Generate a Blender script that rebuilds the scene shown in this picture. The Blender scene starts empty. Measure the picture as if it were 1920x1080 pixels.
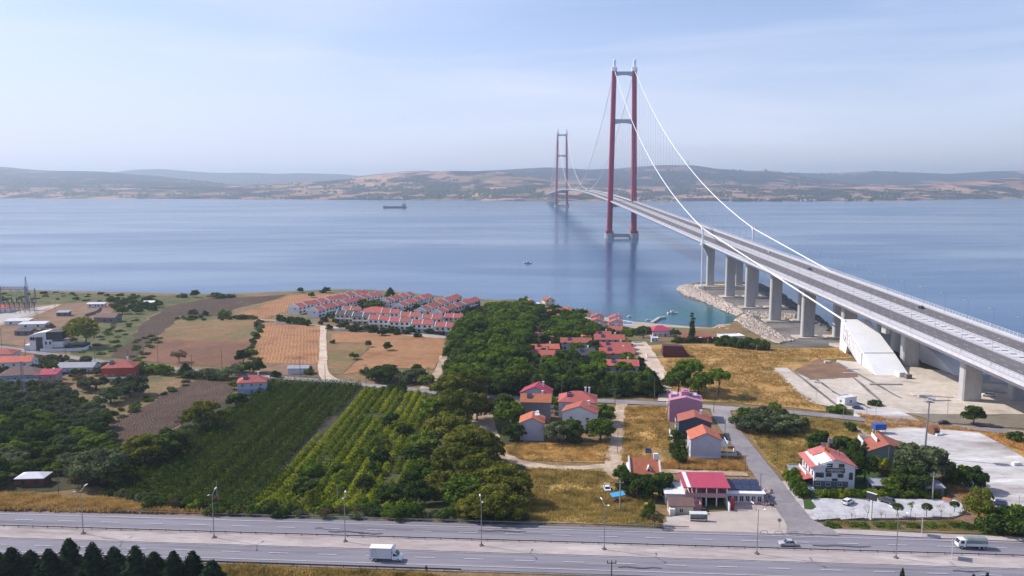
import bpy, bmesh, math, random
import numpy as np
from mathutils import Vector, Matrix, noise
R = math.radians
S = bpy.context.scene
COL = S.collection
# ---------------------------------------------------------------- camera
CH, CF, CP = 105.96, 1541.7, 0.127762          # height (m), focal length in px of a 1920 frame, pitch
cam_d = bpy.data.cameras.new('camera'); cam = bpy.data.objects.new('camera', cam_d); COL.objects.link(cam)
cam.location = (0, 0, CH); cam.rotation_euler = (math.pi/2 - CP, 0, 0)
cam_d.sensor_width = 36; cam_d.lens = CF/1920*36; cam_d.clip_start = 1; cam_d.clip_end = 60000
S.camera = cam
# ---------------------------------------------------------------- sun and sky
SUNV = Vector((-12.4, 4.4, 11.6)).normalized()
SEL = math.asin(SUNV.z); SROT = math.atan2(SUNV.x, SUNV.y)
sd = bpy.data.lights.new('sun', 'SUN'); sd.energy = 5.0; sd.angle = R(0.5); sd.color = (1, .94, .86)
sun = bpy.data.objects.new('sun', sd); COL.objects.link(sun)
sun.rotation_euler = SUNV.to_track_quat('Z', 'Y').to_euler(); sun.location = (0, 0, 600)
W = bpy.data.worlds.new('World'); S.world = W; W.use_nodes = True
wt = W.node_tree; wn = wt.nodes; wl = wt.links; wn.clear()
sky = wn.new('ShaderNodeTexSky'); sky.sky_type = 'NISHITA'; sky.sun_disc = False
sky.sun_elevation = SEL; sky.sun_rotation = SROT; sky.air_density = 1.0; sky.dust_density = 1.0; sky.ozone_density = 3.0; sky.altitude = 0
bg = wn.new('ShaderNodeBackground'); bg.inputs[1].default_value = 0.142
out = wn.new('ShaderNodeOutputWorld')
geo = wn.new('ShaderNodeTexCoord'); mp = wn.new('ShaderNodeMapping'); mp.inputs['Scale'].default_value = (1.0, 1.0, 8)
mp.inputs['Rotation'].default_value = (0, R(9), R(20))
nz = wn.new('ShaderNodeTexNoise'); nz.inputs['Scale'].default_value = 1.6; nz.inputs['Detail'].default_value = 5; nz.inputs['Roughness'].default_value = .5
nz.inputs['Distortion'].default_value = .5
cr = wn.new('ShaderNodeValToRGB'); cr.color_ramp.elements[0].position = .44; cr.color_ramp.elements[1].position = .72
cr.color_ramp.elements[1].color = (.75, .75, .75, 1)
mixc = wn.new('ShaderNodeMixRGB'); mixc.inputs[2].default_value = (5.9, 6.15, 6.8, 1)
tint = wn.new('ShaderNodeMixRGB'); tint.blend_type = 'MULTIPLY'; tint.inputs[0].default_value = 1; tint.inputs[2].default_value = (.96, .985, 1.12, 1)
wl.new(geo.outputs['Generated'], mp.inputs[0]); wl.new(mp.outputs[0], nz.inputs['Vector']); wl.new(nz.outputs[0], cr.inputs[0])
veil = wn.new('ShaderNodeMixRGB'); veil.inputs[2].default_value = (5.9, 6.0, 7.1, 1)
sxy = wn.new('ShaderNodeSeparateXYZ'); vr_ = wn.new('ShaderNodeMapRange'); vr_.inputs[1].default_value = .34; vr_.inputs[2].default_value = .0; vr_.inputs[3].default_value = 0; vr_.inputs[4].default_value = .62; vr_.interpolation_type = 'SMOOTHSTEP'
vx = wn.new('ShaderNodeMath'); vx.operation = 'MULTIPLY_ADD'; vx.inputs[1].default_value = -.55; vx.inputs[2].default_value = .9
vm = wn.new('ShaderNodeMath'); vm.operation = 'MULTIPLY'
wl.new(geo.outputs['Generated'], sxy.inputs[0]); wl.new(sxy.outputs[2], vr_.inputs[0]); wl.new(sxy.outputs[0], vx.inputs[0]); wl.new(vr_.outputs[0], vm.inputs[0]); wl.new(vx.outputs[0], vm.inputs[1])
wl.new(vm.outputs[0], veil.inputs[0]); wl.new(sky.outputs[0], veil.inputs[1]); wl.new(veil.outputs[0], mixc.inputs[1]); wl.new(cr.outputs[0], mixc.inputs[0]); wl.new(mixc.outputs[0], tint.inputs[1])
wl.new(tint.outputs[0], bg.inputs[0]); wl.new(bg.outputs[0], out.inputs[0])
S.view_settings.view_transform = 'Standard'; S.view_settings.look = 'None'; S.view_settings.exposure = 0.03; S.view_settings.gamma = 1
S.cycles.volume_bounces = 0; S.cycles.max_bounces = 5; S.cycles.diffuse_bounces = 2; S.cycles.glossy_bounces = 2
S.cycles.transparent_max_bounces = 4
rnd = random.Random(7)
# ---------------------------------------------------------------- naming
def tag(o, label=None, cat=None, group=None, kind=None):
    if label: o['label'] = label
    if cat: o['category'] = cat
    if group: o['group'] = group
    if kind: o['kind'] = kind
    return o
def thing(name, label, cat, loc=(0, 0, 0), rz=0, group=None):
    o = bpy.data.objects.new(name, None); COL.objects.link(o); o.location = loc; o.rotation_euler = (0, 0, rz)
    o.empty_display_size = .1
    return tag(o, label, cat, group)
KIDS = {}
def link(name, me, parent=None, loc=None):
    o = bpy.data.objects.new(name, me); COL.objects.link(o)
    if parent is not None:
        o.parent = parent; KIDS.setdefault(parent.name, []).append(o)
    if loc: o.location = loc
    return o
def dup(root, loc, rz=0, sc=None, label=None, group=None, cat=None):
    r = root.copy(); COL.objects.link(r); r.location = loc; r.rotation_euler = (0, 0, rz)
    if sc: r.scale = sc
    if label: r['label'] = label
    if group: r['group'] = group
    def rec(a, b):
        for ch in KIDS.get(a.name, []):
            c = ch.copy(); COL.objects.link(c); c.parent = b; KIDS.setdefault(b.name, []).append(c); rec(ch, c)
    rec(root, r)
    return r
ORD = ['first', 'second', 'third', 'fourth', 'fifth', 'sixth', 'seventh', 'eighth', 'ninth', 'tenth', 'eleventh', 'twelfth', 'thirteenth',
       'fourteenth', 'fifteenth', 'sixteenth', 'seventeenth', 'eighteenth', 'nineteenth', 'twentieth']
def ordn(i): return ORD[i] if i < 20 else '%d%s' % (i+1, {1: 'st', 2: 'nd', 3: 'rd'}.get((i+1) % 10 if (i+1) % 100 not in (11, 12, 13) else 0, 'th'))
# ---------------------------------------------------------------- materials
def _n(nt, t, **k):
    n = nt.nodes.new(t)
    for a, b in k.items(): setattr(n, a, b)
    return n
def mat(name, col, col2=None, scale=1., rough=.8, bump=0., bscale=None, metal=0., detail=4, stretch=(1, 1, 1), rz=0, lo=.35, hi=.65, spec=.3, tex=False, rand=0., coord='Object', col3=None, scale3=.05, lo3=.45, hi3=.6, wave=None, grain=None):
    m = bpy.data.materials.new(name); m.use_nodes = True; nt = m.node_tree; L = nt.links
    b = nt.nodes['Principled BSDF']; b.inputs['Roughness'].default_value = rough; b.inputs['Metallic'].default_value = metal
    b.inputs['Specular IOR Level'].default_value = spec
    b.inputs['Base Color'].default_value = (*col, 1)
    tc = _n(nt, 'ShaderNodeTexCoord'); mpn = _n(nt, 'ShaderNodeMapping'); mpn.inputs['Scale'].default_value = stretch; mpn.inputs['Rotation'].default_value = (0, 0, rz)
    if tex: mpn.vector_type = 'TEXTURE'
    L.new(tc.outputs[coord], mpn.inputs[0]); vec = mpn.outputs[0]
    last = None
    if col2:
        n = _n(nt, 'ShaderNodeTexNoise'); n.inputs['Scale'].default_value = scale; n.inputs['Detail'].default_value = detail; n.inputs['Roughness'].default_value = .6
        L.new(vec, n.inputs['Vector'])
        r = _n(nt, 'ShaderNodeMapRange'); r.inputs[1].default_value = lo; r.inputs[2].default_value = hi; L.new(n.outputs[0], r.inputs[0])
        x = _n(nt, 'ShaderNodeMixRGB'); x.inputs[1].default_value = (*col, 1); x.inputs[2].default_value = (*col2, 1)
        L.new(r.outputs[0], x.inputs[0]); last = x.outputs[0]
    if wave:      # (scale, rotation, colour, amount, distortion)
        mw = _n(nt, 'ShaderNodeMapping'); mw.inputs['Rotation'].default_value = (0, 0, wave[1]); L.new(tc.outputs[coord], mw.inputs[0])
        wv = _n(nt, 'ShaderNodeTexWave'); wv.inputs['Scale'].default_value = wave[0]; wv.inputs['Distortion'].default_value = wave[4]
        wv.inputs['Detail'].default_value = 3; wv.inputs['Detail Scale'].default_value = .6; L.new(mw.outputs[0], wv.inputs[0])
        n2 = _n(nt, 'ShaderNodeTexNoise'); n2.inputs['Scale'].default_value = .06; n2.inputs['Detail'].default_value = 5; L.new(tc.outputs[coord], n2.inputs['Vector'])
        mm = _n(nt, 'ShaderNodeMath', operation='MULTIPLY'); L.new(wv.outputs['Fac'], mm.inputs[0]); L.new(n2.outputs[0], mm.inputs[1])
        m2 = _n(nt, 'ShaderNodeMath', operation='MULTIPLY'); L.new(mm.outputs[0], m2.inputs[0]); m2.inputs[1].default_value = wave[3]*2
        x = _n(nt, 'ShaderNodeMixRGB'); x.inputs[2].default_value = (*wave[2], 1); L.new(m2.outputs[0], x.inputs[0])
        if last: L.new(last, x.inputs[1])
        else: x.inputs[1].default_value = (*col, 1)
        last = x.outputs[0]
    if col3:
        n = _n(nt, 'ShaderNodeTexNoise'); n.inputs['Scale'].default_value = scale3; n.inputs['Detail'].default_value = 7; n.inputs['Roughness'].default_value = .62
        L.new(vec, n.inputs['Vector'])
        r = _n(nt, 'ShaderNodeMapRange'); r.inputs[1].default_value = lo3; r.inputs[2].default_value = hi3; L.new(n.outputs[0], r.inputs[0])
        x = _n(nt, 'ShaderNodeMixRGB'); x.inputs[2].default_value = (*col3, 1); L.new(r.outputs[0], x.inputs[0])
        if last: L.new(last, x.inputs[1])
        else: x.inputs[1].default_value = (*col, 1)
        last = x.outputs[0]
    if grain:
        gn = _n(nt, 'ShaderNodeTexNoise'); gn.inputs['Scale'].default_value = grain[0]; gn.inputs['Detail'].default_value = 7; gn.inputs['Roughness'].default_value = .85; L.new(vec, gn.inputs['Vector'])
        gr = _n(nt, 'ShaderNodeMapRange'); gr.inputs[1].default_value = .3; gr.inputs[2].default_value = .7; gr.inputs[3].default_value = 1-grain[1]; gr.inputs[4].default_value = 1+grain[1]; L.new(gn.outputs[0], gr.inputs[0])
        gh = _n(nt, 'ShaderNodeHueSaturation'); L.new(gr.outputs[0], gh.inputs['Value'])
        if last: L.new(last, gh.inputs['Color'])
        else: gh.inputs['Color'].default_value = (*col, 1)
        last = gh.outputs[0]
    if rand:
        oi = _n(nt, 'ShaderNodeObjectInfo'); hs = _n(nt, 'ShaderNodeHueSaturation')
        a = _n(nt, 'ShaderNodeMapRange'); a.inputs[3].default_value = 1-rand; a.inputs[4].default_value = 1+rand; L.new(oi.outputs['Random'], a.inputs[0]); L.new(a.outputs[0], hs.inputs['Value'])
        a = _n(nt, 'ShaderNodeMapRange'); a.inputs[3].default_value = .5+rand*.06; a.inputs[4].default_value = .5-rand*.06; L.new(oi.outputs['Random'], a.inputs[0]); L.new(a.outputs[0], hs.inputs['Hue'])
        if last: L.new(last, hs.inputs['Color'])
        else: hs.inputs['Color'].default_value = (*col, 1)
        last = hs.outputs[0]
    if last: L.new(last, b.inputs['Base Color'])
    if bump:
        n = _n(nt, 'ShaderNodeTexNoise'); n.inputs['Scale'].default_value = bscale or scale*2; n.inputs['Detail'].default_value = 4
        L.new(vec, n.inputs['Vector'])
        bp = _n(nt, 'ShaderNodeBump'); bp.inputs['Distance'].default_value = bump; bp.inputs['Strength'].default_value = 1
        L.new(n.outputs[0], bp.inputs['Height']); L.new(bp.outputs[0], b.inputs['Normal'])
    return m
# ---------------------------------------------------------------- mesh builder
class MB:
    def __init__(s): s.v = []; s.f = []; s.m = []
    def quadpts(s, pts, mi=0):
        k = len(s.v); s.v += [tuple(p) for p in pts]; s.f.append(tuple(range(k, k+len(pts)))); s.m.append(mi); return s
    def box(s, c, d, rz=0, mi=0, rx=0):
        k = len(s.v); a, b, e = d[0]/2, d[1]/2, d[2]/2; cz, sz = math.cos(rz), math.sin(rz); cx, sx = math.cos(rx), math.sin(rx)
        for x, y, z in ((-a, -b, -e), (a, -b, -e), (a, b, -e), (-a, b, -e), (-a, -b, e), (a, -b, e), (a, b, e), (-a, b, e)):
            y, z = y*cx-z*sx, y*sx+z*cx
            s.v.append((c[0]+x*cz-y*sz, c[1]+x*sz+y*cz, c[2]+z))
        for q in ((3, 2, 1, 0), (4, 5, 6, 7), (0, 1, 5, 4), (1, 2, 6, 5), (2, 3, 7, 6), (3, 0, 4, 7)):
            s.f.append(tuple(k+i for i in q)); s.m.append(mi)
        return s
    def lh(s, x0, x1, y0, y1, z0, z1, mi=0): return s.box(((x0+x1)/2, (y0+y1)/2, (z0+z1)/2), (x1-x0, y1-y0, z1-z0), mi=mi)
    def hull8(s, p, mi=0):      # 4 bottom points then 4 top points
        k = len(s.v); s.v += [tuple(q) for q in p]
        for q in ((3, 2, 1, 0), (4, 5, 6, 7), (0, 1, 5, 4), (1, 2, 6, 5), (2, 3, 7, 6), (3, 0, 4, 7)):
            s.f.append(tuple(k+i for i in q)); s.m.append(mi)
        return s
    def prism(s, pts, z0, z1, mi=0, top=None):
        k = len(s.v); n = len(pts); top = top or pts
        s.v += [(p[0], p[1], z0) for p in pts]+[(p[0], p[1], z1) for p in top]
        s.f.append(tuple(range(k+n-1, k-1, -1))); s.f.append(tuple(range(k+n, k+2*n))); s.m += [mi, mi]
        for i in range(n):
            j = (i+1) % n; s.f.append((k+i, k+j, k+n+j, k+n+i)); s.m.append(mi)
        return s
    def extr(s, pts, fn0, fn1, mi=0):   # polygon with two placement functions
        k = len(s.v); n = len(pts); s.v += [fn0(p) for p in pts]+[fn1(p) for p in pts]
        s.f.append(tuple(range(k+n-1, k-1, -1))); s.f.append(tuple(range(k+n, k+2*n))); s.m += [mi, mi]
        for i in range(n):
            j = (i+1) % n; s.f.append((k+i, k+j, k+n+j, k+n+i)); s.m.append(mi)
        return s
    def tube(s, p0, p1, r0, r1=None, n=6, mi=0):
        r1 = r0 if r1 is None else r1; a = Vector(p0); b = Vector(p1); d = (b-a)
        if d.length < 1e-6: return s
        q = d.to_track_quat('Z', 'Y'); k = len(s.v)
        for (o, r) in ((a, r0), (b, r1)):
            for i in range(n):
                t = 2*math.pi*i/n; s.v.append(tuple(o+q @ Vector((r*math.cos(t), r*math.sin(t), 0))))
        for i in range(n):
            j = (i+1) % n; s.f.append((k+i, k+j, k+n+j, k+n+i)); s.m.append(mi)
        s.f.append(tuple(range(k+n-1, k-1, -1))); s.f.append(tuple(range(k+n, k+2*n))); s.m += [mi, mi]
        return s
    def path(s, pts, r, n=6, mi=0):
        for a, b in zip(pts, pts[1:]): s.tube(a, b, r, r, n, mi)
        return s
    def ball(s, c, r, n=8, mi=0, sc=(1, 1, 1)):
        k = len(s.v); m = n//2
        for i in range(m+1):
            ph = math.pi*i/m
            for j in range(n):
                t = 2*math.pi*j/n; s.v.append((c[0]+r*sc[0]*math.sin(ph)*math.cos(t), c[1]+r*sc[1]*math.sin(ph)*math.sin(t), c[2]+r*sc[2]*math.cos(ph)))
        for i in range(m):
            for j in range(n):
                s.f.append((k+i*n+j, k+(i+1)*n+j, k+(i+1)*n+(j+1) % n, k+i*n+(j+1) % n)); s.m.append(mi)
        return s
    def mesh(s, name, mats, smooth=False):
        me = bpy.data.meshes.new(name); me.from_pydata(s.v, [], s.f)
        if not isinstance(mats, (list, tuple)): mats = [mats]
        for m in mats: me.materials.append(m)
        if len(mats) > 1: me.polygons.foreach_set('material_index', s.m)
        if smooth: me.polygons.foreach_set('use_smooth', [True]*len(s.f))
        me.update(); return me
    def sweep(s, pts, r, n=10, mi=0):
        k0 = len(s.v)
        for i, p in enumerate(pts):
            a = Vector(pts[max(i-1, 0)]); b = Vector(pts[min(i+1, len(pts)-1)]); d = (b-a).normalized(); sx = d.cross(Vector((0, 0, 1))).normalized(); up = sx.cross(d)
            for j in range(n): t = 2*math.pi*j/n; s.v.append(tuple(Vector(p)+sx*r*math.cos(t)+up*r*math.sin(t)))
        for i in range(len(pts)-1):
            for j in range(n): q = (j+1) % n; s.f.append((k0+i*n+j, k0+i*n+q, k0+(i+1)*n+q, k0+(i+1)*n+j)); s.m.append(mi)
        return s
    def build(s, name, mats, parent=None, loc=None, smooth=False): return link(name, s.mesh(name, mats, smooth), parent, loc)
# ---------------------------------------------------------------- picture ray -> ground
def ray(px, py):
    a = (px-960)/CF; b = -(py-540)/CF
    return a, math.cos(CP)+b*math.sin(CP), -math.sin(CP)+b*math.cos(CP)
def hit(px, py, e=0.):
    d = ray(px, py); t = (e-CH)/d[2]; return d[0]*t, d[1]*t
def atY(px, py, Y):
    d = ray(px, py); t = Y/d[1]; return d[0]*t, Y, CH+d[2]*t
RA = .0681; RC, RS = math.cos(RA), math.sin(RA)      # the highway frame: u along the road, v away from the camera
def uv(x, y): return x*RC-y*RS, x*RS+y*RC
def xy(u, v): return u*RC+v*RS, -u*RS+v*RC
# shoreline
SH = [(-330, 561), (0, 553), (150, 556), (300, 560), (420, 562), (490, 559), (560, 556), (620, 553), (700, 553), (780, 557), (880, 566), (930, 568), (985, 566), (1010, 567), (1040, 575), (1075, 585),
      (1110, 591), (1150, 598), (1190, 604), (1230, 607), (1290, 611), (1340, 613), (1366, 607), (1386, 600), (1381, 592), (1345, 577), (1318, 565), (1284, 554), (1269, 543), (1278, 537), (1300, 533), (1360, 531), (1425, 534), (1462, 550), (1492, 573), (1536, 597), (1560, 618),
      (1600, 632), (1640, 641), (1720, 648), (1920, 668), (2150, 690), (2500, 720)]
shore = np.array([hit(*p) for p in SH]+[(900, -200), (-1200, -200)])
def sdist(P):
    d2 = np.full(len(P), 1e18); ins = np.zeros(len(P), bool); n = len(shore)
    for i in range(n):
        a = shore[i]; b = shore[(i+1) % n]; ab = b-a; ap = P-a
        t = np.clip((ap@ab)/(ab@ab), 0, 1); q = ap-t[:, None]*ab; d2 = np.minimum(d2, (q**2).sum(1))
        c = ((a[1] > P[:, 1]) != (b[1] > P[:, 1]))
        xs = (b[0]-a[0])*(P[:, 1]-a[1])/((b[1]-a[1]) if b[1] != a[1] else 1e-9)+a[0]
        ins ^= c & (P[:, 0] < xs)
    return np.where(ins, 1, -1)*np.sqrt(d2)
def sst(x): x = np.clip(x, 0, 1); return x*x*(3-2*x)
def hbase(P):
    u, v = P[:, 0]*RC-P[:, 1]*RS, P[:, 0]*RS+P[:, 1]*RC
    Lh = np.interp(v, [-300, 120, 160, 175, 205, 225, 300, 450, 600, 720, 800], [12, 13, 15, 18, 18, 14.5, 13, 11.5, 9, 7.5, 7])
    Rh = np.interp(v, [-300, 120, 160, 175, 205, 220, 465, 545, 620, 800], [12, 13, 15, 18, 18, 14.5, 13.2, 3.6, 3.2, 3.2])
    s = sst((P[:, 0]-0)/110); b = Lh*(1-s)+Rh*s
    sd_ = sdist(P); ramp = 16+22*sst((P[:, 0]+150)/150)*(1-sst((P[:, 0]-140)/25))
    ramp = np.where(P[:, 0] > 150, 9, ramp)
    k = sst(sd_/ramp)
    return b*k+np.where(sd_ < 0, -3*sst(-sd_/6), 0)-.0
TU0, TU1, TV0, TV1, TD = -760, 860, -40, 900, 5
gu = np.arange(TU0, TU1+1, TD); gv = np.arange(TV0, TV1+1, TD)
GU, GV = np.meshgrid(gu, gv, indexing='ij'); GX, GY = GU*RC+GV*RS, -GU*RS+GV*RC
TZ = hbase(np.stack([GX.ravel(), GY.ravel()], 1)).reshape(GX.shape)
def h(x, y):
    u, v = uv(x, y); a = min(max((u-TU0)/TD, 0), len(gu)-1.001); b = min(max((v-TV0)/TD, 0), len(gv)-1.001)
    i, j = int(a), int(b); a -= i; b -= j
    return float((TZ[i, j]*(1-a)+TZ[i+1, j]*a)*(1-b)+(TZ[i, j+1]*(1-a)+TZ[i+1, j+1]*a)*b)
def G(px, py):
    e = 12.
    for _ in range(14):
        x, y = hit(px, py, e); e = e*.3+max(h(x, y), 0)*.7
    return x, y, h(x, y)
def mpp(px, py):
    x, y, z = G(px, py); return (y*math.cos(CP)+(CH-z)*math.sin(CP))/CF
# ---------------------------------------------------------------- ground
M = {}
M['ground'] = mat('dry_ground', (.25, .15, .075), (.16, .115, .05), .04, .95, .25, 1.2, col3=(.085, .10, .035), scale3=.03, lo3=.48, hi3=.62, lo=.3, hi=.7, grain=(.35, .45))
n_u, n_v = len(gu), len(gv)
vs = np.stack([GX.ravel(), GY.ravel(), TZ.ravel()], 1)
idx = np.arange(n_u*n_v).reshape(n_u, n_v)
fc = np.stack([idx[:-1, :-1], idx[1:, :-1], idx[1:, 1:], idx[:-1, 1:]], -1).reshape(-1, 4)
def npmesh(name, v, f, mats, smooth=False, mi=None):
    me = bpy.data.meshes.new(name); v = np.asarray(v, np.float32); f = np.asarray(f, np.int32); k = f.shape[1]
    me.vertices.add(len(v)); me.vertices.foreach_set('co', v.ravel())
    me.loops.add(f.size); me.loops.foreach_set('vertex_index', f.ravel())
    me.polygons.add(len(f)); me.polygons.foreach_set('loop_start', np.arange(0, f.size, k, dtype=np.int32))
    if not isinstance(mats, (list, tuple)): mats = [mats]
    for m in mats: me.materials.append(m)
    if mi is not None: me.polygons.foreach_set('material_index', np.asarray(mi, np.int32))
    if smooth: me.polygons.foreach_set('use_smooth', np.ones(len(f), bool))
    me.update(calc_edges=True); me.validate(); return me
g = link('ground', npmesh('ground', vs, fc, M['ground'], True)); tag(g, kind='structure')
# ---------------------------------------------------------------- water
def water_mat():
    m = bpy.data.materials.new('sea_water'); m.use_nodes = True; nt = m.node_tree; L = nt.links; b = nt.nodes['Principled BSDF']
    b.inputs['Roughness'].default_value = .12; b.inputs['IOR'].default_value = 1.33
    tc = _n(nt, 'ShaderNodeTexCoord')
    # streaks of calmer and rougher water; pale sheen also mixed into the base colour
    mpn = _n(nt, 'ShaderNodeMapping'); mpn.inputs['Scale'].default_value = (.0013, .0045, 1); mpn.inputs['Rotation'].default_value = (0, 0, R(2)); L.new(tc.outputs['Object'], mpn.inputs[0])
    n = _n(nt, 'ShaderNodeTexNoise'); n.inputs['Scale'].default_value = 1.; n.inputs['Detail'].default_value = 7; n.inputs['Roughness'].default_value = .62; n.inputs['Distortion'].default_value = .4; L.new(mpn.outputs[0], n.inputs['Vector'])
    r = _n(nt, 'ShaderNodeMapRange'); r.inputs[1].default_value = .40; r.inputs[2].default_value = .70; L.new(n.outputs[0], r.inputs[0])
    x = _n(nt, 'ShaderNodeMixRGB'); x.inputs[1].default_value = (.012, .070, .175, 1); x.inputs[2].default_value = (.038, .115, .215, 1); L.new(r.outputs[0], x.inputs[0])
    # shallow sandy shelf near the bay, a real bottom colour
    sep = _n(nt, 'ShaderNodeVectorMath', operation='DISTANCE'); L.new(tc.outputs['Object'], sep.inputs[0]); bx, by = hit(1322, 588)
    wob = _n(nt, 'ShaderNodeTexNoise'); wob.inputs['Scale'].default_value = .02; wob.inputs['Detail'].default_value = 4; L.new(tc.outputs['Object'], wob.inputs['Vector'])
    sep.inputs[1].default_value = (bx, by, 0)
    wm = _n(nt, 'ShaderNodeMath', operation='MULTIPLY_ADD'); wm.inputs[1].default_value = 130; L.new(wob.outputs[0], wm.inputs[0]); L.new(sep.outputs['Value'], wm.inputs[2])
    r2 = _n(nt, 'ShaderNodeMapRange'); r2.inputs[1].default_value = 175; r2.inputs[2].default_value = 95; L.new(wm.outputs[0], r2.inputs[0])
    x2 = _n(nt, 'ShaderNodeMixRGB'); x2.inputs[2].default_value = (.01, .11, .13, 1); L.new(r2.outputs[0], x2.inputs[0]); L.new(x.outputs[0], x2.inputs[1])
    L.new(x2.outputs[0], b.inputs['Base Color'])
    r3 = _n(nt, 'ShaderNodeMapRange'); r3.inputs[1].default_value = .42; r3.inputs[2].default_value = .66; r3.inputs[3].default_value = .22; r3.inputs[4].default_value = .10; L.new(n.outputs[0], r3.inputs[0]); L.new(r3.outputs[0], b.inputs['Roughness'])
    mb_ = _n(nt, 'ShaderNodeMapping'); mb_.inputs['Scale'].default_value = (.12, .3, 1); L.new(tc.outputs['Object'], mb_.inputs[0])
    nb = _n(nt, 'ShaderNodeTexNoise'); nb.inputs['Scale'].default_value = 1; nb.inputs['Detail'].default_value = 5; L.new(mb_.outputs[0], nb.inputs['Vector'])
    bp = _n(nt, 'ShaderNodeBump'); bp.inputs['Distance'].default_value = .17; L.new(nb.outputs[0], bp.inputs['Height']); L.new(bp.outputs[0], b.inputs['Normal'])
    return m
M['water'] = water_mat()
w = MB().quadpts([(-8800, -290, -.35), (8800, -290, -.35), (8800, 15800, -.35), (-8800, 15800, -.35)]).build('sea', M['water']); tag(w, kind='structure')
# ---------------------------------------------------------------- far shore hills
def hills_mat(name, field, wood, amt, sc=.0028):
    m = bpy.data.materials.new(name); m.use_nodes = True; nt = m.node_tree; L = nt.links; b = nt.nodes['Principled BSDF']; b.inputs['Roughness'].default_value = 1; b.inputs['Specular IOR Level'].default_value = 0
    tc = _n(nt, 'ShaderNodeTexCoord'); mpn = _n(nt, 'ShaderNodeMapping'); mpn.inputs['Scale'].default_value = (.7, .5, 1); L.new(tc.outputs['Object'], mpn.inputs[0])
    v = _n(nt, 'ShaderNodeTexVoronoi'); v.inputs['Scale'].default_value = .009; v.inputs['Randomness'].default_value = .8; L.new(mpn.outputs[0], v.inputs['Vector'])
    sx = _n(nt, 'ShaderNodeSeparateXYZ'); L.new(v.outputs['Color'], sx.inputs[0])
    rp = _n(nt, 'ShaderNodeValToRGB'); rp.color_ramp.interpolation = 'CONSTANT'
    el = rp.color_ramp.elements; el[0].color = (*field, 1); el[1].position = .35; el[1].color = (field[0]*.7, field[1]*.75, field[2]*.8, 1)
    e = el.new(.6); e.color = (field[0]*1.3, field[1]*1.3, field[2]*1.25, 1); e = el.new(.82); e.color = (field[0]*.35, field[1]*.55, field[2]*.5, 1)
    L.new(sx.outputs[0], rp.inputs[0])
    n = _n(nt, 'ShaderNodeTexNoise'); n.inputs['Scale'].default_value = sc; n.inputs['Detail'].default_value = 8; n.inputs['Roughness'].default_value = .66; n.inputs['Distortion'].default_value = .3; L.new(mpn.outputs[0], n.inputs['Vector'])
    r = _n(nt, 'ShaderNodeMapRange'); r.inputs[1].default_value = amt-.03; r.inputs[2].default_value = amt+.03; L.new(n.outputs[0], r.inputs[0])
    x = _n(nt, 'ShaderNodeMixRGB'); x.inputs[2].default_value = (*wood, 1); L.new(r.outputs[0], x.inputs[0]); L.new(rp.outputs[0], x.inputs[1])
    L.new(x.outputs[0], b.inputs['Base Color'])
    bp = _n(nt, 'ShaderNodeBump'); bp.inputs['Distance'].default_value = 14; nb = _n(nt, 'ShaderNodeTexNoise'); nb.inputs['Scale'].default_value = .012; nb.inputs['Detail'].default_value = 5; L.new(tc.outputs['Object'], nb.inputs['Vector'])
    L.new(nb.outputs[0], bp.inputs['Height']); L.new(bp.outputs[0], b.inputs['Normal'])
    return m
def ridge(name, near, crest, Yn, Yc, m, p=1.25, nx=260, ny=34, rough=9, back=1500):
    """terrain strip: rises from a foot line (picture profile at distance Yn) to a crest (profile at Yc), then falls away behind"""
    xs = np.linspace(-260, 2180, nx); V = []; F = []
    nyp = [q[0] for q in near]; nyy = [q[1] for q in near]; cxp = [q[0] for q in crest]; cyy = [q[1] for q in crest]
    for i, px in enumerate(xs):
        yn = Yn(px) if callable(Yn) else Yn; yc = Yc(px) if callable(Yc) else Yc
        z0 = atY(px, np.interp(px, nyp, nyy), yn)[2] if near else -1.5; z1 = max(atY(px, np.interp(px, cxp, cyy), yc)[2], -3)
        for j in range(ny+6):
            if j <= ny:
                t = j/ny; Y = yn+(yc-yn)*t; z = z0+(z1-z0)*t**p
                X = (px-960)/CF*(Y*math.cos(CP)+100*math.sin(CP))
                q = noise.fractal(Vector((X/700, Y/700, 3.1)), .9, 2.1, 5)
                z += q*rough*math.sin(math.pi*min(t*1.0, 1))**.7*(1 if z1 > 5 else 0)*(.5+t)
                q2 = noise.noise(Vector((X/170, Y/170, 9.)))*rough*.18*t; z += q2
            else:
                t = (j-ny)/6; Y = yc+back*t; X = (px-960)/CF*(Y*math.cos(CP)+100*math.sin(CP)); z = z1+(-8-z1)*sst(np.array(t))
            V.append((X, Y, float(z)))
    k = ny+6
    for i in range(nx-1):
        for j in range(k-1): F.append((i*k+j, (i+1)*k+j, (i+1)*k+j+1, i*k+j+1))
    o = link(name, npmesh(name, V, F, m, True)); tag(o, kind='structure'); return o
M['hill_near'] = hills_mat('far_fields', (.36, .22, .165), (.030, .038, .062), .505, .0045)
M['hill_dark'] = hills_mat('far_wooded_hills', (.30, .185, .165), (.022, .032, .060), .43, .0025)
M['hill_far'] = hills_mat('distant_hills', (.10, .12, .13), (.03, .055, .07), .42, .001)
shY = lambda px: float(np.interp(px, [-260, 0, 300, 640, 900, 1010, 1150, 1400, 1500, 1700, 1790, 1920, 2180], [5500, 5500, 5300, 5000, 4850, 4750, 4700, 4640, 4640, 4760, 5200, 5500, 5600]))
crN = [(-260, 352), (200, 352), (330, 355), (380, 352), (450, 348), (550, 343), (640, 337), (700, 329), (760, 322.5), (850, 320.5), (920, 321), (960, 325), (1020, 336), (1100, 345), (1200, 350), (1400, 350), (1600, 350), (1700, 347), (1800, 340), (1920, 332), (2180, 326)]
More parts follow.
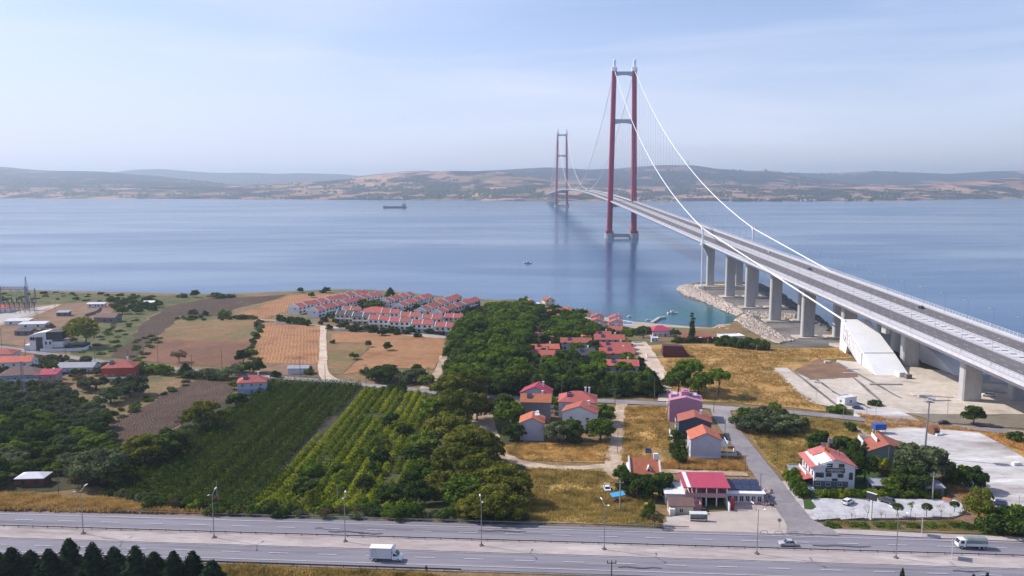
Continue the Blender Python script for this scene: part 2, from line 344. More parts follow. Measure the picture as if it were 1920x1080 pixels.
ridge('far_shore_fields', [], crN, shY, lambda px: float(np.interp(px, [-260, 300, 760, 1100, 1600, 2180], [6600, 6700, 7400, 6500, 6500, 7400])), M['hill_near'], 1.15, 340, 44, 7)
ridge('hills', [(0, 352), (2180, 352)], [(-260, 302), (0, 312), (60, 318), (100, 320), (165, 321), (200, 322), (240, 326), (300, 330), (350, 336), (420, 345), (500, 354), (760, 360), (800, 345), (870, 322), (950, 318), (1020, 314), (1060, 315), (1100, 318), (1150, 316), (1200, 312.5),
      (1240, 309.5), (1300, 310), (1340, 316), (1400, 320.5), (1440, 320), (1462, 322), (1500, 329), (1560, 338), (1640, 350), (1920, 352), (2180, 352)], 6700, 9200, M['hill_dark'], .9, 300, 30, 16)
ridge('hills', [(0, 350), (2180, 350)], [(-260, 345), (1300, 345), (1380, 330), (1450, 325.5), (1500, 324.5), (1560, 325), (1640, 320.5), (1700, 323), (1780, 326), (1850, 321.5), (1920, 320), (2180, 316)], 9300, 11200, M['hill_dark'], 1, 240, 24, 16)
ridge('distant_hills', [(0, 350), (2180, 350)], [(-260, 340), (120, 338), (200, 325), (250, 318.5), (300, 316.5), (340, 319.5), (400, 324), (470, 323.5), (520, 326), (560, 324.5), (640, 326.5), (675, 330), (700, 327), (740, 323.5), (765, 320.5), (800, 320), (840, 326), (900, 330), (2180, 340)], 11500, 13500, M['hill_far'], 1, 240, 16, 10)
# ---------------------------------------------------------------- haze
hz = MB().box((0, 7750, 165), (17800, 16100, 350)).build('haze', bpy.data.materials.new('haze_air')); tag(hz, kind='stuff'); hz.display_type = 'WIRE'
hm = hz.data.materials[0]; hm.use_nodes = True; hn = hm.node_tree; hn.nodes.clear()
pv = hn.nodes.new('ShaderNodeVolumePrincipled'); pv.inputs['Color'].default_value = (.74, .86, 1, 1); pv.inputs['Density'].default_value = 0.95e-4; pv.inputs['Anisotropy'].default_value = .3
ho = hn.nodes.new('ShaderNodeOutputMaterial'); hn.links.new(pv.outputs[0], ho.inputs['Volume'])
# ================================================================ ground cover
def jitter(pts, amp, step=6):
    o = []
    for a, b in zip(pts, pts[1:]+pts[:1]):
        n = max(1, int(math.dist(a, b)/step))
        for i in range(n):
            t = i/n; x = a[0]+(b[0]-a[0])*t; y = a[1]+(b[1]-a[1])*t
            q = noise.noise_vector(Vector((x*.11, y*.11, 2.))); o.append((x+q.x*amp*2, y+q.y*amp*2))
    return o
OFFN = [0]
def drape(name, polys, off, m, kind='structure', solid=0):
    OFFN[0] += 1; off += (OFFN[0] % 9)*.0035
    bm = bmesh.new()
    for w_ in polys:
        vv = [bm.verts.new((p[0], p[1], 0)) for p in w_]
        try: bm.faces.new(vv)
        except ValueError: pass
    bmesh.ops.triangulate(bm, faces=bm.faces[:])
    us = [uv(v.co.x, v.co.y) for v in bm.verts]
    for ax, (lo, hi) in enumerate(((min(u[0] for u in us), max(u[0] for u in us)), (min(u[1] for u in us), max(u[1] for u in us)))):
        c = math.floor(lo/TD)*TD
        while c < hi:
            p = xy(c, 0) if ax == 0 else xy(0, c); nn = (RC, -RS, 0) if ax == 0 else (RS, RC, 0)
            bmesh.ops.bisect_plane(bm, geom=bm.verts[:]+bm.edges[:]+bm.faces[:], plane_co=(p[0], p[1], 0), plane_no=nn, dist=1e-4); c += TD
    for v in bm.verts: v.co.z = max(h(v.co.x, v.co.y), -.2)+off
    for f in bm.faces:
        if f.normal.z < 0: f.normal_flip()
        f.smooth = True
    me = bpy.data.meshes.new(name); bm.to_mesh(me); bm.free(); me.materials.append(m); me.update()
    # flip any face looking down
    o = link(name, me); tag(o, kind=kind); return o
def wp(px): return [G(*p)[:2] for p in px]
def patch(name, px, off, m, amp=1.2): return drape(name, [jitter(wp(px), amp) if amp else wp(px)], off, m)
def smooth_line(P, n=6):
    o = []
    for i in range(len(P)-1):
        p0 = P[max(i-1, 0)]; p1 = P[i]; p2 = P[i+1]; p3 = P[min(i+2, len(P)-1)]
        for k in range(n):
            t = k/n
            o.append(tuple(.5*((2*p1[a])+(-p0[a]+p2[a])*t+(2*p0[a]-5*p1[a]+4*p2[a]-p3[a])*t*t+(-p0[a]+3*p1[a]-3*p2[a]+p3[a])*t**3) for a in range(2)))
    o.append(tuple(P[-1])); return o
def ribbon_poly(P, wds, amp=0):
    P = smooth_line(P); n = len(P); L_, R_ = [], []
    for i, p in enumerate(P):
        a = P[max(i-1, 0)]; b = P[min(i+1, n-1)]; d = Vector((b[0]-a[0], b[1]-a[1])).normalized(); t = i/(n-1)*(len(wds)-1); k = min(int(t), len(wds)-2) if len(wds) > 1 else 0
        w_ = (wds[k]*(1-(t-k))+wds[k+1]*(t-k))/2 if len(wds) > 1 else wds[0]/2
        w2 = w_+noise.noise(Vector((p[0]*.2, p[1]*.2, 7)))*amp; w3 = w_+noise.noise(Vector((p[0]*.2, p[1]*.2, 17)))*amp
        L_.append((p[0]-d.y*w2, p[1]+d.x*w2)); R_.append((p[0]+d.y*w3, p[1]-d.x*w3))
    return L_, R_
def ribbon(name, px, wds, off, m, amp=0, world=False):
    L_, R_ = ribbon_poly(px if world else wp(px), wds, amp)
    return drape(name, [[L_[i], L_[i+1], R_[i+1], R_[i]] for i in range(len(L_)-1)], off, m)
def plough(rz, name): return mat(name, (.085, .048, .032), (.026, .015, .011), .5, 1, .5, .8, stretch=(1, .45, 1), rz=rz, lo=.4, hi=.58, wave=(.3, rz, (.16, .10, .062), .45, 14), grain=(.5, .5), col3=(.15, .10, .065), scale3=.03, lo3=.6, hi3=.75)
M['ploughA'] = plough(R(35), 'ploughed_earth'); M['ploughB'] = plough(R(-30), 'ploughed_earth_brown')
def stubble(rz, a, b, c, name, amt=.55): return mat(name, a, b, .05, .95, .15, 1.5, wave=(.16, rz, c, amt*.8, 4.5), lo=.35, hi=.65, grain=(.3, .3), col3=tuple(q*.62 for q in a), scale3=.05, lo3=.56, hi3=.7)
M['stub1'] = stubble(R(-14), (.33, .145, .055), (.24, .105, .04), (.47, .27, .14), 'stubble_orange', .55)
M['stub2'] = stubble(R(-52), (.32, .15, .06), (.24, .11, .045), (.46, .27, .14), 'stubble_tan', .5)
M['tan'] = mat('tan_field', (.25, .145, .065), (.165, .11, .042), .05, .95, .2, 1, col3=(.13, .125, .045), scale3=.03, lo3=.5, hi3=.66, grain=(.3, .4))
M['red'] = mat('reddish_field', (.215, .10, .055), (.15, .075, .042), .05, .95, .2, 1, grain=(.3, .35))
M['green'] = mat('meadow', (.075, .088, .022), (.16, .12, .045), .05, .95, .3, 1.2, col3=(.05, .075, .02), scale3=.09, grain=(.3, .5))
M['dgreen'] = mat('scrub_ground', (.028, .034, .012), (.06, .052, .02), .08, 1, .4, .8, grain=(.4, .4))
M['dry'] = mat('dry_grass', (.46, .265, .09), (.33, .185, .06), .07, 1, .45, .9, col3=(.15, .115, .035), scale3=.05, lo3=.52, hi3=.62, grain=(.4, .45))
M['dry2'] = mat('yellow_grass', (.42, .28, .09), (.28, .19, .055), .09, 1, .45, .9, col3=(.10, .095, .025), scale3=.05, lo3=.5, hi3=.6, grain=(.4, .45))
M['track'] = mat('dirt_track', (.38, .27, .18), (.28, .19, .125), .15, 1, .1, 1.5, col3=(.52, .41, .31), scale3=.08, grain=(.5, .3))
M['trackw'] = mat('white_track', (.62, .50, .40), (.46, .34, .25), .12, 1, .1, 1.5, grain=(.5, .25))
M['bare'] = mat('bare_earth', (.26, .15, .095), (.17, .105, .065), .08, 1, .3, 1, grain=(.4, .4))
M['asph'] = mat('road_asphalt', (.19, .175, .205), (.25, .235, .265), .5, .85, .01, 4, stretch=(22, 1, 1), rz=-RA, tex=True, detail=8, lo=.3, hi=.7, col3=(.14, .125, .14), scale3=.33, lo3=.52, hi3=.66, grain=(1.2, .14))
M['asph2'] = mat('side_asphalt', (.27, .245, .25), (.21, .19, .20), .1, .9, .02, 5, col3=(.34, .30, .29), scale3=.04, lo3=.52, hi3=.65, grain=(.5, .2))
M['median'] = mat('median_concrete', (.46, .395, .375), (.36, .30, .285), .25, .95, .05, 3, stretch=(5, 1, 1), rz=-RA, tex=True, detail=8, grain=(.8, .3), col3=(.27, .225, .21), scale3=.3, lo3=.54, hi3=.68)
M['yard'] = mat('concrete_yard', (.60, .53, .45), (.50, .43, .36), .04, .9, .03, 2, col3=(.40, .34, .28), scale3=.06, lo3=.5, hi3=.66, grain=(.3, .26))
M['ygrav'] = mat('white_gravel', (.60, .575, .56), (.48, .455, .445), .08, 1, .2, 1, stretch=(.35, 1, 1), rz=R(-20), detail=9, lo=.42, hi=.58, col3=(.33, .285, .27), scale3=.06, lo3=.47, hi3=.62, grain=(.3, .34))
M['gravel'] = mat('grey_gravel', (.165, .15, .145), (.24, .215, .20), .09, 1, .1, 2, detail=8, col3=(.12, .11, .105), scale3=.03, grain=(.4, .35))
M['paint'] = mat('road_paint', (.62, .60, .62), (.42, .40, .42), 1.2, .8, detail=5, lo=.45, hi=.7)
M['sand'] = mat('sand', (.46, .385, .30), (.36, .29, .22), .1, 1)
M['pave'] = mat('pale_paving', (.52, .505, .52), (.42, .405, .42), .2, .9, .03, 3, grain=(.5, .25), col3=(.34, .32, .33), scale3=.15, lo3=.6, hi3=.7)
M['pink'] = mat('pink_paving', (.50, .40, .37), (.42, .33, .31), .3, .9)
M['lawn'] = mat('lawn', (.035, .075, .012), (.05, .09, .02), .4, 1, .1, 3)
M['conc'] = mat('pier_concrete', (.44, .43, .41), (.36, .35, .335), .12, .85, .03, 1, stretch=(1, 1, .35), detail=7)
M['concw'] = mat('white_concrete', (.74, .735, .73), (.66, .655, .65), .08, .8, .02, 1, detail=7)
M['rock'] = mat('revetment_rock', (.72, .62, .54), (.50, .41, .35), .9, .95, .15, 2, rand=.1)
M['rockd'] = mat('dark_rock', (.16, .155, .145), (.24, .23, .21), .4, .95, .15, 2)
# --- fields
patch('green_meadow', [(-40, 550), (60, 546), (300, 555), (430, 560), (470, 557), (375, 563), (305, 578), (270, 600), (240, 640), (205, 672), (130, 664), (150, 615), (190, 575), (60, 572), (-40, 585)], .10, M['green'])
patch('bare_ground', [(-60, 570), (60, 572), (190, 566), (240, 570), (180, 600), (140, 620), (130, 655), (60, 652), (0, 645), (-80, 640)], .16, M['bare'])
patch('substation_gravel', [(-60, 592), (0, 590), (70, 577), (100, 572), (110, 570), (60, 590), (15, 606), (-60, 622)], .2, mat('pale_gravel', (.48, .44, .41), (.38, .34, .31), .2, 1))
patch('ploughed_field', [(207, 670), (217, 655), (237, 647), (250, 630), (262, 610), (280, 597), (302, 585), (305, 577), (375, 562), (480, 556), (535, 553), (512, 562), (450, 577), (432, 583), (410, 592), (335, 592), (327, 607), (305, 622), (282, 640), (272, 655), (252, 676)], .16, M['ploughA'], 1.5)
patch('tan_field', [(337, 600), (480, 600), (492, 612), (478, 640), (440, 640), (300, 636), (305, 622)], .12, M['tan'])
patch('reddish_field', [(296, 636), (440, 640), (478, 640), (462, 668), (438, 690), (330, 684), (258, 676), (275, 655)], .15, M['red'])
patch('stubble_field', [(440, 590), (480, 577), (542, 554), (636, 552), (600, 562), (575, 569), (535, 583), (512, 595), (480, 600)], .14, M['stub1'])
patch('stubble_field', [(492, 606), (602, 612), (600, 683), (487, 681), (466, 668), (470, 655), (484, 622)], .15, M['stub1'], .6)
patch('fallow_strip', [(487, 681), (600, 683), (606, 708), (500, 702), (470, 690)], .12, M['bare'])
patch('pale_field', [(614, 645), (688, 643), (692, 652), (642, 701), (616, 704)], .14, M['tan'], .6)
patch('stubble_field', [(622, 626), (660, 620), (835, 632), (829, 670), (812, 692), (742, 690), (644, 702), (694, 655), (687, 643), (622, 643)], .16, M['stub2'], .8)
patch('ploughed_field', [(375, 711), (448, 709), (436, 745), (384, 776), (300, 812), (242, 866), (206, 838), (184, 806), (200, 794), (272, 762), (305, 742)], .16, M['ploughB'], 1.2)
patch('orchard_floor', [(185, 910), (240, 860), (350, 790), (450, 735), (505, 712), (672, 722), (560, 830), (440, 966), (230, 938)], .12, M['dgreen'])
patch('orchard_lane', [(660, 720), (690, 725), (600, 830), (500, 930), (462, 968), (420, 966), (470, 905), (560, 815)], .16, mat('lane_soil', (.035, .036, .02), (.07, .06, .035), .2, 1, grain=(.5, .4)))
patch('vineyard_floor', [(680, 727), (800, 735), (980, 800), (985, 970), (460, 968)], .12, mat('vineyard_soil', (.085, .08, .03), (.045, .055, .016), .12, 1, .3, 1))
patch('thicket_floor', [(-60, 730), (60, 716), (190, 765), (190, 805), (240, 868), (185, 912), (60, 925), (-60, 928)], .12, M['dgreen'])
patch('grove_floor', [(835, 640), (880, 575), (960, 570), (1090, 600), (1180, 650), (1228, 742), (910, 742), (820, 728), (835, 680)], .12, M['dgreen'])
patch('dry_slope', [(-60, 925), (200, 934), (340, 962), (500, 968), (0, 962), (-60, 962)], .14, M['dry'])
patch('dry_meadow', [(960, 880), (1010, 873), (1240, 880), (1235, 960), (1245, 990), (1120, 985), (940, 978)], .12, M['dry2'])
patch('dry_meadow', [(1155, 760), (1250, 758), (1255, 840), (1290, 852), (1400, 855), (1408, 884), (1160, 868)], .12, M['dry'])
patch('dry_meadow', [(925, 838), (960, 828), (1145, 830), (1148, 868), (1000, 866), (950, 856)], .12, M['dry'])
patch('dry_meadow', [(1215, 648), (1300, 642), (1430, 652), (1480, 655), (1575, 652), (1600, 672), (1530, 676), (1490, 696), (1448, 690), (1500, 740), (1560, 772), (1380, 757), (1260, 748), (1245, 700)], .14, M['dry'])
patch('dry_meadow', [(1372, 772), (1560, 784), (1640, 800), (1668, 822), (1600, 850), (1500, 850), (1478, 900), (1440, 870), (1395, 800)], .12, M['dry2'])
patch('dry_verge', [(1600, 772), (1720, 788), (1920, 820), (1960, 870), (1925, 862), (1880, 836), (1835, 812), (1700, 802), (1640, 806)], .13, M['dry'])
patch('grey_ground', [(1700, 775), (1925, 780), (1925, 805), (1750, 792)], .17, mat('grey_earth', (.24, .20, .16), (.17, .15, .11), .08, 1, .2, 1))
patch('garden_lawn', [(1480, 900), (1615, 885), (1765, 895), (1775, 938), (1530, 936), (1500, 925)], .15, M['lawn'])
patch('road_verge', [(1540, 975), (1800, 975), (1830, 985), (1925, 985), (1925, 1004), (1570, 994)], .15, mat('brown_verge', (.20, .15, .09), (.12, .10, .05), .15, 1, .3, 1))
patch('path', [(1748, 880), (1762, 880), (1850, 945), (1830, 985), (1790, 975), (1800, 950)], .18, M['bare'], .6)
# --- bridge platform and yards
patch('platform', [(1288, 538), (1360, 534), (1425, 537), (1460, 553), (1488, 575), (1530, 600), (1552, 622), (1585, 650), (1480, 650), (1440, 637), (1400, 612), (1394, 592), (1350, 570), (1330, 556)], .12, M['gravel'], .5)
patch('concrete_yard', [(1447, 690), (1478, 690), (1520, 712), (1560, 700), (1570, 676), (1680, 684), (1760, 694), (1925, 700), (2100, 740), (2100, 782), (1925, 778), (1700, 776), (1588, 768), (1520, 756), (1502, 745)], .15, M['yard'], .5)
patch('dirt_patch', [(1490, 697), (1535, 673), (1582, 684), (1612, 707), (1560, 711), (1522, 712), (1508, 706)], .2, M['bare'])
for i, (a, b, w_) in enumerate([((1478, 690), (1578, 768), 1.2), ((1528, 710), (1570, 740), .9), ((1600, 708), (1650, 752), 1.3), ((1570, 680), (1690, 748), 1.), ((1512, 713), (1600, 708), .8), ((1640, 770), (1560, 735), .8)]):
    ribbon('joint_line', [a, b], [w_, w_*1.4, w_*.7], .22, M['gravel'], .6)
patch('white_gravel_yard', [(1648, 806), (1700, 802), (1790, 808), (1835, 812), (1880, 836), (1925, 862), (2050, 930), (2050, 990), (1925, 965), (1870, 955), (1850, 938), (1800, 908), (1762, 882), (1745, 856), (1720, 845), (1700, 832), (1665, 822)], .19, M['ygrav'], .8)
patch('white_gravel_yard', [(1600, 765), (1690, 772), (1725, 790), (1640, 786), (1600, 782)], .26, M['ygrav'], .5)
patch('car_park', [(1524, 937), (1600, 933), (1620, 936), (1790, 938), (1802, 945), (1809, 956), (1796, 968), (1780, 971), (1620, 973), (1536, 976), (1508, 952)], .23, M['pave'], 0)
patch('pavement', [(1458, 905), (1478, 902), (1505, 938), (1532, 974), (1512, 979), (1485, 945)], .26, M['pink'], 0)
for k in range(6):
    x0, y0 = 1470+k*8.5, 915+k*11.2; patch('paving_slab', [(x0, y0), (x0+15, y0-1), (x0+20, y0+5), (x0+5, y0+6.5)], .31, M['pave'], 0)
patch('grass_island', [(1506, 938), (1519, 938), (1530, 952), (1522, 957), (1508, 956)], .34, M['lawn'], 0)
patch('gravel_apron', [(1240, 985), (1262, 968), (1330, 962), (1440, 948), (1480, 965), (1510, 985), (1535, 1000), (1400, 1001), (1250, 996)], .2, mat('apron_gravel', (.46, .39, .35), (.38, .31, .27), .15, 1, .05, 2), .8)
patch('beach', [(1030, 571), (1075, 584), (1110, 590), (1150, 597), (1190, 603), (1235, 607), (1340, 613), (1370, 608), (1370, 616), (1300, 625), (1200, 618), (1130, 604), (1080, 594), (1036, 580)], .14, M['sand'], .4)
patch('shore_ground', [(1200, 612), (1340, 615), (1372, 610), (1450, 640), (1420, 645), (1340, 640), (1215, 640)], .2, M['tan'], .5)
patch('pool_terrace', [(1166, 600), (1188, 603), (1190, 612), (1168, 611)], .3, M['pave'], 0); patch('swimming_pool', [(1169, 603), (1185, 605), (1186, 609), (1170, 608)], .36, mat('pool_water', (.06, .28, .5), rough=.1), 0)
# --- tracks and roads
ribbon('dirt_track', [(606, 612), (606, 640), (606, 670), (605, 690), (610, 704), (622, 716)], [4, 4, 4.5, 5, 8], .24, M['trackw'], .5)
ribbon('dirt_track', [(1192, 641), (1205, 655), (1224, 680), (1238, 705), (1245, 725), (1248, 753)], [12, 10, 8, 7, 6, 6], .22, M['trackw'], .8)
ribbon('dirt_track', [(902, 760), (905, 790), (918, 825), (935, 848), (960, 863), (1000, 873), (1060, 878), (1120, 876), (1165, 876), (1230, 883), (1310, 887), (1402, 890)], [7, 9, 8, 6, 5, 4.5, 4, 4.5, 4, 3.5, 3.5, 4], .22, M['track'], .8)
ribbon('dirt_track', [(1166, 756), (1160, 800), (1155, 840), (1150, 872), (1140, 905), (1138, 925)], [5, 5, 5.5, 5.5, 5, 4], .26, M['track'], 1)
ribbon('dirt_track', [(832, 668), (826, 690), (812, 712), (795, 730)], [4, 5], .22, M['track'], .6)
ribbon('dirt_track', [(1588, 792), (1610, 806), (1630, 820)], [1.2, 1.2], .22, M['track'], .2)
ribbon('dirt_track', [(480, 600), (540, 603), (606, 612), (680, 622), (760, 628), (836, 634)], [7, 6, 6], .21, M['track'], .5)
ribbon('dirt_track', [(-40, 618), (20, 603), (70, 588), (110, 571)], [6, 5], .24, M['track'], .8)
ribbon('dirt_track', [(150, 672), (135, 695), (150, 715), (145, 735)], [4, 4], .2, M['bare'], .8)
ribbon('side_road', [(-60, 645), (0, 652), (40, 658), (90, 665), (143, 672), (191, 679), (250, 686), (325, 692), (375, 696), (440, 701), (510, 708), (635, 717), (700, 724), (787, 733), (840, 739), (910, 744), (1000, 748), (1110, 752), (1255, 759), (1317, 763), (1384, 768), (1470, 773), (1560, 781), (1617, 787), (1732, 796), (1820, 804), (1930, 814), (2100, 832)], [6], .30, M['asph2'], .3)
ribbon('side_road', [(1525, 1004), (1500, 978), (1475, 948), (1442, 902), (1408, 857), (1378, 818), (1358, 790), (1350, 767)], [13, 8, 7.4, 7.2, 7, 7, 7, 8], .34, M['asph2'], .2)
# --- the highway, in its own frame
def strip_uv(name, u0, u1, v0, v1, off, m, kind='structure'): return drape(name, [[xy(u0, v0), xy(u1, v0), xy(u1, v1), xy(u0, v1)]], off, m, kind)
strip_uv('highway_shoulder', -420, 420, 176.2, 203.2, .10, M['gravel'])
strip_uv('highway', -420, 420, 192.9, 202.4, .18, M['asph'])
strip_uv('highway', -420, 420, 176.9, 185.9, .18, M['asph'])
strip_uv('median', -420, 420, 186.05, 192.7, .26, M['median'])
patch('highway_shoulder', [(1528, 1001), (1556, 994), (1925, 1010), (2100, 1016), (2100, 1024), (1925, 1018), (1600, 1004)], .3, M['median'], .15)
for v_ in (200.1, 193.35, 185.6, 178.6): strip_uv('lane_line', -420, 420, v_-.08, v_+.08, .34 if v_ != 185.6 else .31, M['paint'])
def dashes(v_, ph, p, ln):
    drape('lane_line', [[xy(u, v_-.09), xy(u+ln, v_-.09), xy(u+ln, v_+.09), xy(u, v_+.09)] for u in np.arange(-414+ph, 414, p)], .36, M['paint'])
dashes(182.2, 4.2, 11.7, 4.7); dashes(196.7, 1, 11.7, 4.7)
for u_, v_, L_, w_ in ((-60, 195.3, 9, .5), (-52, 194.6, 6, .35), (-64, 196.9, 5, .3), (12, 180.6, 10, .4), (60, 195.4, 14, .5), (88, 183.9, 8, .4), (-22, 198.4, 12, .4)):
    ribbon('road_patch', [xy(u_+L_*k/5, v_+.25*math.sin(k*2.+u_)) for k in range(6)], [w_, w_*1.4, w_*.6], .33, mat('patched_asphalt', (.10, .095, .11), (.14, .13, .15), 1.5, .9), .15, True)
M['steel'] = mat('galvanised_steel', (.36, .35, .37), (.28, .27, .29), 1, .5, metal=.5)
M['steeld'] = mat('dark_steel', (.10, .09, .10), rough=.6, metal=.4)
def guard(name, label, u0, u1, vf, m, step=3.9, group=None):
    """W-beam rail on posts; vf gives the line's v for each u"""
    n = int((u1-u0)/step); b = MB(); t = thing(name, label, 'guardrail', (0, 0, 0), 0, group); pmesh = MB().box((0, 0, 0), (.12, .12, .84)).mesh('post', m); k_ = 0; rest = MB(); z = lambda u: h(*xy(u, vf(u)))
    for i in range(n):
        a, c = u0+i*step, u0+(i+1)*step; pa, pc = xy(a, vf(a)), xy(c, vf(c)); ang = math.atan2(pc[1]-pa[1], pc[0]-pa[0])
        za, zc = z(a), z(c); mid = ((pa[0]+pc[0])/2, (pa[1]+pc[1])/2, (za+zc)/2)
        for dz in (.62, .76): b.box((mid[0], mid[1], mid[2]+dz), (step*1.0, .10, .10), ang)
        b.box((mid[0], mid[1]+.03, mid[2]+.69), (step, .04, .1), ang)
        if -150 < a < 135 and k_ < 99: k_ += 1; o_ = link('post', pmesh, t, (pa[0], pa[1]+.1, za+.4)); o_.rotation_euler = (0, 0, ang)
        else: rest.box((pa[0], pa[1]+.1, za+.4), (.12, .12, .84), ang)
    b.build('rail', m, t)
    if rest.f: tag(rest.build('post', m, t), kind='stuff')
    return t
guard('guardrail', 'dark steel guardrail along the far edge of the median, full width of the photo', -300, 300, lambda u: 192.3, M['steeld'])
guard('guardrail', 'pale steel guardrail between the far carriageway and the dry slope and bushes', -300, 33, lambda u: 203.2 if u > -70 else 203.2-.018*(u+70)*-1*0, M['steel'])
guard('guardrail', 'short steel guardrail at the near edge of the near carriageway, below the white box truck', -86, -20, lambda u: 176.2, M['steeld'])
guard('guardrail', 'steel guardrail behind the roadside conifers at the bottom left corner', -300, -90, lambda u: 176.2, M['steeld'])
# --- revetment rocks, one heap each
def rocks(name, px, n, r, m, seed, label):
    P = wp(px); rr = random.Random(seed); xs = [p[0] for p in P]; ys = [p[1] for p in P]; V = []; F = []; k = 0
    ico = MB().ball((0, 0, 0), 1, 5); iv = np.array(ico.v); fs = [f for f in ico.f]
    fq = np.array(fs)
    c = 0
    while c < n:
        x = rr.uniform(min(xs), max(xs)); y = rr.uniform(min(ys), max(ys))
        ins = False; j = len(P)-1
        for i in range(len(P)):
            if (P[i][1] > y) != (P[j][1] > y) and x < (P[j][0]-P[i][0])*(y-P[i][1])/(P[j][1]-P[i][1])+P[i][0]: ins = not ins
            j = i
        if not ins: continue
        s = r*rr.uniform(.6, 1.3); sc = np.array([s*rr.uniform(.8, 1.3), s*rr.uniform(.7, 1.1), s*rr.uniform(.6, .9)]); a = rr.uniform(0, 6.3)
        w_ = iv*sc*(1+.25*np.array([[rr.uniform(-1, 1)] for _ in range(len(iv))])); ca, sa = math.cos(a), math.sin(a)
        w_ = np.stack([w_[:, 0]*ca-w_[:, 1]*sa, w_[:, 0]*sa+w_[:, 1]*ca, w_[:, 2]], 1)+np.array([x, y, max(h(x, y), -.4)+s*.25+.3])
        V.append(w_); F.append(fq+k); k += len(iv); c += 1
    o = link(name, npmesh(name, np.concatenate(V), np.concatenate(F), m)); tag(o, label, 'rocks', kind='stuff'); return o
rocks('revetment_rocks', [(1269, 543), (1284, 554), (1318, 565), (1345, 578), (1383, 593), (1394, 588), (1380, 576), (1355, 562), (1336, 556), (1300, 536), (1275, 536)], 2600, 1.0, M['rock'], 1, 'pale boulders piled as sea wall round the curved tip of the platform')
rocks('revetment_rocks', [(1376, 600), (1395, 590), (1420, 602), (1470, 632), (1488, 640), (1460, 645), (1425, 630), (1395, 615)], 1700, 1.0, M['rock'], 2, 'pale boulders piled in a straight bank beside the grey platform near the bay')
rocks('revetment_rocks', [(1398, 585), (1492, 590), (1492, 600), (1430, 598), (1400, 592)], 500, 1.0, M['rock'], 3, 'low bar of pale boulders crossing the platform behind the fourth bridge pier')
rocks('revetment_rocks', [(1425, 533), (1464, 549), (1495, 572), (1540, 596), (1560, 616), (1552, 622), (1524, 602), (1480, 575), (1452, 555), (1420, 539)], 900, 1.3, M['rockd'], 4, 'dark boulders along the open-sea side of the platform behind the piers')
# ================================================================ the suspension bridge
M['red'] = mat('tower_red_paint', (.36, .006, .06), (.30, .005, .05), .05, .45)
M['bgrey'] = mat('tower_grey_paint', (.42, .42, .45), rough=.5)
M['bwhite'] = mat('white_paint', (.80, .80, .82), rough=.45)
M['cable'] = mat('cable_white', (.85, .85, .88), rough=.5)
M['dasph'] = mat('deck_asphalt', (.13, .115, .12), (.165, .15, .15), .1, .85, detail=6, stretch=(1, .15, 1))
M['dconc'] = mat('deck_concrete', (.62, .60, .62), (.52, .50, .52), .3, .85, detail=6)
M['drail'] = mat('rail_galvanised', (.58, .57, .60), rough=.5)
M['dgap'] = mat('deck_gap_dark', (.10, .10, .11), rough=.8)
M['conc'] = mat('pier_concrete', (.47, .46, .45), (.39, .38, .37), .12, .85, .03, 1, stretch=(1, 1, .35), detail=7, grain=(.8, .15))
M['anch'] = mat('anchorage_concrete', (.78, .78, .79), (.71, .71, .72), .1, .8, .02, 1, detail=7, grain=(.5, .08))
Y1, Y2 = 1576., 3599.
def bx(y): return 210+.0032*(y-Y1)              # centre line
def dz(y):                                       # deck surface
    if y <= 1500: return 28+ (y-60)*.028
    ym = (Y1+Y2)/2; t = (y-1500)/(ym-1500)
    if y <= ym: return 68.32+ (ym-1500)*.028*(t-t*t/2)
    return dz(max(2*ym-y, 60))
BR = thing('suspension_bridge', 'long suspension bridge with twin red towers, white cables and grey deck crossing the strait', 'bridge', (0, 0, 0))
ys = [60+i*12 for i in range(int((5250-60)/12))]
def run(b, x0, x1, z0, z1, y_a=60, y_b=5240, mi=0, st=12):
    y = y_a
    n = max(1, int((y_b-y_a)/st)); pr = None
    for i in range(n+1):
        y = y_a+(y_b-y_a)*i/n; c = bx(y); d = dz(y); r = [(c+x0, y, d+z0), (c+x1, y, d+z0), (c+x1, y, d+z1), (c+x0, y, d+z1)]
        k = len(b.v); b.v += r
        if pr is not None:
            for q in range(4): b.f.append((pr+q, pr+(q+1) % 4, k+(q+1) % 4, k+q)); b.m.append(mi)
        else: b.f.append((k, k+1, k+2, k+3)); b.m.append(mi)
        pr = k
    b.f.append((pr+3, pr+2, pr+1, pr)); b.m.append(mi)
    return b
dk = MB()
for s in (-1, 1):
    a, c = sorted((s*22.4, s*3.0)); run(dk, a, c, -1.0, -.05)
    a, c = sorted((s*19.5, s*5.5)); run(dk, a, c, -3.6, -1.0)
    a, c = sorted((s*22.6, s*22.35)); run(dk, a, c, -1.1, .35)
deck = dk.build('deck', M['dconc'], BR)
wb = MB()
for s in (-1, 1):
    a, c = sorted((s*18.2, s*4.3)); run(wb, a, c, -.04, .02)
wb.build('roadway', M['dasph'], deck)
lm = MB()
for s in (-1, 1):
    for x in (17.4, 5.0):
        a, c = sorted((s*x, s*(x-.18))); run(lm, a, c, .022, .032, 60, 2600)
    for x in (13.2, 9.2):
        for i in range(200):
            y = 70+i*9; c = bx(y); d = dz(y)+.035; lm.quadpts([(c+s*x-.1, y, d), (c+s*x+.1, y, d), (c+s*x+.1, y+3, dz(y+3)+.035), (c+s*x-.1, y+3, dz(y+3)+.035)])
lm.build('lane_marking', M['paint'], deck)
def railing(x, hgt, post, y0, y1, step, rails, parent, nm='railing', m=None, r=.06):
    b = MB()
    for zz, th in rails: run(b, x-r, x+r, zz-th/2, zz+th/2, y0, y1)
    n = int((y1-y0)/step)
    for i in range(n):
        y = y0+i*step; b.box((bx(y)+x, y, dz(y)+hgt/2), (.16, .3 if post > 1 else .24, hgt))
    return b.build(nm, m or M['drail'], parent)
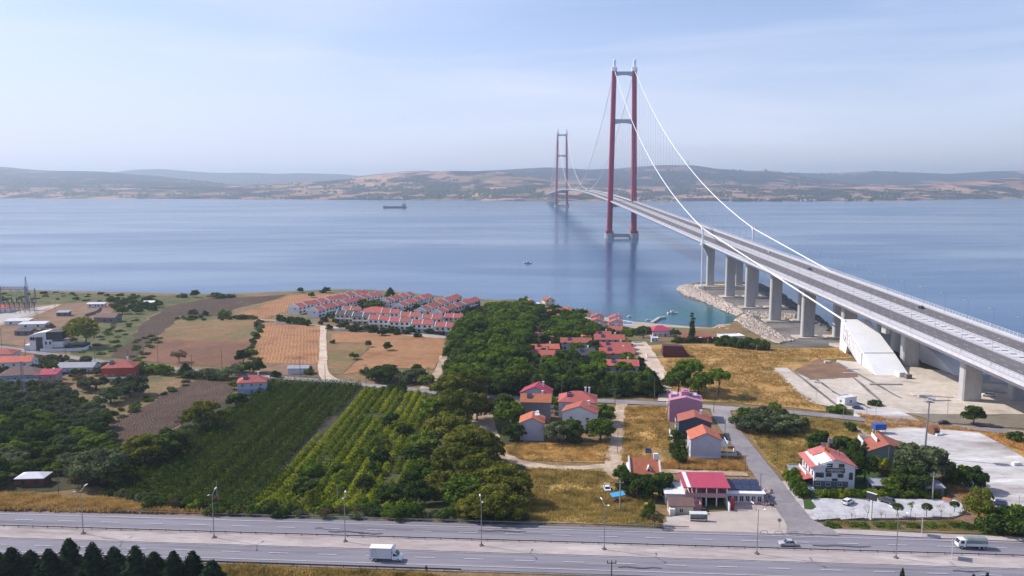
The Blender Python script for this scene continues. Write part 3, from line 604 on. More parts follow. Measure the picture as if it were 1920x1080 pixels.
for s in (-1, 1):
    railing(s*22.3, 2.0, 1, 62, 1560, 3.1, ((1.95, .13), (1.45, .06), (.95, .10), (.5, .06)), BR)
    railing(s*18.9, 1.25, 1, 62, 1560, 3.1, ((1.2, .18), (.75, .18), (.3, .22)), BR, 'crash_barrier', r=.09)
    railing(s*3.7, 1.25, 1, 62, 1560, 3.1, ((1.2, .18), (.75, .18), (.3, .22)), BR, 'crash_barrier', r=.09)
    railing(s*22.3, 1.6, 1, 1560, 4500, 14, ((1.5, .2), (.8, .2)), BR)
    railing(s*3.7, 1.2, 1, 1560, 4500, 14, ((1.1, .3), (.5, .3)), BR, 'crash_barrier')
gp = MB()
for i in range(int((4400-62)/6.2)):
    y = 64+i*6.2; c = bx(y); d = dz(y); gp.box((c, y, d-.1), (6.0, 5.4, .12))
gp.build('median_grating', M['dconc'], deck); gq = MB(); run(gq, -3., 3., -1.4, -.9); gq.build('median_trough', M['dgap'], deck)
# towers
def tower(Y):
    c = bx(Y); T = bpy.data.objects.new('tower', None); COL.objects.link(T); T.parent = BR
    def lx(z): return 23.6-(z/318)*4.9
    for s in (-1, 1):
        b = MB(); N = 8
        def ring(z):
            w_ = 5.0-.9*z/318; e = 5.6-1.2*z/318; q = 1.5; x = c+s*lx(z)
            return [(x-w_+q, Y-e), (x+w_-q, Y-e), (x+w_, Y-e+q), (x+w_, Y+e-q), (x+w_-q, Y+e), (x-w_+q, Y+e), (x-w_, Y+e-q), (x-w_, Y-e+q)]
        zz = [10, 60, 120, 180, 240, 312]
        for z0, z1 in zip(zz, zz[1:]): b.prism(ring(z0), z0, z1-.4, top=ring(z1)); b.prism([(x*1, y) for x, y in ring(z1)], z1-.4, z1, top=ring(z1))
        b.prism([(c+s*23.6+dx*6.8, Y+dy*7.4) for dx, dy in ((-1, -1), (1, -1), (1, 1), (-1, 1))], 9.5, 14)
        # groove down the roadward faces
        b.build('leg', M['red'], T)
        b = MB(); x = c+s*lx(312); b.box((x, Y, 315.5), (9.6, 10, 7)); 
        b.prism([(x+2.9*math.cos(t*math.pi/6), Y+2.9*math.sin(t*math.pi/6)) for t in range(12)], 319, 330)
        b.ball((x, Y, 330), 2.9, 12, sc=(1, 1, 1.5)); b.box((x, Y-6, 314), (3.2, 6, 4)); b.box((x, Y+6, 314), (3.2, 6, 4)); b.build('saddle_cap', M['bwhite'], T, smooth=False)
        b = MB(); b.prism([(c+s*23.6+9.3*math.cos(t*math.pi/8), Y+9.3*math.sin(t*math.pi/8)) for t in range(16)], -2, 9.8); b.build('foundation', M['conc'], T)
    for z, hh in ((307, 8.5), (219, 9.5), (62, 8)):
        b = MB(); w_ = lx(z)-3.8; n = 12; pts = [(-w_+2*w_*i/n, z+hh/2) for i in range(n+1)]+[(w_-2*w_*i/n, z-hh/2+1.6*(1-((w_-2*w_*i/n)/w_)**2)*1.6) for i in range(n+1)]
        b.extr(pts, lambda p: (c+p[0], Y-3, p[1]), lambda p: (c+p[0], Y+3, p[1])); b.build('cross_beam', M['bgrey'], T)
    MB().box((c, Y, 5.2), (30, 8, 7)).build('tie_beam', M['conc'], T)
tower(Y1); tower(Y2)
# main cables
def cz_side(y): # from tie-down (790) to tower
    t = (y-790)/(Y1-790); return 62+(315-62)*t-4*33*t*(1-t)
def cz_main(y):
    t = (y-(Y1+Y2)/2)/((Y2-Y1)/2); return 85+(315-85)*t*t
def cx(y):
    if y <= 790: return 24.3
    if y <= Y1: return 24.3-(24.3-18.7)*(y-790)/(Y1-790)
    return 18.7+4*(1-abs(y-(Y1+Y2)/2)/((Y2-Y1)/2))
def cpt(s, y):
    if y < 790: t = (y-448)/(790-448); return (bx(y)+s*((22.3 if s < 0 else 19)*(1-t)+24.3*t), y, 29.9+(62-29.9)*t)
    if y <= Y1: return (bx(y)+s*cx(y), y, cz_side(y))
    if y <= Y2: return (bx(y)+s*cx(y), y, cz_main(y))
    return (bx(y)+s*cx(Y1*2+Y2-Y1-(y-Y1)) if y <= Y2+786 else bx(y)+s*20, y, cz_side(Y1+Y2-y) if y <= Y2+786 else 62-(y-Y2-786)*.1)
for s in (-1, 1):
    pts = [cpt(s, 448)]+[cpt(s, 790)]+[cpt(s, 790+(Y1-790)*i/16) for i in range(1, 17)]+[cpt(s, Y1+(Y2-Y1)*i/48) for i in range(1, 49)]+[cpt(s, Y2+786*i/12) for i in range(1, 13)]+[cpt(s, Y2+1100)]
    b = MB(); b.sweep(pts, .5, 10); b.build('main_cable', M['cable'], BR, smooth=True)
hg = []
for s in (-1, 1):
    for y in np.arange(812, Y1-20, 24.0): hg.append((s, float(y)))
    for y in np.arange(Y1+24, Y2-20, 24.0): hg.append((s, float(y)))
    for y in np.arange(Y2+24, Y2+770, 24.0): hg.append((s, float(y)))
hg.sort(key=lambda q: q[1]); rest = MB()
for i, (s, y) in enumerate(hg):
    p = cpt(s, y); q = (bx(y)+s*22.9, y, dz(y)-.2)
    if p[2] < q[2]+.5: continue
    b = MB() if i < 100 else rest
    for o in (-.35, .35): b.tube((p[0], p[1]+o, p[2]), (q[0], q[1]+o, q[2]), .055 if i < 100 else .08, n=4)
    if i < 100: b.build('hanger', M['bgrey'], BR)
tag(rest.build('hanger', M['bgrey'], BR), kind='stuff')
for s in (-1, 1):       # tie-down struts at the end of the side span
    b = MB(); y = 790; p = cpt(s, y); x = bx(y)+s*24.0
    b.tube((p[0], y, p[2]), (x, y, dz(y)), .95, n=8).tube((x, y, dz(y)), (x, y, 4), .7, n=8).box((p[0], y, p[2]), (2.4, 4, 2.2)).box((x, y, 5), (3.5, 3.5, 3)).box((x, y, dz(y)-1), (2.6, 3, 1.6)); b.build('tie_down_strut', M['bwhite'], BR)
# approach piers
def oblong(x, y, w_, d, n=6):
    q = .55; a, e = w_/2, d/2
    return [(x-a+q, y-e), (x+a-q, y-e), (x+a, y-e+q), (x+a, y+e-q), (x+a-q, y+e), (x-a+q, y+e), (x-a, y+e-q), (x-a, y-e+q)]
    r = d/2; o = []
    for i in range(n+1): t = -math.pi/2+math.pi*i/n; o.append((x+w_/2-r+r*math.cos(t), y+r*math.sin(t)))
    for i in range(n+1): t = math.pi/2+math.pi*i/n; o.append((x-w_/2+r+r*math.cos(t), y+r*math.sin(t)))
    return o
def pier(x, y, top, w_=8.2, d=4.4, cap=True, base=True):
    z = min(h(x, y), 13.2); P = MB().prism(oblong(x, y, w_, d), z-1, top).build('pier', M['conc'], BR)
    if base: MB().box((x, y, z+.35), (17, 13, 1.3)).build('pile_cap', M['yard'], P)
    return P
for i, y in enumerate((735, 671, 605, 537, 471)):
    for s in (-1, 1): pier(bx(y)+s*10.6-.3, y, dz(y)-3.5)
for y in (342, 277): 
    for s in (-1, 1): pier(bx(y)+s*10.6-.3, y, dz(y)-3.5, base=False)
y = 410; P = pier(202, y, dz(y)-7, base=False); MB().hull8([(194, y-2.6, dz(y)-7), (207, y-2.6, dz(y)-7), (207, y+2.6, dz(y)-7), (194, y+2.6, dz(y)-7), (190, y-2.6, dz(y)-3.6), (213, y-2.6, dz(y)-3.6), (213, y+2.6, dz(y)-3.6), (190, y+2.6, dz(y)-3.6)]).lh(188, 190.1, y-2.4, y+2.4, dz(y)-7.5, dz(y)-3.4).build('pier_cap', M['conc'], P)
pier(221, y, dz(y)-3.5, base=False)
# the portal bent where the side span ends
y = 798; c = bx(y); z0 = 3
for s in (-1, 1):
    P = MB().prism(oblong(c+s*14, y, 7, 5), z0-1, dz(y)-8).build('pier', M['conc'], BR)
    MB().hull8([(c+s*14-3.4, y-2.4, dz(y)-14), (c+s*14+3.4, y-2.4, dz(y)-14), (c+s*14+3.4, y+2.4, dz(y)-14), (c+s*14-3.4, y+2.4, dz(y)-14), (c+s*14-3.4+s*3-2, y-2.6, dz(y)-3.6), (c+s*14+3.4+s*3+1, y-2.6, dz(y)-3.6), (c+s*14+3.4+s*3+1, y+2.6, dz(y)-3.6), (c+s*14-3.4+s*3-2, y+2.6, dz(y)-3.6)]).build('pier_cap', M['conc'], P)
MB().lh(c-11, c+11, y-2.2, y+2.2, dz(y)-8, dz(y)-3.7).build('cross_beam', M['conc'], BR)
MB().lh(c-27, c+27, y-9, y+9, 2.5, 6.2).lh(c-24, c+24, y-12, y-9.1, 2.5, 4).build('pile_cap', M['yard'], BR)
MB().lh(c-24, c-17, y-4, y+5, dz(y)-3.5, dz(y)-1.2).lh(c+17, c+24, y-4, y+5, dz(y)-3.5, dz(y)-1.2).build('bearing_housing', M['bgrey'], BR)
# far approach viaduct
for k in range(7):
    y = Y2+790+k*95
    for s in (-1, 1): MB().prism(oblong(bx(y)+s*10, y, 8, 4), -2, dz(y)-3).build('pier', M['conc'], BR)
MB().box((bx(4400), 4390, 3), (60, 40, 9)).build('pile_cap', M['yard'], BR)
# anchor blocks: leg at the sea end, long slope down to the yard
def anchor(x0, x1, n0, n1, side):
    """x0..x1 at the sea end, n0..n1 at the foot"""
    X = lambda y, a, b: a+(b-a)*(453-y)/(453-388)
    def pt(y, z, s): return (X(y, x0, n0) if s == 0 else X(y, x1, n1), y, z)
    prof = [(453, 12.), (441, 12.), (437.5, 20.3), (416, 12.), (388, 12.), (388, 13.75), (409, 20.2), (450, 30.3), (452, 30.3)]
    b = MB(); b.extr(prof, lambda p: pt(p[0]+(0), p[1], 0), lambda p: pt(p[0], p[1], 1))
    bb = b.build('anchorage', M['anch'], BR)
    return bb, pt
A1, apt = anchor(183.6, 198.5, 175.6, 191.5, -1)
A2, _ = anchor(212, 226, 214, 236, 1)
MB().quadpts([tuple(Vector(apt(409.3, 20.28, 0))+Vector((0, 0, .05))), tuple(Vector(apt(409.3, 20.28, 1))+Vector((0, 0, .05))), tuple(Vector(apt(408.7, 20.1, 1))+Vector((0, 0, .05))), tuple(Vector(apt(408.7, 20.1, 0))+Vector((0, 0, .05)))]).build('seam', M['dgap'], A1)
def text_mesh(s, size, ext, m, name='lettering'):
    c = bpy.data.curves.new(name, 'FONT'); c.body = s; c.size = size; c.extrude = ext; c.align_x = 'CENTER'; c.align_y = 'CENTER'
    t = bpy.data.objects.new(name, c); COL.objects.link(t); dg = bpy.context.evaluated_depsgraph_get(); dg.update()
    me = bpy.data.meshes.new_from_object(t.evaluated_get(dg)); bpy.data.objects.remove(t); me.materials.clear(); me.materials.append(m); return me
M['relief'] = mat('relief_lit_white', (.92, .92, .92), rough=.6)  # brighter than the block: sunlit ribs and digits painted into the colour
# relief year and ribs on the left face: u runs down the slope
def face_pt(y, f, off=-.6):      # f: 0 lower edge .. 1 upper edge of the band
    zt = 30.3-(450-y)*(30.3-20.2)/41-1.0; zb = max(zt-7.6, 21.5-(441.5-y)*9.5/25.5+1.4) if y < 441.5 else zt-7.6
    p = apt(y, zb+(zt-zb)*f, 0); return (p[0]+off, p[1], p[2])
def relief(b, segs, y0, wd):
    for (a0, b0, a1, b1) in segs:     # rectangles in a unit glyph box, x right = towards the viewer (falling y)
        P = [face_pt(y0-wd*q[0], q[1]) for q in ((a0, b0), (a1, b0), (a1, b1), (a0, b1))]; Q = [(p[0]+.8, p[1], p[2]) for p in P]
        b.hull8([P[0], P[1], P[2], P[3], Q[0], Q[1], Q[2], Q[3]])
b = MB(); relief(b, [(0, -.06, 1, 1.05)], 447.2, 36.5); RP = b.build('recess_shade_panel', mat('recess_shade_grey', (.50, .50, .53), rough=.9), A1); RP.location = (.35, 0, 0)  # grey sheet behind the ribs: shade of the recesses put into its colour
b = MB(); t_ = .26
one = [(.35, 0, .65, 1)]; nine = [(0, .45, t_, 1), (1-t_, 0, 1, 1), (t_, .86, 1-t_, 1), (t_, .42, 1-t_, .56), (0, 0, 1-t_, .14)]
five = [(0, .48, t_, 1), (t_, .86, 1, 1), (t_, .46, 1, .6), (1-t_, .14, 1, .46), (0, 0, 1, .14)]
for k, gl in enumerate((one, nine, one, five)): relief(b, gl, 446.5-k*3.6, 2.7)
b.build('lettering', M['relief'], A1)
b = MB()
for k in range(9): relief(b, [(0, 0, 1, 1)], 431.5-k*2.35, 1.2)
b.build('relief_rib', M['relief'], A1)
# lamps along both sides of the deck
def deck_lamp():
    t = thing('street_lamp', '', 'street lamp', (0, 0, 0), 0, 'lamp posts along both edges of the bridge deck')
    MB().tube((0, 0, 0), (0, 0, 10.5), .11, .06, 6).build('pole', M['steel'], t)
    MB().tube((0, 0, 10.5), (1.9, 0, 10.8), .05, .05, 5).build('arm', M['steel'], t); MB().box((2.3, 0, 10.8), (.9, .3, .14)).build('lamp_head', M['bwhite'], t)
    return t
L0 = deck_lamp(); first = True
for s in (-1, 1):
    for i in range(60):
        y = 292+i*22.0
        if y > 1560: break
        lb = '%s single-arm lamp post on the %s edge of the bridge deck from land' % (ordn(i), 'left' if s < 0 else 'right')
        if first: o = L0; first = False; o['label'] = lb
        else: o = dup(L0, (0, 0, 0), label=lb)
        o.location = (bx(y)+s*19.3, y, dz(y)-.05); o.rotation_euler = (0, 0, 0 if s < 0 else math.pi)
# ================================================================ buildings
def roofm(n, a, b): return mat(n, a, b, .8, .85, .05, 3, detail=6, rand=.16, lo=.3, hi=.7, stretch=(1, .3, 1))
M['rred'] = roofm('roof_tiles_red', (.43, .125, .095), (.33, .09, .07)); M['rorange'] = roofm('roof_tiles_orange', (.52, .165, .09), (.40, .12, .065))
M['rpink'] = roofm('roof_sheet_magenta', (.42, .06, .10), (.36, .05, .085)); M['rdark'] = roofm('roof_tiles_charcoal', (.115, .10, .11), (.085, .075, .08))
M['rbrown'] = roofm('roof_tiles_brown', (.22, .13, .11), (.16, .10, .085)); M['rgrey'] = roofm('roof_sheet_grey', (.34, .34, .38), (.27, .27, .31)); M['rwhite'] = roofm('roof_sheet_white', (.70, .70, .72), (.6, .6, .62))
def wallm(n, a, k=.9): return mat(n, a, tuple(c*k for c in a), .5, .9, .01, 3, detail=6)
M['ww'] = wallm('white_render', (.74, .73, .74)); M['wg'] = wallm('pale_grey_render', (.66, .65, .69)); M['wlav'] = wallm('lavender_grey_render', (.50, .49, .58)); M['wdg'] = wallm('dark_grey_render', (.20, .19, .20)); M['wnavy'] = wallm('slate_blue_render', (.075, .09, .13))
M['wpink'] = wallm('pink_render', (.50, .24, .34)); M['wred'] = wallm('brick_red_render', (.40, .085, .055)); M['wcream'] = wallm('cream_render', (.66, .58, .46)); M['wblue'] = wallm('grey_blue_render', (.30, .37, .47)); M['wgreen'] = wallm('grey_green_render', (.24, .28, .27)); M['wrose'] = wallm('rose_render', (.50, .29, .30))
M['wbrown'] = wallm('brown_timber', (.15, .06, .045)); M['wbeige'] = wallm('beige_render', (.50, .44, .40))
M['glass'] = mat('window_glass', (.03, .035, .05), rough=.15, spec=.5); M['frame'] = mat('window_frame', (.62, .61, .63), rough=.6); M['framed'] = mat('dark_frame', (.05, .05, .06), rough=.5)
M['trim'] = mat('white_trim', (.76, .75, .75), rough=.7); M['door'] = mat('door_paint', (.16, .10, .08), rough=.6); M['solar'] = mat('solar_panel', (.035, .045, .10), rough=.2, spec=.5); M['blue'] = mat('blue_paint', (.03, .10, .42), rough=.4)
WM = {}
def wmesh(w, hh, fm='frame', arch=False):
    k = (w, hh, fm, arch)
    if k not in WM:
        b = MB(); t = .13
        b.lh(-w/2, w/2, -.06, .02, hh/2-t, hh/2).lh(-w/2, w/2, -.09, .02, -hh/2-.02, -hh/2+t).lh(-w/2, -w/2+t, -.055, .02, -hh/2+t, hh/2-t).lh(w/2-t, w/2, -.055, .02, -hh/2+t, hh/2-t).lh(-.05, .05, -.05, .02, -hh/2+t, hh/2-t)
        if arch: b.prism([(0, 0)], 0, 0) if 0 else b.extr([(math.cos(math.pi*i/8)*w/2, hh/2+math.sin(math.pi*i/8)*w/2*.8) for i in range(9)], lambda p: (p[0], -.05, p[1]), lambda p: (p[0], .02, p[1]), mi=1)
        b.lh(-w/2+t, w/2-t, -.02, .015, -hh/2+t, hh/2-t, mi=1)
        WM[k] = b.mesh('window', [M[fm], M['glass']])
    return WM[k]
def window(t, side, w, d, s, z, ww=1.3, wh=1.3, fm='frame', arch=False, name='window'):
    o = link(name, wmesh(ww, wh, fm, arch), t)
    if side == 'f': o.location = (s, -d/2, z)
    elif side == 'b': o.location = (s, d/2, z); o.rotation_euler = (0, 0, math.pi)
    elif side == 'l': o.location = (-w/2, s, z); o.rotation_euler = (0, 0, -math.pi/2)
    else: o.location = (w/2, s, z); o.rotation_euler = (0, 0, math.pi/2)
    return o
def gable_wall(w, d, ht, rise, along):
    b = MB()
    if rise <= 0: return b.lh(-w/2, w/2, -d/2, d/2, -1.2, ht)
    if along == 'y': b.extr([(-w/2, -1.2), (w/2, -1.2), (w/2, ht), (0, ht+rise), (-w/2, ht)], lambda p: (p[0], -d/2, p[1]), lambda p: (p[0], d/2, p[1]))
    else: b.extr([(-d/2, -1.2), (d/2, -1.2), (d/2, ht), (0, ht+rise), (-d/2, ht)], lambda p: (w/2, p[0], p[1]), lambda p: (-w/2, p[0], p[1]))
    return b
def roof_mb(w, d, ht, rise, kind, ov=.45, th=.2):
    b = MB()
    if kind in ('x', 'y'):
        a, L_ = (w/2, d/2) if kind == 'y' else (d/2, w/2); k = rise/a; L_ += ov if ov > .3 else .02
        for s in (-1, 1):
            e = a+ov; pr = [(0, ht+rise+.05), (s*e, ht-k*ov+.05), (s*e, ht-k*ov+.05+th), (0, ht+rise+.05+th)]
            if kind == 'y': b.extr(pr, lambda p: (p[0], -L_, p[1]), lambda p: (p[0], L_, p[1]))
            else: b.extr(pr, lambda p: (L_, p[0], p[1]), lambda p: (-L_, p[0], p[1]))
    elif kind == 'hip':
        W_, D_ = w/2+ov, d/2+ov; r = max(W_-D_, 0) if W_ > D_ else 0; q = max(D_-W_, 0)
        b.prism([(-W_, -D_), (W_, -D_), (W_, D_), (-W_, D_)], ht-.12, ht+.06)
        k = len(b.v); b.v += [(-W_, -D_, ht+.06), (W_, -D_, ht+.06), (W_, D_, ht+.06), (-W_, D_, ht+.06), (-r, -q, ht+rise), (r if r else .01, -q, ht+rise), (r if r else .01, q+.01, ht+rise), (-r, q+.01, ht+rise)]
        for f in ((0, 1, 5, 4), (1, 2, 6, 5), (2, 3, 7, 6), (3, 0, 4, 7), (4, 5, 6, 7)): b.f.append(tuple(k+i for i in f)); b.m.append(0)
    elif kind == 'flat':
        b.lh(-w/2-.1, w/2+.1, -d/2-.1, d/2+.1, ht, ht+.16)
        for x0, x1, y0, y1 in ((-w/2-.1, w/2+.1, -d/2-.1, -d/2+.1), (-w/2-.1, w/2+.1, d/2-.1, d/2+.1), (-w/2-.1, -w/2+.1, -d/2+.1, d/2-.1), (w/2-.1, w/2+.1, -d/2+.1, d/2-.1)): b.lh(x0, x1, y0, y1, ht+.16, ht+.45)
    elif kind == 'shed':
        b.hull8([(-w/2-ov, -d/2-ov, ht-.05), (w/2+ov, -d/2-ov, ht-.05), (w/2+ov, d/2+ov, ht+rise), (-w/2-ov, d/2+ov, ht+rise), (-w/2-ov, -d/2-ov, ht+th-.05), (w/2+ov, -d/2-ov, ht+th-.05), (w/2+ov, d/2+ov, ht+rise+th), (-w/2-ov, d/2+ov, ht+rise+th)])
    return b
def house(label, px, py, w, d, ht, rz, kind, rise, wm, rm, fl=2, nf=3, nl=2, nr=None, cat='house', name='house', base=None, chim=1, door=True, group=None, ww=1.2, wh=1.25, fm='frame', ov=.4, z=None, loc=None, balcony=None, fz=2.85):
    x, y, g_ = G(px, py) if loc is None else loc
    t = thing(name, label, cat, (x, y, g_ if z is None else z), R(rz), group)
    gable_wall(w, d, ht, rise if kind in ('x', 'y') else 0, kind).build('wall', M[wm], t)
    if base: MB().lh(-w/2-.05, w/2+.05, -d/2-.05, d/2+.05, -1.1, base[1]).build('base_wall', M[base[0]], t)
    rf = roof_mb(w, d, ht, rise, kind, ov).build('roof', M[rm], t)
    for c in range(chim):
        MB().lh(w*.18+c*1.5, w*.18+.7+c*1.5, d*.12, d*.12+.7, ht, ht+rise+1.0).lh(w*.18-.1+c*1.5, w*.18+.8+c*1.5, d*.12-.1, d*.12+.8, ht+rise+1, ht+rise+1.12).build('chimney', M['trim'], rf)
    if chim and kind in ('x', 'hip') and w > 8 and rise > 1.2:
        q = rise/(d/2); yy = -d*.24; zz = ht+rise-abs(yy)*q+(.5 if kind == 'hip' else .55); hh_ = MB().box((-w*.22, yy, zz), (2.0, 1.5, .1), rx=math.atan(q)+.1).tube((-w*.22-1, yy+.9, zz+.75), (-w*.22+1, yy+.9, zz+.75), .26, .26, 8).build('water_heater', [M['solar']], rf)
    for f in range(fl):
        zz = 1.55+f*fz
        for i in range(nf):
            s = (i-(nf-1)/2)*w/(nf+.1)
            if door and f == 0 and i == nf//2:
                MB().lh(s-.5, s+.5, -d/2-.06, -d/2+.02, 0, 2.1).build('door', M['door'], t)
            else: window(t, 'f', w, d, s, zz, ww, wh, fm)
        for i in range(nl): window(t, 'l', w, d, (i-(nl-1)/2)*d/(nl+.1), zz, ww, wh, fm)
        for i in range(nl if nr is None else nr): window(t, 'r', w, d, (i-((nl if nr is None else nr)-1)/2)*d/((nl if nr is None else nr)+.1), zz, ww, wh, fm)
        for i in range(2): window(t, 'b', w, d, (i-.5)*w/2.1, zz, ww, wh, fm)
    if balcony:
        for (side, zb, bw, bd) in balcony:
            b = MB(); rl = MB(); 
            if side == 'f': b.lh(-bw/2, bw/2, -d/2-bd, -d/2-.01, zb-.15, zb); rl.lh(-bw/2, bw/2, -d/2-bd, -d/2-bd+.08, zb, zb+.9)
            if side == 'l': b.lh(-w/2-bd, -w/2-.01, -bw/2, bw/2, zb-.15, zb); rl.lh(-w/2-bd, -w/2-bd+.08, -bw/2, bw/2, zb, zb+.9)
            if side == 'r': b.lh(w/2+.01, w/2+bd, -bw/2, bw/2, zb-.15, zb); rl.lh(w/2+bd-.08, w/2+bd, -bw/2, bw/2, zb, zb+.9)
            B = b.build('balcony', M['trim'], t); rl.build('railing', M['trim'], B)
    return t
FOOT = []      # footprints kept clear of trees: (x, y, radius)
def foot(px, py, r): x, y, _ = G(px, py); FOOT.append((x, y, r))
# ---- the terraced estate by the coast
def unit(rm, wm, white_end, fl=2):
    t = thing('terraced_house', '', 'house', (0, 0, 0))
    w, d, ht, rise = 6.4, 9.0, 5.2, 2.0
    gable_wall(w, d, ht, rise, 'x').build('wall', M[wm], t)
    rf = roof_mb(w, d, ht, rise, 'x', .28).build('roof', M[rm], t)
    b = MB()         # party wall standing proud of the tiles on one side
    b.extr([(-d/2-.35, ht-.35), (d/2+.35, ht-.35), (d/2+.35, ht+.2), (0, ht+rise+.65), (-d/2-.35, ht+.2)], lambda p: (-w/2-.15, p[0], p[1]), lambda p: (-w/2+.2, p[0], p[1])); b.build('parapet', M['trim'], t)
    MB().lh(.8, 1.4, 1, 1.6, ht+.4, ht+rise+.9).build('chimney', M['trim'], rf)
    for z in (1.4, 4.0):
        for s in (-1.5, 1.5): window(t, 'f', w, d, s, z, 1.5, 1.3, 'framed')
        window(t, 'b', w, d, 1, z, 1.4, 1.3, 'framed')
    if white_end: window(t, 'l', w, d, -1.5, 4.0, .9, 1.0, 'framed')
    MB().lh(-w/2+.3, w/2-.3, -d/2-1.4, -d/2-.01, 2.5, 2.65).lh(-w/2+.3, w/2-.3, -d/2-1.4, -d/2-1.3, 2.65, 3.4).build('balcony', M['trim'], t)
    return t
UR = unit('rred', 'ww', 1); UD = unit('rdark', 'wbeige', 1); used_u = {id(UR): False, id(UD): False}
def put_unit(proto, loc, rz, label, group, sc=(1, 1, 1)):
    if not used_u[id(proto)]:
        used_u[id(proto)] = True; o = proto; o.location = loc; o.rotation_euler = (0, 0, rz); o['label'] = label; o['group'] = group; o.scale = sc
    else: o = dup(proto, loc, rz, sc, label, group)
    FOOT.append((loc[0], loc[1], 6.5)); return o
def row(a, b, n, nm, group='terraced houses of the coastal estate', flip=0):
    A = G(*a); B = G(*b); ang = math.atan2(B[1]-A[1], B[0]-A[0]); L_ = math.dist(A[:2], B[:2]); s = L_/n/6.4
    for i in range(n):
        t = (i+.5)/n; q = ((i//2) % 2)*1.3-.6; x = A[0]+(B[0]-A[0])*t-math.sin(ang)*q; y = A[1]+(B[1]-A[1])*t+math.cos(ang)*q
        put_unit(UR, (x, y, h(x, y)+.35*math.sin(i*1.9)+.1), ang, 'red-tiled terraced house, %s from the inland end of %s' % (ordn(i), nm), group, (s*.985, 1.0, 1))
row((549, 589), (684, 559), 10, 'the leftmost estate row')
row((585, 596), (708, 563), 10, 'the second estate row from the left')
row((718, 578), (768, 564), 5, 'the third estate row from the left')
row((744, 587), (803, 567), 6, 'the fourth estate row from the left')
row((786, 596), (858, 567), 7, 'the fifth estate row from the left')
row((816, 600), (893, 573), 7, 'the rightmost estate row')
def pair(px, py, sp, proto, lab, rz=-6, n=2, sz=1.08):
    x, y, z = G(px, py); c, s = math.cos(R(rz)), math.sin(R(rz))
    for k in range(n):
        o = (k-(n-1)/2)*6.4*sz; xx, yy = x+o*c, y+o*s
        put_unit(proto, (xx, yy, z), R(rz), lab % (('left', 'right')[k] if n == 2 else ''), 'paired houses at the front of the estate', (sz, .95, 1.06))
pair(650, 603, 0, UD, '%s half of the charcoal-roofed beige pair at the estate front left corner', sz=1.0)
pair(683, 607, 0, UD, '%s half of the charcoal-roofed beige pair with open frame, second at the estate front', sz=1.15)
pair(713, 613, 0, UR, '%s half of the red-roofed pair beside the charcoal-roofed houses')
pair(752, 617, 0, UR, '%s half of the stepped red-roofed pair in the middle of the estate front')
pair(794, 622, 0, UR, '%s half of the red-roofed pair behind the bushes right of the estate front middle')
pair(838, 627, 0, UR, '%s half of the rightmost red-roofed pair beside the big grove')
pair(734, 600, 0, UR, '%s half of the red-roofed pair in the second line left of centre', sz=1.0)
pair(771, 606, 0, UR, '%s half of the red-roofed pair in the second line at centre', sz=1.05)
pair(812, 611, 0, UR, '%s half of the red-roofed pair with white end wall in the second line, right', sz=1.05)
pair(852, 609, 0, UR, '%s half of the low red-roofed pair half hidden by the grove edge', sz=.95)
house('large hipped red roof hall in the middle of the coastal estate', 707, 594, 22, 14, 4.2, -6, 'hip', 3.2, 'wg', 'rred', 1, 5, 2, chim=0, name='community_hall', cat='hall')
for q in ((650, 592), (672, 597)): pass
pair(660, 594, 0, UR, '%s half of the red-roofed pair behind the charcoal-roofed houses', sz=.95)
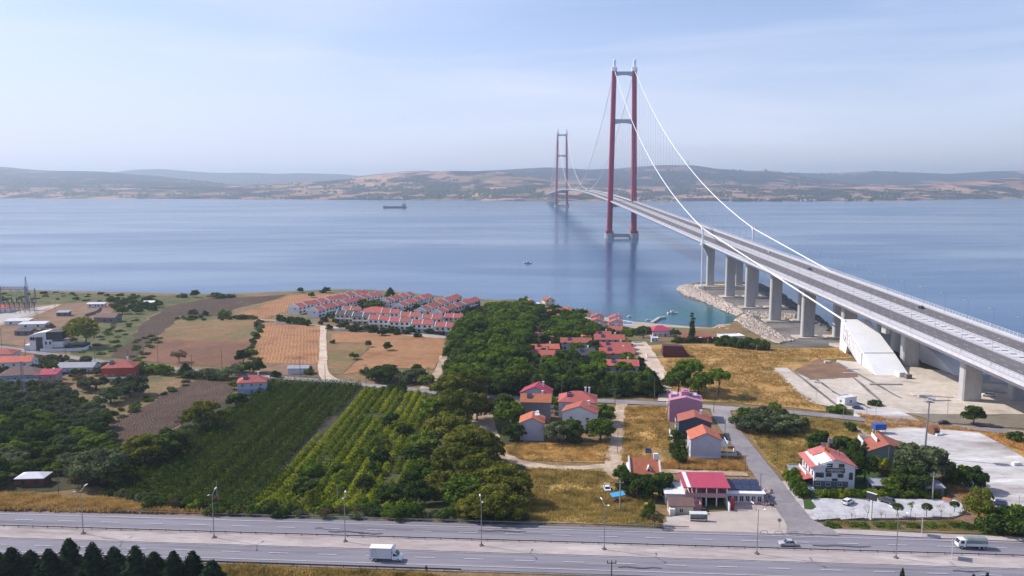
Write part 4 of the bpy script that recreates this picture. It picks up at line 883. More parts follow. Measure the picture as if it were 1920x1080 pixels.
# ---- village amid the grove
V = [
 ('small grey-walled house with red roof nearest the shore, left end of the village', 994, 578, 7, 8, 4.5, 10, 'y', 1.8, 'wg', 'rred', 2, 2, 2),
 ('shore house with pale gable wall and red roof beside the blue water tank', 1028, 574, 10, 9, 5, 18, 'y', 2, 'wcream', 'rred', 2, 2, 2),
 ('long low red roof on the beach edge, nearest the blue tank', 1059, 590, 14, 9, 3.2, -14, 'hip', 2, 'wcream', 'rorange', 1, 3, 2),
 ('long low red roof on the beach edge, farther right', 1090, 594, 15, 9, 3.0, -14, 'hip', 2, 'wcream', 'rorange', 1, 3, 2),
 ('small red roof among pines behind the long beach roofs', 1056, 603, 9, 7, 3.2, -10, 'x', 1.6, 'wcream', 'rred', 1, 2, 1),
 ('small orange roof sunk between pines below the beach roofs', 1058, 612, 9, 7, 3.0, -10, 'x', 1.6, 'wcream', 'rorange', 1, 2, 1),
 ('small square red roof poking out of the pines left of the village', 1002, 626, 6, 6, 3.6, 0, 'hip', 1.8, 'wcream', 'rred', 1, 1, 1),
 ('small cream gable house under a big pine near the shore', 1024, 598, 8, 7, 4.4, 0, 'x', 1.6, 'wcream', 'rred', 1, 2, 1),
 ('red-roofed bungalow at the top of the left column of beach bungalows', 1120, 604, 10, 9, 3.4, -4, 'y', 2, 'wg', 'rred', 1, 2, 1),
 ('red-roofed bungalow in the middle of the left column of beach bungalows', 1118, 613, 11, 9, 3.4, -4, 'y', 2, 'wg', 'rred', 1, 2, 1),
 ('long red-roofed bungalow at the foot of the left column of beach bungalows', 1116, 624, 14, 8, 3.2, -14, 'y', 2, 'wg', 'rred', 1, 2, 1),
 ('red-roofed bungalow beside the swimming pool terrace', 1154, 606, 11, 9, 3.4, -4, 'y', 2, 'wg', 'rred', 1, 2, 1),
 ('red-roofed bungalow just below the pool terrace bungalow', 1154, 615, 11, 8, 3.4, -4, 'y', 2, 'wg', 'rred', 1, 2, 1),
 ('long white bungalow with wavy red roof behind the round pine', 1146, 629, 17, 8, 3.6, -14, 'x', 2, 'wg', 'rred', 1, 3, 1),
 ('red-roofed pair with pale walls, left village column, topmost', 1021, 642, 13, 8, 3.6, -6, 'x', 1.8, 'wrose', 'rred', 1, 3, 1),
 ('rear roof of the double red-roofed house in the village middle', 1089, 645, 11, 7, 4.6, -4, 'x', 1.8, 'wlav', 'rorange', 2, 3, 1),
 ('double red-roofed house with lavender walls in the village middle', 1080, 657, 20, 8, 4.6, -4, 'x', 2, 'wlav', 'rred', 2, 4, 1),
 ('blue-grey double house with wide red roof beside the white track', 1142, 652, 20, 8, 4.8, -2, 'x', 2.2, 'wlav', 'rred', 2, 5, 1),
 ('narrow rear roof above the blue-grey double house', 1130, 645, 10, 6, 5, -2, 'x', 2, 'wlav', 'rred', 1, 2, 1),
 ('red-roofed double house with solar heater, left village column', 1021, 668, 18, 8, 4.2, 4, 'x', 1.9, 'wlav', 'rorange', 1, 4, 1),
 ('red-roofed double house with arched dormers at the foot of the left village column', 1015, 682, 16, 8, 4.6, -2, 'x', 2, 'wbeige', 'rred', 2, 4, 1),
 ('long red-roofed terrace, upper of the two below the blue-grey double house', 1152, 665, 20, 7, 4.2, -2, 'x', 2, 'wbeige', 'rred', 1, 4, 1),
 ('long red-roofed terrace, lower of the two below the blue-grey double house', 1156, 678, 21, 8, 4.6, -3, 'x', 2.2, 'wbeige', 'rred', 2, 4, 1),
 ('unfinished dark grey house with brown roof between the trees of the village', 1096, 682, 11, 9, 5, 12, 'x', 2.6, 'wdg', 'rdark', 2, 2, 1),
 ('white and pink double house with red roof at the village foot beside the white track', 1164, 707, 19, 9, 6, -5, 'x', 2, 'wlav', 'rred', 2, 4, 2),
]
for (lb, px, py, w_, d_, ht, rz, kd, rs, wm, rm, fl, nf, nl) in V:
    w_ *= .86 if w_ > 12 else .92
    house(lb, px, py-2, w_, d_, ht, rz, kd, rs, wm, rm, fl, nf, nl, fm='framed', chim=1 if w_ > 9 else 0); foot(px, py-2, max(w_, d_)*.58)
    if w_ > 15: foot(px-12, py, 5); foot(px+12, py, 5)
# ---- houses along the lateral road
house('pale grey house with magenta gable roof at the road, tallest of the left cluster', 1006, 760, 12, 9, 6.2, -14, 'y', 2.8, 'wlav', 'rpink', 2, 0, 2, door=False)
house('dark grey house with orange-red roof and white balconies on its right side', 1005, 786, 11.5, 8, 8.0, -4, 'x', 2.2, 'wdg', 'rorange', 2, 0, 1, 2, door=False, balcony=[('r', 2.8, 4, 1.2), ('r', 5.4, 4, 1.2)])
t = house('plain lavender-white gable house with orange-red roof and small roof panel, nearest the dirt loop', 998, 820, 8.6, 8.5, 6.6, -4, 'y', 1.9, 'wlav', 'rorange', 2, 0, 2, door=False, balcony=[('l', 3.0, 3, 1.0)])
MB().box((1.8, -1, 9.1), (1.6, 1.2, .12), rx=R(35)).box((1.6, .1, 9.5), (1.6, .5, .5)).build('water_heater', M['trim'], t)
house('large rambling house with several salmon roof slopes behind the white gabled house', 1083, 775, 15, 12, 6.2, -6, 'hip', 3.2, 'wg', 'rred', 2, 3, 2, chim=2)
house('white gabled house with salmon roof and blue-grey windows between the round trees', 1089, 800, 13, 8, 6.6, -14, 'y', 2.4, 'ww', 'rred', 2, 2, 2, balcony=[('r', 3, 3, 1.2)])
for q in ((1006, 760), (1005, 786), (998, 820), (1083, 775), (1089, 800)): foot(*q, 8)
t = house('pink three-storey house with notched roof terraces beside the side road junction', 1284, 785, 12.5, 10, 8.2, -9, 'y', 1.6, 'wpink', 'wpink', 3, 0, 2, door=False, chim=0, ov=.1, balcony=[('l', 5.6, 4, .8)])
MB().lh(-5.6, -3.0, -1.2, 3.8, 8.4, 9.9).lh(2, 4.6, -1.5, 3.5, 8.4, 9.8).lh(-1.6, 1.4, -2, 3, 9.6, 11.4).lh(-.8, .6, -1, 1, 11.4, 11.8).build('roof_terrace', M['wpink'], t)
MB().lh(-4.9, -3.3, -1.0, 3.4, 9.91, 9.96).lh(2.4, 4.2, -1, 3, 9.81, 9.86).build('terrace_floor', M['wlav'], t)
house('slate-blue house with red roof and white side balconies, between the pink and the lavender house', 1301, 817, 11.5, 9, 6.4, -9, 'y', 1.9, 'wnavy', 'rred', 2, 0, 2, door=False, balcony=[('l', 2.8, 4, 1.1), ('l', 5.2, 4, 1.1)])
t = house('pale lavender gable house with orange roof and side terrace beside the side road', 1319, 852, 10.0, 9.4, 6.6, -5, 'y', 2.3, 'wlav', 'rorange', 2, 0, 2, door=False, base=('wg', 1.0), chim=0)
MB().lh(5.1, 7.5, -3.5, 3.5, 4.2, 4.4).lh(7.3, 7.5, -3.5, 3.5, 4.4, 5.2).lh(7.2, 7.4, -3.3, -3.1, 0, 4.2).lh(7.2, 7.4, 3.1, 3.3, 0, 4.2).build('terrace', M['trim'], t)
for q in ((1284, 785), (1301, 817), (1319, 852)): foot(*q, 9)
t = house('little white house with bright orange roof, triangular dormer and solar heater above the hedge', 1206, 901, 9.2, 8.6, 3.6, -2, 'x', 3.6, 'ww', 'rorange', 1, 3, 1, chim=0, ov=.25); foot(1206, 901, 7)
MB().extr([(-1.1, 3.9), (1.1, 3.9), (0, 6.0)], lambda p: (1.2+p[0], -3.6, p[1]), lambda p: (1.2+p[0], -.9, p[1])).build('dormer', M['trim'], t); MB().lh(.9, 1.5, -3.66, -3.6, 4.3, 4.9).build('window', M['glass'], t)
MB().lh(-4.85, -4.4, -4.6, 4.6, 2.8, 4.2).hull8([(-4.85, -4.5, 3.6), (-4.4, -4.5, 3.6), (-4.4, 0, 7.2), (-4.85, 0, 7.2), (-4.85, -4.5, 4.3), (-4.4, -4.5, 4.3), (-4.4, 0, 8.0), (-4.85, 0, 8.0)]).hull8([(4.4, -4.5, 3.6), (4.85, -4.5, 3.6), (4.85, 0, 7.2), (4.4, 0, 7.2), (4.4, -4.5, 4.3), (4.85, -4.5, 4.3), (4.85, 0, 8.0), (4.4, 0, 8.0)]).build('parapet', M['trim'], t)
MB().lh(3.0, 4.4, -.6, .4, 6.4, 8.8).build('chimney', M['trim'], t); MB().box((1.6, 1.2, 9.0), (2, 1.4, .1), rx=R(40)).tube((.8, 1.9, 9.5), (2.4, 1.9, 9.5), .25).tube((1, 1.5, 7.5), (1, 1.5, 9.2), .05).tube((2.2, 1.5, 7.5), (2.2, 1.5, 9.2), .05).build('water_heater', M['solar'], t)
house('tiny red lean-to roof left of the little white house', 1181, 903, 2.6, 4, 2.4, 0, 'shed', 1.0, 'ww', 'rred', 1, 0, 1, door=False, chim=0, name='shed', cat='shed')
# ---- magenta canopy, solar roof, sheds
x, y, z = G(1318, 938); t = thing('canopy_pavilion', 'open two-storey pavilion under a magenta sheet roof with one white stripe', 'pavilion', (x, y, z), R(-2)); foot(1318, 930, 10)
rf = MB().hull8([(-6.6, -5.3, 5.6), (6.6, -5.3, 5.6), (6.6, 4.6, 6.6), (-6.6, 4.6, 6.6), (-6.6, -5.3, 5.85), (6.6, -5.3, 5.85), (6.6, 4.6, 6.85), (-6.6, 4.6, 6.85)]).build('roof', M['rpink'], t)
MB().hull8([(-5.6, -5.28, 5.86), (-4.5, -5.28, 5.86), (-4.5, 4.5, 6.86), (-5.6, 4.5, 6.86), (-5.6, -5.28, 5.9), (-4.5, -5.28, 5.9), (-4.5, 4.5, 6.9), (-5.6, 4.5, 6.9)]).build('roof_light', M['trim'], rf)
MB().lh(-6, 6, -4.4, 4.2, 2.75, 3.0).lh(-6, 6, -4.5, -4.42, 2.6, 3.9).build('floor_slab', M['wrose'], t)
MB().lh(-6, 6, 4.0, 4.2, -.5, 5.8).lh(5.8, 6, -4.3, 3.99, 3.01, 4.2).lh(-6, -5.8, -4.4, 3.99, -.5, 4.6).build('wall', M['wbeige'], t)
for i in range(5): MB().lh(-5.9+i*2.9, -5.6+i*2.9, -4.4, -4.1, -.5, 5.6).build('column', M['trim'], t)
x, y, z = G(1391, 935); t = thing('solar_house', 'low white house with rows of dark solar panels on its roof beside the side road', 'house', (x, y, z), R(-3)); foot(1391, 930, 8)
MB().lh(-5.4, 5.4, -3.5, 3.5, -.6, 3).build('wall', M['wg'], t); MB().lh(-5.8, 5.8, -4.2, 3.8, 3.01, 3.25).build('roof', M['trim'], t)
for i in range(4):
    for j in range(2): MB().box((-4+i*2.5, -1.1+j*2.3, 4.0+j*.75), (2.3, 2.3, .08), rx=R(18)).build('solar_panel', M['solar'], t)
MB().hull8([(-5, -2.2, 3.26), (5, -2.2, 3.26), (5, 2.6, 3.26), (-5, 2.6, 3.26), (-5, -2.2, 3.4), (5, -2.2, 3.4), (5, 2.6, 4.9), (-5, 2.6, 4.9)]).build('panel_frame', M['steel'], t)
for i in range(6): window(t, 'f', 10.8, 7, -4.3+i*1.7, 1.4, 1.3, 1.8, 'frame')
house('pale shed with white sheet roof and round tank beside the magenta canopy', 1266, 938, 6.5, 6.5, 3.2, -3, 'shed', .8, 'wg', 'rwhite', 1, 2, 1, chim=0, name='shed', cat='shed', door=False)
t = house('small cream cottage with two brown roof slopes beside the bus shelter', 1275, 961, 6.4, 4.6, 2.9, -3, 'x', 1.3, 'wcream', 'rbrown', 1, 1, 1, chim=0, door=False, name='cottage', cat='cottage')
MB().lh(-3.3, -1.9, -3.6, -2.31, -.2, 2.4).build('porch', M['trim'], t)
for lb, px, py, s in (('tiny roofless orange room between the cottage and the canopy', 1303, 945, 3.4), ('tiny roofless dark red room in front of the orange one', 1303, 956, 3.0)):
    x, y, z = G(px, py); t = thing('walled_yard', lb, 'walled yard', (x, y, z), R(-3))
    b = MB(); q = s/2
    for a in ((-q, q, -q, -q+.15), (-q, q, q-.15, q), (-q, -q+.15, -q+.15, q-.15), (q-.15, q, -q+.15, q-.15)): b.lh(*a, -.3, 2.3)
    b.build('wall', M['wrose'], t); MB().lh(-q+.16, q-.16, -q+.16, q-.16, 0, .1).build('floor', M['wred'], t)
x, y, z = G(1309, 978); t = thing('bus_shelter', 'small glazed bus shelter with flat roof on the gravel beside the highway', 'bus shelter', (x, y, z), R(-3))
MB().lh(-2.3, 2.3, -1, 1, 2.35, 2.5).build('roof', M['rwhite'], t)
b = MB()
for a in ((-2.2, -.9), (2.2, -.9), (-2.2, .9), (2.2, .9), (0, .9)): b.lh(a[0]-.05, a[0]+.05, a[1]-.05, a[1]+.05, 0, 2.35)
b.build('frame', M['steel'], t); MB().lh(-2.15, 2.15, .88, .92, .3, 2.2).lh(-2.22, -2.18, -.8, .8, .3, 2.2).lh(2.18, 2.22, -.8, .8, .3, 2.2).build('glazing', mat('dusty_glass', (.42, .46, .42), rough=.3), t); MB().lh(-1.9, 1.9, .3, .75, .42, .5).build('seat', M['wbrown'], t)
# ---- hotel
x, y, z = G(1563, 915); H = thing('hotel', 'white three-storey hotel with salmon roofs, slate-grey ground floor and black name board on its gable', 'hotel', (x, y+5, z), R(-4)); foot(1553, 905, 13); foot(1535, 885, 9)
w_, d_, ht, rise = 13.4, 14., 8.6, 2.5; WD = (w_, d_)
gable_wall(w_, d_, ht, rise, 'y').build('wall', M['wg'], H)
MB().lh(-w_/2-.06, w_/2-2.1, -d_/2-.06, d_/2+.06, -1.5, 3.05).build('ground_floor_wall', mat('slate_grey_render', (.13, .14, .18), (.11, .12, .155), .5, .9), H)
rf = MB()
roofk = rise/(w_/2)
rf.extr([(-.9, ht+rise-.9*roofk+.08), (0, ht+rise+.08), (w_/2+.6, ht-.6*roofk+.08), (w_/2+.6, ht-.6*roofk+.3), (0, ht+rise+.3), (-.9, ht+rise-.9*roofk+.3)], lambda p: (p[0], -d_/2-.6, p[1]), lambda p: (p[0], d_/2+.6, p[1]))
rf.extr([(-w_/2-1.6, ht-1.6*roofk-.1), (-w_/2+1.4, ht+1.4*roofk-.3), (-w_/2+1.4, ht+1.4*roofk-.05), (-w_/2-1.6, ht-1.6*roofk+.12)], lambda p: (p[0], -d_/2-.6, p[1]), lambda p: (p[0], d_/2+.6, p[1]))
rf.extr([(-w_/2+1.4, ht+1.4*roofk+.08), (-.9, ht+rise-.9*roofk+.08), (-.9, ht+rise-.9*roofk+.3), (-w_/2+1.4, ht+1.4*roofk+.3)], lambda p: (p[0], 1.5, p[1]), lambda p: (p[0], d_/2+.6, p[1]))
rfo = rf.build('roof', roofm('roof_tiles_salmon', (.50, .17, .145), (.40, .13, .11)), H)
MB().lh(-w_/2+1.2, -1.4, -d_/2-.3, 1.4, 8.9, 9.05).lh(-1.6, -1.2, -5.8, 1.4, 9.05, 10.9).lh(-w_/2+1.1, -w_/2+1.3, -d_/2-.3, 1.4, 9.05, 9.9).build('roof_terrace', M['ww'], H)
window(H, 'f', w_, 11.6, -1.35, 9.9, .8, 1.2, 'framed').rotation_euler = (0, 0, -math.pi/2)
MB().extr([(-w_/2-1.6, ht-1.6*roofk-.3), (0, ht+rise-.05), (w_/2+.6, ht-.6*roofk-.1), (w_/2+.6, ht-.6*roofk-.35), (0, ht+rise-.32), (-w_/2-1.6, ht-1.6*roofk-.55)], lambda p: (p[0], -d_/2-.66, p[1]), lambda p: (p[0], -d_/2-.55, p[1])).build('barge_board', M['ww'], H)
for s, zz in ((-1.7, 8.9), (2.2, 8.9), (-1.9, 5.4), (2.0, 5.2)): window(H, 'f', w_, d_, s, zz, 1.9, 1.35, 'framed')
for s in (-5.2, -2.0, 1.8): window(H, 'f', w_, d_+.12, s, 1.9, 1.6, 1.4, 'frame')
window(H, 'f', w_, d_, 5.4, 4.9, 1.3, 2.2, 'framed', True)
MB().lh(-6.3, -3.5, -d_/2-.05, -d_/2+.02, 3.9, 6.2).build('loggia', M['glass'], H); MB().lh(-6.3, -3.5, -d_/2-.9, -d_/2-.06, 3.6, 3.75).lh(-6.3, -3.5, -d_/2-.9, -d_/2-.82, 3.76, 4.6).build('balcony', M['trim'], H)
for s in (-5, -1.5, 2, 5):
    for zz in (1.6, 5.2): window(H, 'l', w_, d_, s, zz, 1.1, 1.7, 'framed')
    window(H, 'r', w_, d_, s, 5, 1.2, 1.4, 'framed')
MB().lh(-w_/2-1.5, -w_/2-.01, -3, 6, 3.6, 3.8).lh(-w_/2-1.5, -w_/2-1.4, -3, 6, 3.81, 4.7).build('balcony', M['trim'], H)
MB().hull8([(-w_/2-3.6, -d_/2+1, 2.75), (-w_/2-.02, -d_/2+1, 3.7), (-w_/2-.02, 5, 3.7), (-w_/2-3.6, 5, 2.75), (-w_/2-3.6, -d_/2+1, 2.95), (-w_/2-.02, -d_/2+1, 3.9), (-w_/2-.02, 5, 3.9), (-w_/2-3.6, 5, 2.95)]).build('porch_roof', M['rred'], H)
for s in (-5.6, -1.5, 3): MB().lh(-w_/2-3.4, -w_/2-3.1, s, s+.3, 0, 2.8).build('column', M['trim'], H)
MB().lh(-w_/2-4.5, -w_/2-.1, -d_/2-2, -d_/2+5, -.6, .55).lh(-w_/2-4.2, -w_/2-.4, -d_/2-3.2, -d_/2-2.01, -.6, .2).lh(-w_/2-3.9, -w_/2-.6, -d_/2-4.2, -d_/2-3.21, -.6, .0).build('entrance_steps', M['ww'], H)
sg = MB().prism([(-3.0, -.4), (3.0, -.4), (3.2, -.2), (3.2, .0), (-3.2, .0), (-3.2, -.2)], 6.35, 7.95).build('name_board', M['framed'], H); sg.location = (.15, -d_/2-.02, 0)
me = text_mesh('GAPERMONEVIA', .86, .03, M['trim']); o = link('lettering', me, sg, (0, -.46, 7.35)); o.rotation_euler = (math.pi/2, 0, 0); o.scale = (.86, 1, 1)
me = text_mesh('OTEL & RESTORAN', .42, .03, M['trim']); o = link('lettering', me, sg, (0, -.46, 6.68)); o.rotation_euler = (math.pi/2, 0, 0)
MB().lh(-.9, .9, -.12, -.02, 3.2, 4.1).build('plaque', M['framed'], H, (.15, -d_/2, 0))
b = MB()
for a in ((1.0, 2.0), (3.2, -1), (3.2, 3), (-.5, 5)): b.tube((a[0], a[1], 9.5), (a[0], a[1], 15.5), .07)
b.tube((1, 2, 13), (-.5, 5, 12.5), .05).tube((3.2, -1, 11), (3.2, 3, 11), .05).tube((3.2, 3, 12.3), (-.5, 5, 12.3), .05).build('roof_mast', M['framed'], H)
MB().lh(-1.6, 1.4, 3.6, 3.8, 12.2, 13.6).build('roof_sign_back', M['steel'], H); MB().box((1.6, 4, 14.3), (1.4, .8, 1.9)).build('water_tank', M['steel'], H)
MB().hull8([(-1.6, -.3, 12.2), (-1.2, -.3, 12.0), (.2, -.3, 11.0), (-.2, -.3, 11.2), (-1.6, -.3, 12.9), (-1.2, -.3, 13.6), (.2, -.3, 11.6), (-.2, -.3, 11.9)]).lh(-.9, -.5, -.5, -.2, 12.6, 14.6).build('orange_logo_sign', mat('orange_sign', (.75, .28, .03), rough=.5), H)
house('small grey glazed annex with flat roof left of the hotel', 1498, 893, 6, 5, 2.6, -6, 'flat', 0, 'wdg', 'rgrey', 1, 3, 1, chim=0, name='annex', cat='annex', door=False)
for lb, px, py, w2 in (('grey garden kiosk with white front awning in the hotel garden', 1648, 921, 5.2), ('grey flat-roofed kiosk in the right corner of the hotel garden', 1745, 925, 5.4)):
    house(lb, px, py, w2, 4.6, 2.6, -3, 'shed', .5, 'wdg', 'rgrey', 1, 2, 1, chim=0, name='kiosk', cat='kiosk', door=False, fm='framed'); foot(px, py, 4.5)
t = house('grey-green villa with salmon roofs and cut-out roof terrace behind the hotel', 1654, 872, 13, 12, 6.2, -9, 'y', 2.6, 'wgreen', 'rred', 2, 2, 2, chim=0); foot(1654, 872, 9)
MB().lh(-6.7, -2.5, -1.5, 5.2, 6.0, 6.2).lh(-6.7, -6.5, -1.5, 5.2, 6.2, 8.3).lh(-2.5, -2.3, -1.5, 5.2, 6.2, 9.4).lh(-6.5, -2.5, 5.0, 5.2, 6.2, 8.4).build('roof_terrace', M['ww'], t)
MB().lh(-.15, .15, -6.2, -6.01, 0, 8.4).build('pilaster', M['wcream'], t)
H.scale = (.89, .89, .84)
# ---- right shore buildings
house('white bungalow with magenta hipped roof by the beach near the jetty', 1236, 629, 15, 11, 4, 16, 'hip', 3, 'ww', 'rpink', 1, 4, 3, chim=0); foot(1236, 629, 11)
house('small white kiosk with rounded roof at the top of the white track', 1227, 641, 4, 3.6, 2.6, 0, 'flat', 0, 'ww', 'rwhite', 1, 2, 1, chim=0, door=False, name='kiosk', cat='kiosk')
house('long pinkish roof behind the dark hedge near the poplar', 1308, 640, 17, 6, 2.6, -10, 'x', 1.2, 'ww', 'rpink', 1, 3, 1, chim=0, door=False, fm='framed')
house('long low white building half hidden behind the dark hedge', 1330, 641, 15, 5, 2.6, -8, 'flat', 0, 'ww', 'rwhite', 1, 4, 1, chim=0, door=False)
house('cream flat-roofed block with dark equipment on its roof behind the hedge', 1370, 642, 14, 9, 4.4, 10, 'flat', 0, 'wcream', 'rwhite', 1, 3, 2, chim=0, door=False); foot(1370, 642, 9)
x, y, z = G(1262, 668); t = thing('brown_barn', 'brown timber barn with flaring maroon tent-like roof alone in the dry field', 'barn', (x, y, z), R(-4)); foot(1262, 668, 9)
MB().lh(-5.6, 5.6, -3.6, 3.6, -.5, 3.4).build('wall', M['wbrown'], t)
MB().hull8([(-6.2, -4.2, 1.4), (8.2, -4.2, 1.0), (8.2, 4.2, 1.0), (-6.2, 4.2, 1.4), (-5.6, -2.6, 6.2), (4.8, -2.6, 6.0), (4.8, 2.6, 6.0), (-5.6, 2.6, 6.2)]).build('roof', mat('maroon_shingle', (.13, .04, .04), (.09, .03, .03), 1, .9), t)
MB().lh(-14, -7, -4.5, -4.3, -.3, .6).lh(-14.2, -14, -4.5, 5, -.3, .6).build('low_wall', M['ww'], t)
# ---- left side
house('brick-red house with red hipped roof, white porch and red terrace among olive trees', 227, 706, 14.5, 10, 5.4, 8, 'hip', 2.8, 'wred', 'rred', 1, 4, 2, base=('wred', .6), balcony=[('f', 0.6, 11.5, 2.2)]); foot(227, 706, 11)
t = house('low white and blue house with grey sheet roof left of the brick-red house', 148, 697, 17, 9, 3.2, 4, 'x', 1.5, 'ww', 'rgrey', 1, 5, 2, base=('blue', 1.1), chim=0, ov=.6); foot(148, 697, 11)
house('lower grey roofed extension right of the white and blue house', 173, 694, 7, 6, 2.6, 4, 'x', 1., 'ww', 'rgrey', 1, 1, 1, chim=0)
house('big grey-blue house with brown hipped roof and long window band at the left edge', 42, 722, 17, 10, 5.8, 14, 'hip', 3, 'wblue', 'rbrown', 2, 6, 3, chim=0, balcony=[('f', 3.2, 17, 1.5)]); foot(44, 722, 13)
house('white house with bright red roof above the grey-blue house', 35, 696, 15, 10, 5.6, 10, 'x', 2.0, 'ww', 'rorange', 2, 3, 2, chim=0); foot(35, 696, 10)
house('pink house with flat magenta roof right of the grey-blue house', 92, 721, 9, 9, 5.6, 12, 'shed', .7, 'wrose', 'rpink', 2, 2, 2, chim=1); foot(92, 721, 7)
house('grey-walled house with red hipped roof at the left edge above the white house', 4, 674, 15, 10, 3.8, 6, 'hip', 2.4, 'wg', 'rred', 1, 4, 2, chim=0); foot(12, 674, 10)
house('small house with red roof at the left edge below the substation', 5, 585, 14, 9, 3.4, 0, 'hip', 2.2, 'ww', 'rred', 1, 3, 1, chim=0)
t = house('two-storey grey-blue house with salmon hipped roof standing at the ploughed field', 474, 736, 12, 8.5, 5.6, 12, 'hip', 2.4, 'wlav', 'rred', 2, 3, 2, base=('wblue', 2.7)); foot(474, 736, 8)
x, y, z = G(92, 655); t = thing('modern_villa', 'modern white and black villa with curved vault roof and long walled terrace', 'villa', (x, y, z), R(6)); foot(100, 650, 16)
MB().lh(-8, 4, -5, 5, -1, 6.4).lh(4, 9.5, -4.4, 5, -1, 5.2).build('wall', M['ww'], t)
b = MB(); b.extr([(-9+.0, 6.45)]+[(-9+10*i/8, 8.6+2.2*math.sin(math.pi*.5*i/8)) for i in range(9)]+[(1, 6.45)], lambda p: (p[0], -4.6, p[1]), lambda p: (p[0], 4.6, p[1])); b.build('vault', M['ww'], t)
MB().lh(1.01, 9.4, -4.9, 4.8, 6.41, 10.8).build('upper_storey', M['framed'], t); MB().lh(-4.5, -1, -5.25, -5.01, .5, 8).build('black_panel', M['framed'], t); MB().lh(-11.5, -8.01, -4, 3, -1, 3.4).build('garage', M['wg'], t)
for s in (-7, -5.7, .8, 3): window(t, 'f', 16, 10, s, 7.2 if s < 0 else 4.6, 1.1, 1.8, 'framed')
MB().lh(-1, 22, -8.5, -8.2, -1, 1.7).lh(-1, 22, -8.52, -8.18, 1.7, 1.95).lh(21.7, 22, -8.2, 4, -1, 1.9).build('terrace_wall', M['ww'], t); MB().lh(4, 15, -5.2, -5.0, -.6, 1.9).build('dark_band', M['framed'], t); MB().lh(10.5, 21, -3, 4, -1, 2.8).lh(10.3, 21.2, -3.2, 4.2, 2.81, 3.1).build('pergola', M['framed'], t)
for lb, px, py, w2, d2, rmm in (('long white sheet-roofed shed, left of the pair above the modern villa', 36, 608, 15, 8, 'rwhite'), ('white sheet-roofed shed, right of the pair above the modern villa', 64, 614, 16, 7, 'rwhite'), ('low grey concrete hut in the bare field left of the walled plot', 120, 592, 8, 6, 'rgrey'), ('small white tarpaulin-roofed shed at the head of the bare field', 176, 576, 9, 4, 'rwhite'), ('another small white tarpaulin shed at the head of the field, right one', 190, 576, 6, 4, 'rwhite'), ('pale block hut half hidden in shrubs near the coast', 279, 573, 9, 6, 'rwhite'), ('low dark shed in the bare field left of the modern villa', 46, 628, 9, 6, 'rdark')):
    house(lb, px, py, w2, d2, 2.8, 8, 'shed', .6, 'ww' if 'white' in lb else 'wdg', rmm, 1, 2, 1, chim=0, name='shed', cat='shed', door=False, fm='framed'); foot(px, py, w2*.5)
house('dark weathered house with brown roof and white tank left of the ploughed field', 203, 603, 15, 9, 3.6, -4, 'x', 2.2, 'wdg', 'rbrown', 1, 3, 1, chim=0, door=False, fm='framed'); foot(203, 603, 10)
house('grey metal shed with white roof edge beside the white dirt track', 561, 700, 10, 5, 3.0, 4, 'x', .9, 'wg', 'rgrey', 1, 0, 1, chim=0, name='shed', cat='shed', door=False, fm='framed'); foot(561, 700, 6)
house('old hut with white hipped sheet roof half buried in bushes near the highway', 64, 908, 8, 5, 2.8, 4, 'hip', 1.2, 'wbrown', 'rwhite', 1, 2, 1, chim=0, name='hut', cat='hut', door=False, fm='framed'); foot(64, 908, 6)
house('tiny hut with a red roof lost among the olive trees', 122, 776, 3.4, 3, 2.4, 0, 'x', .8, 'wbrown', 'rred', 1, 0, 0, chim=0, name='hut', cat='hut', door=False, fm='framed'); foot(122, 776, 4)
t = house('white site office container with grey front at the edge of the concrete yard', 1587, 757, 6.5, 4.5, 3.0, 24, 'flat', 0, 'ww', 'rwhite', 1, 1, 1, chim=0, name='site_office', cat='site office', door=False)
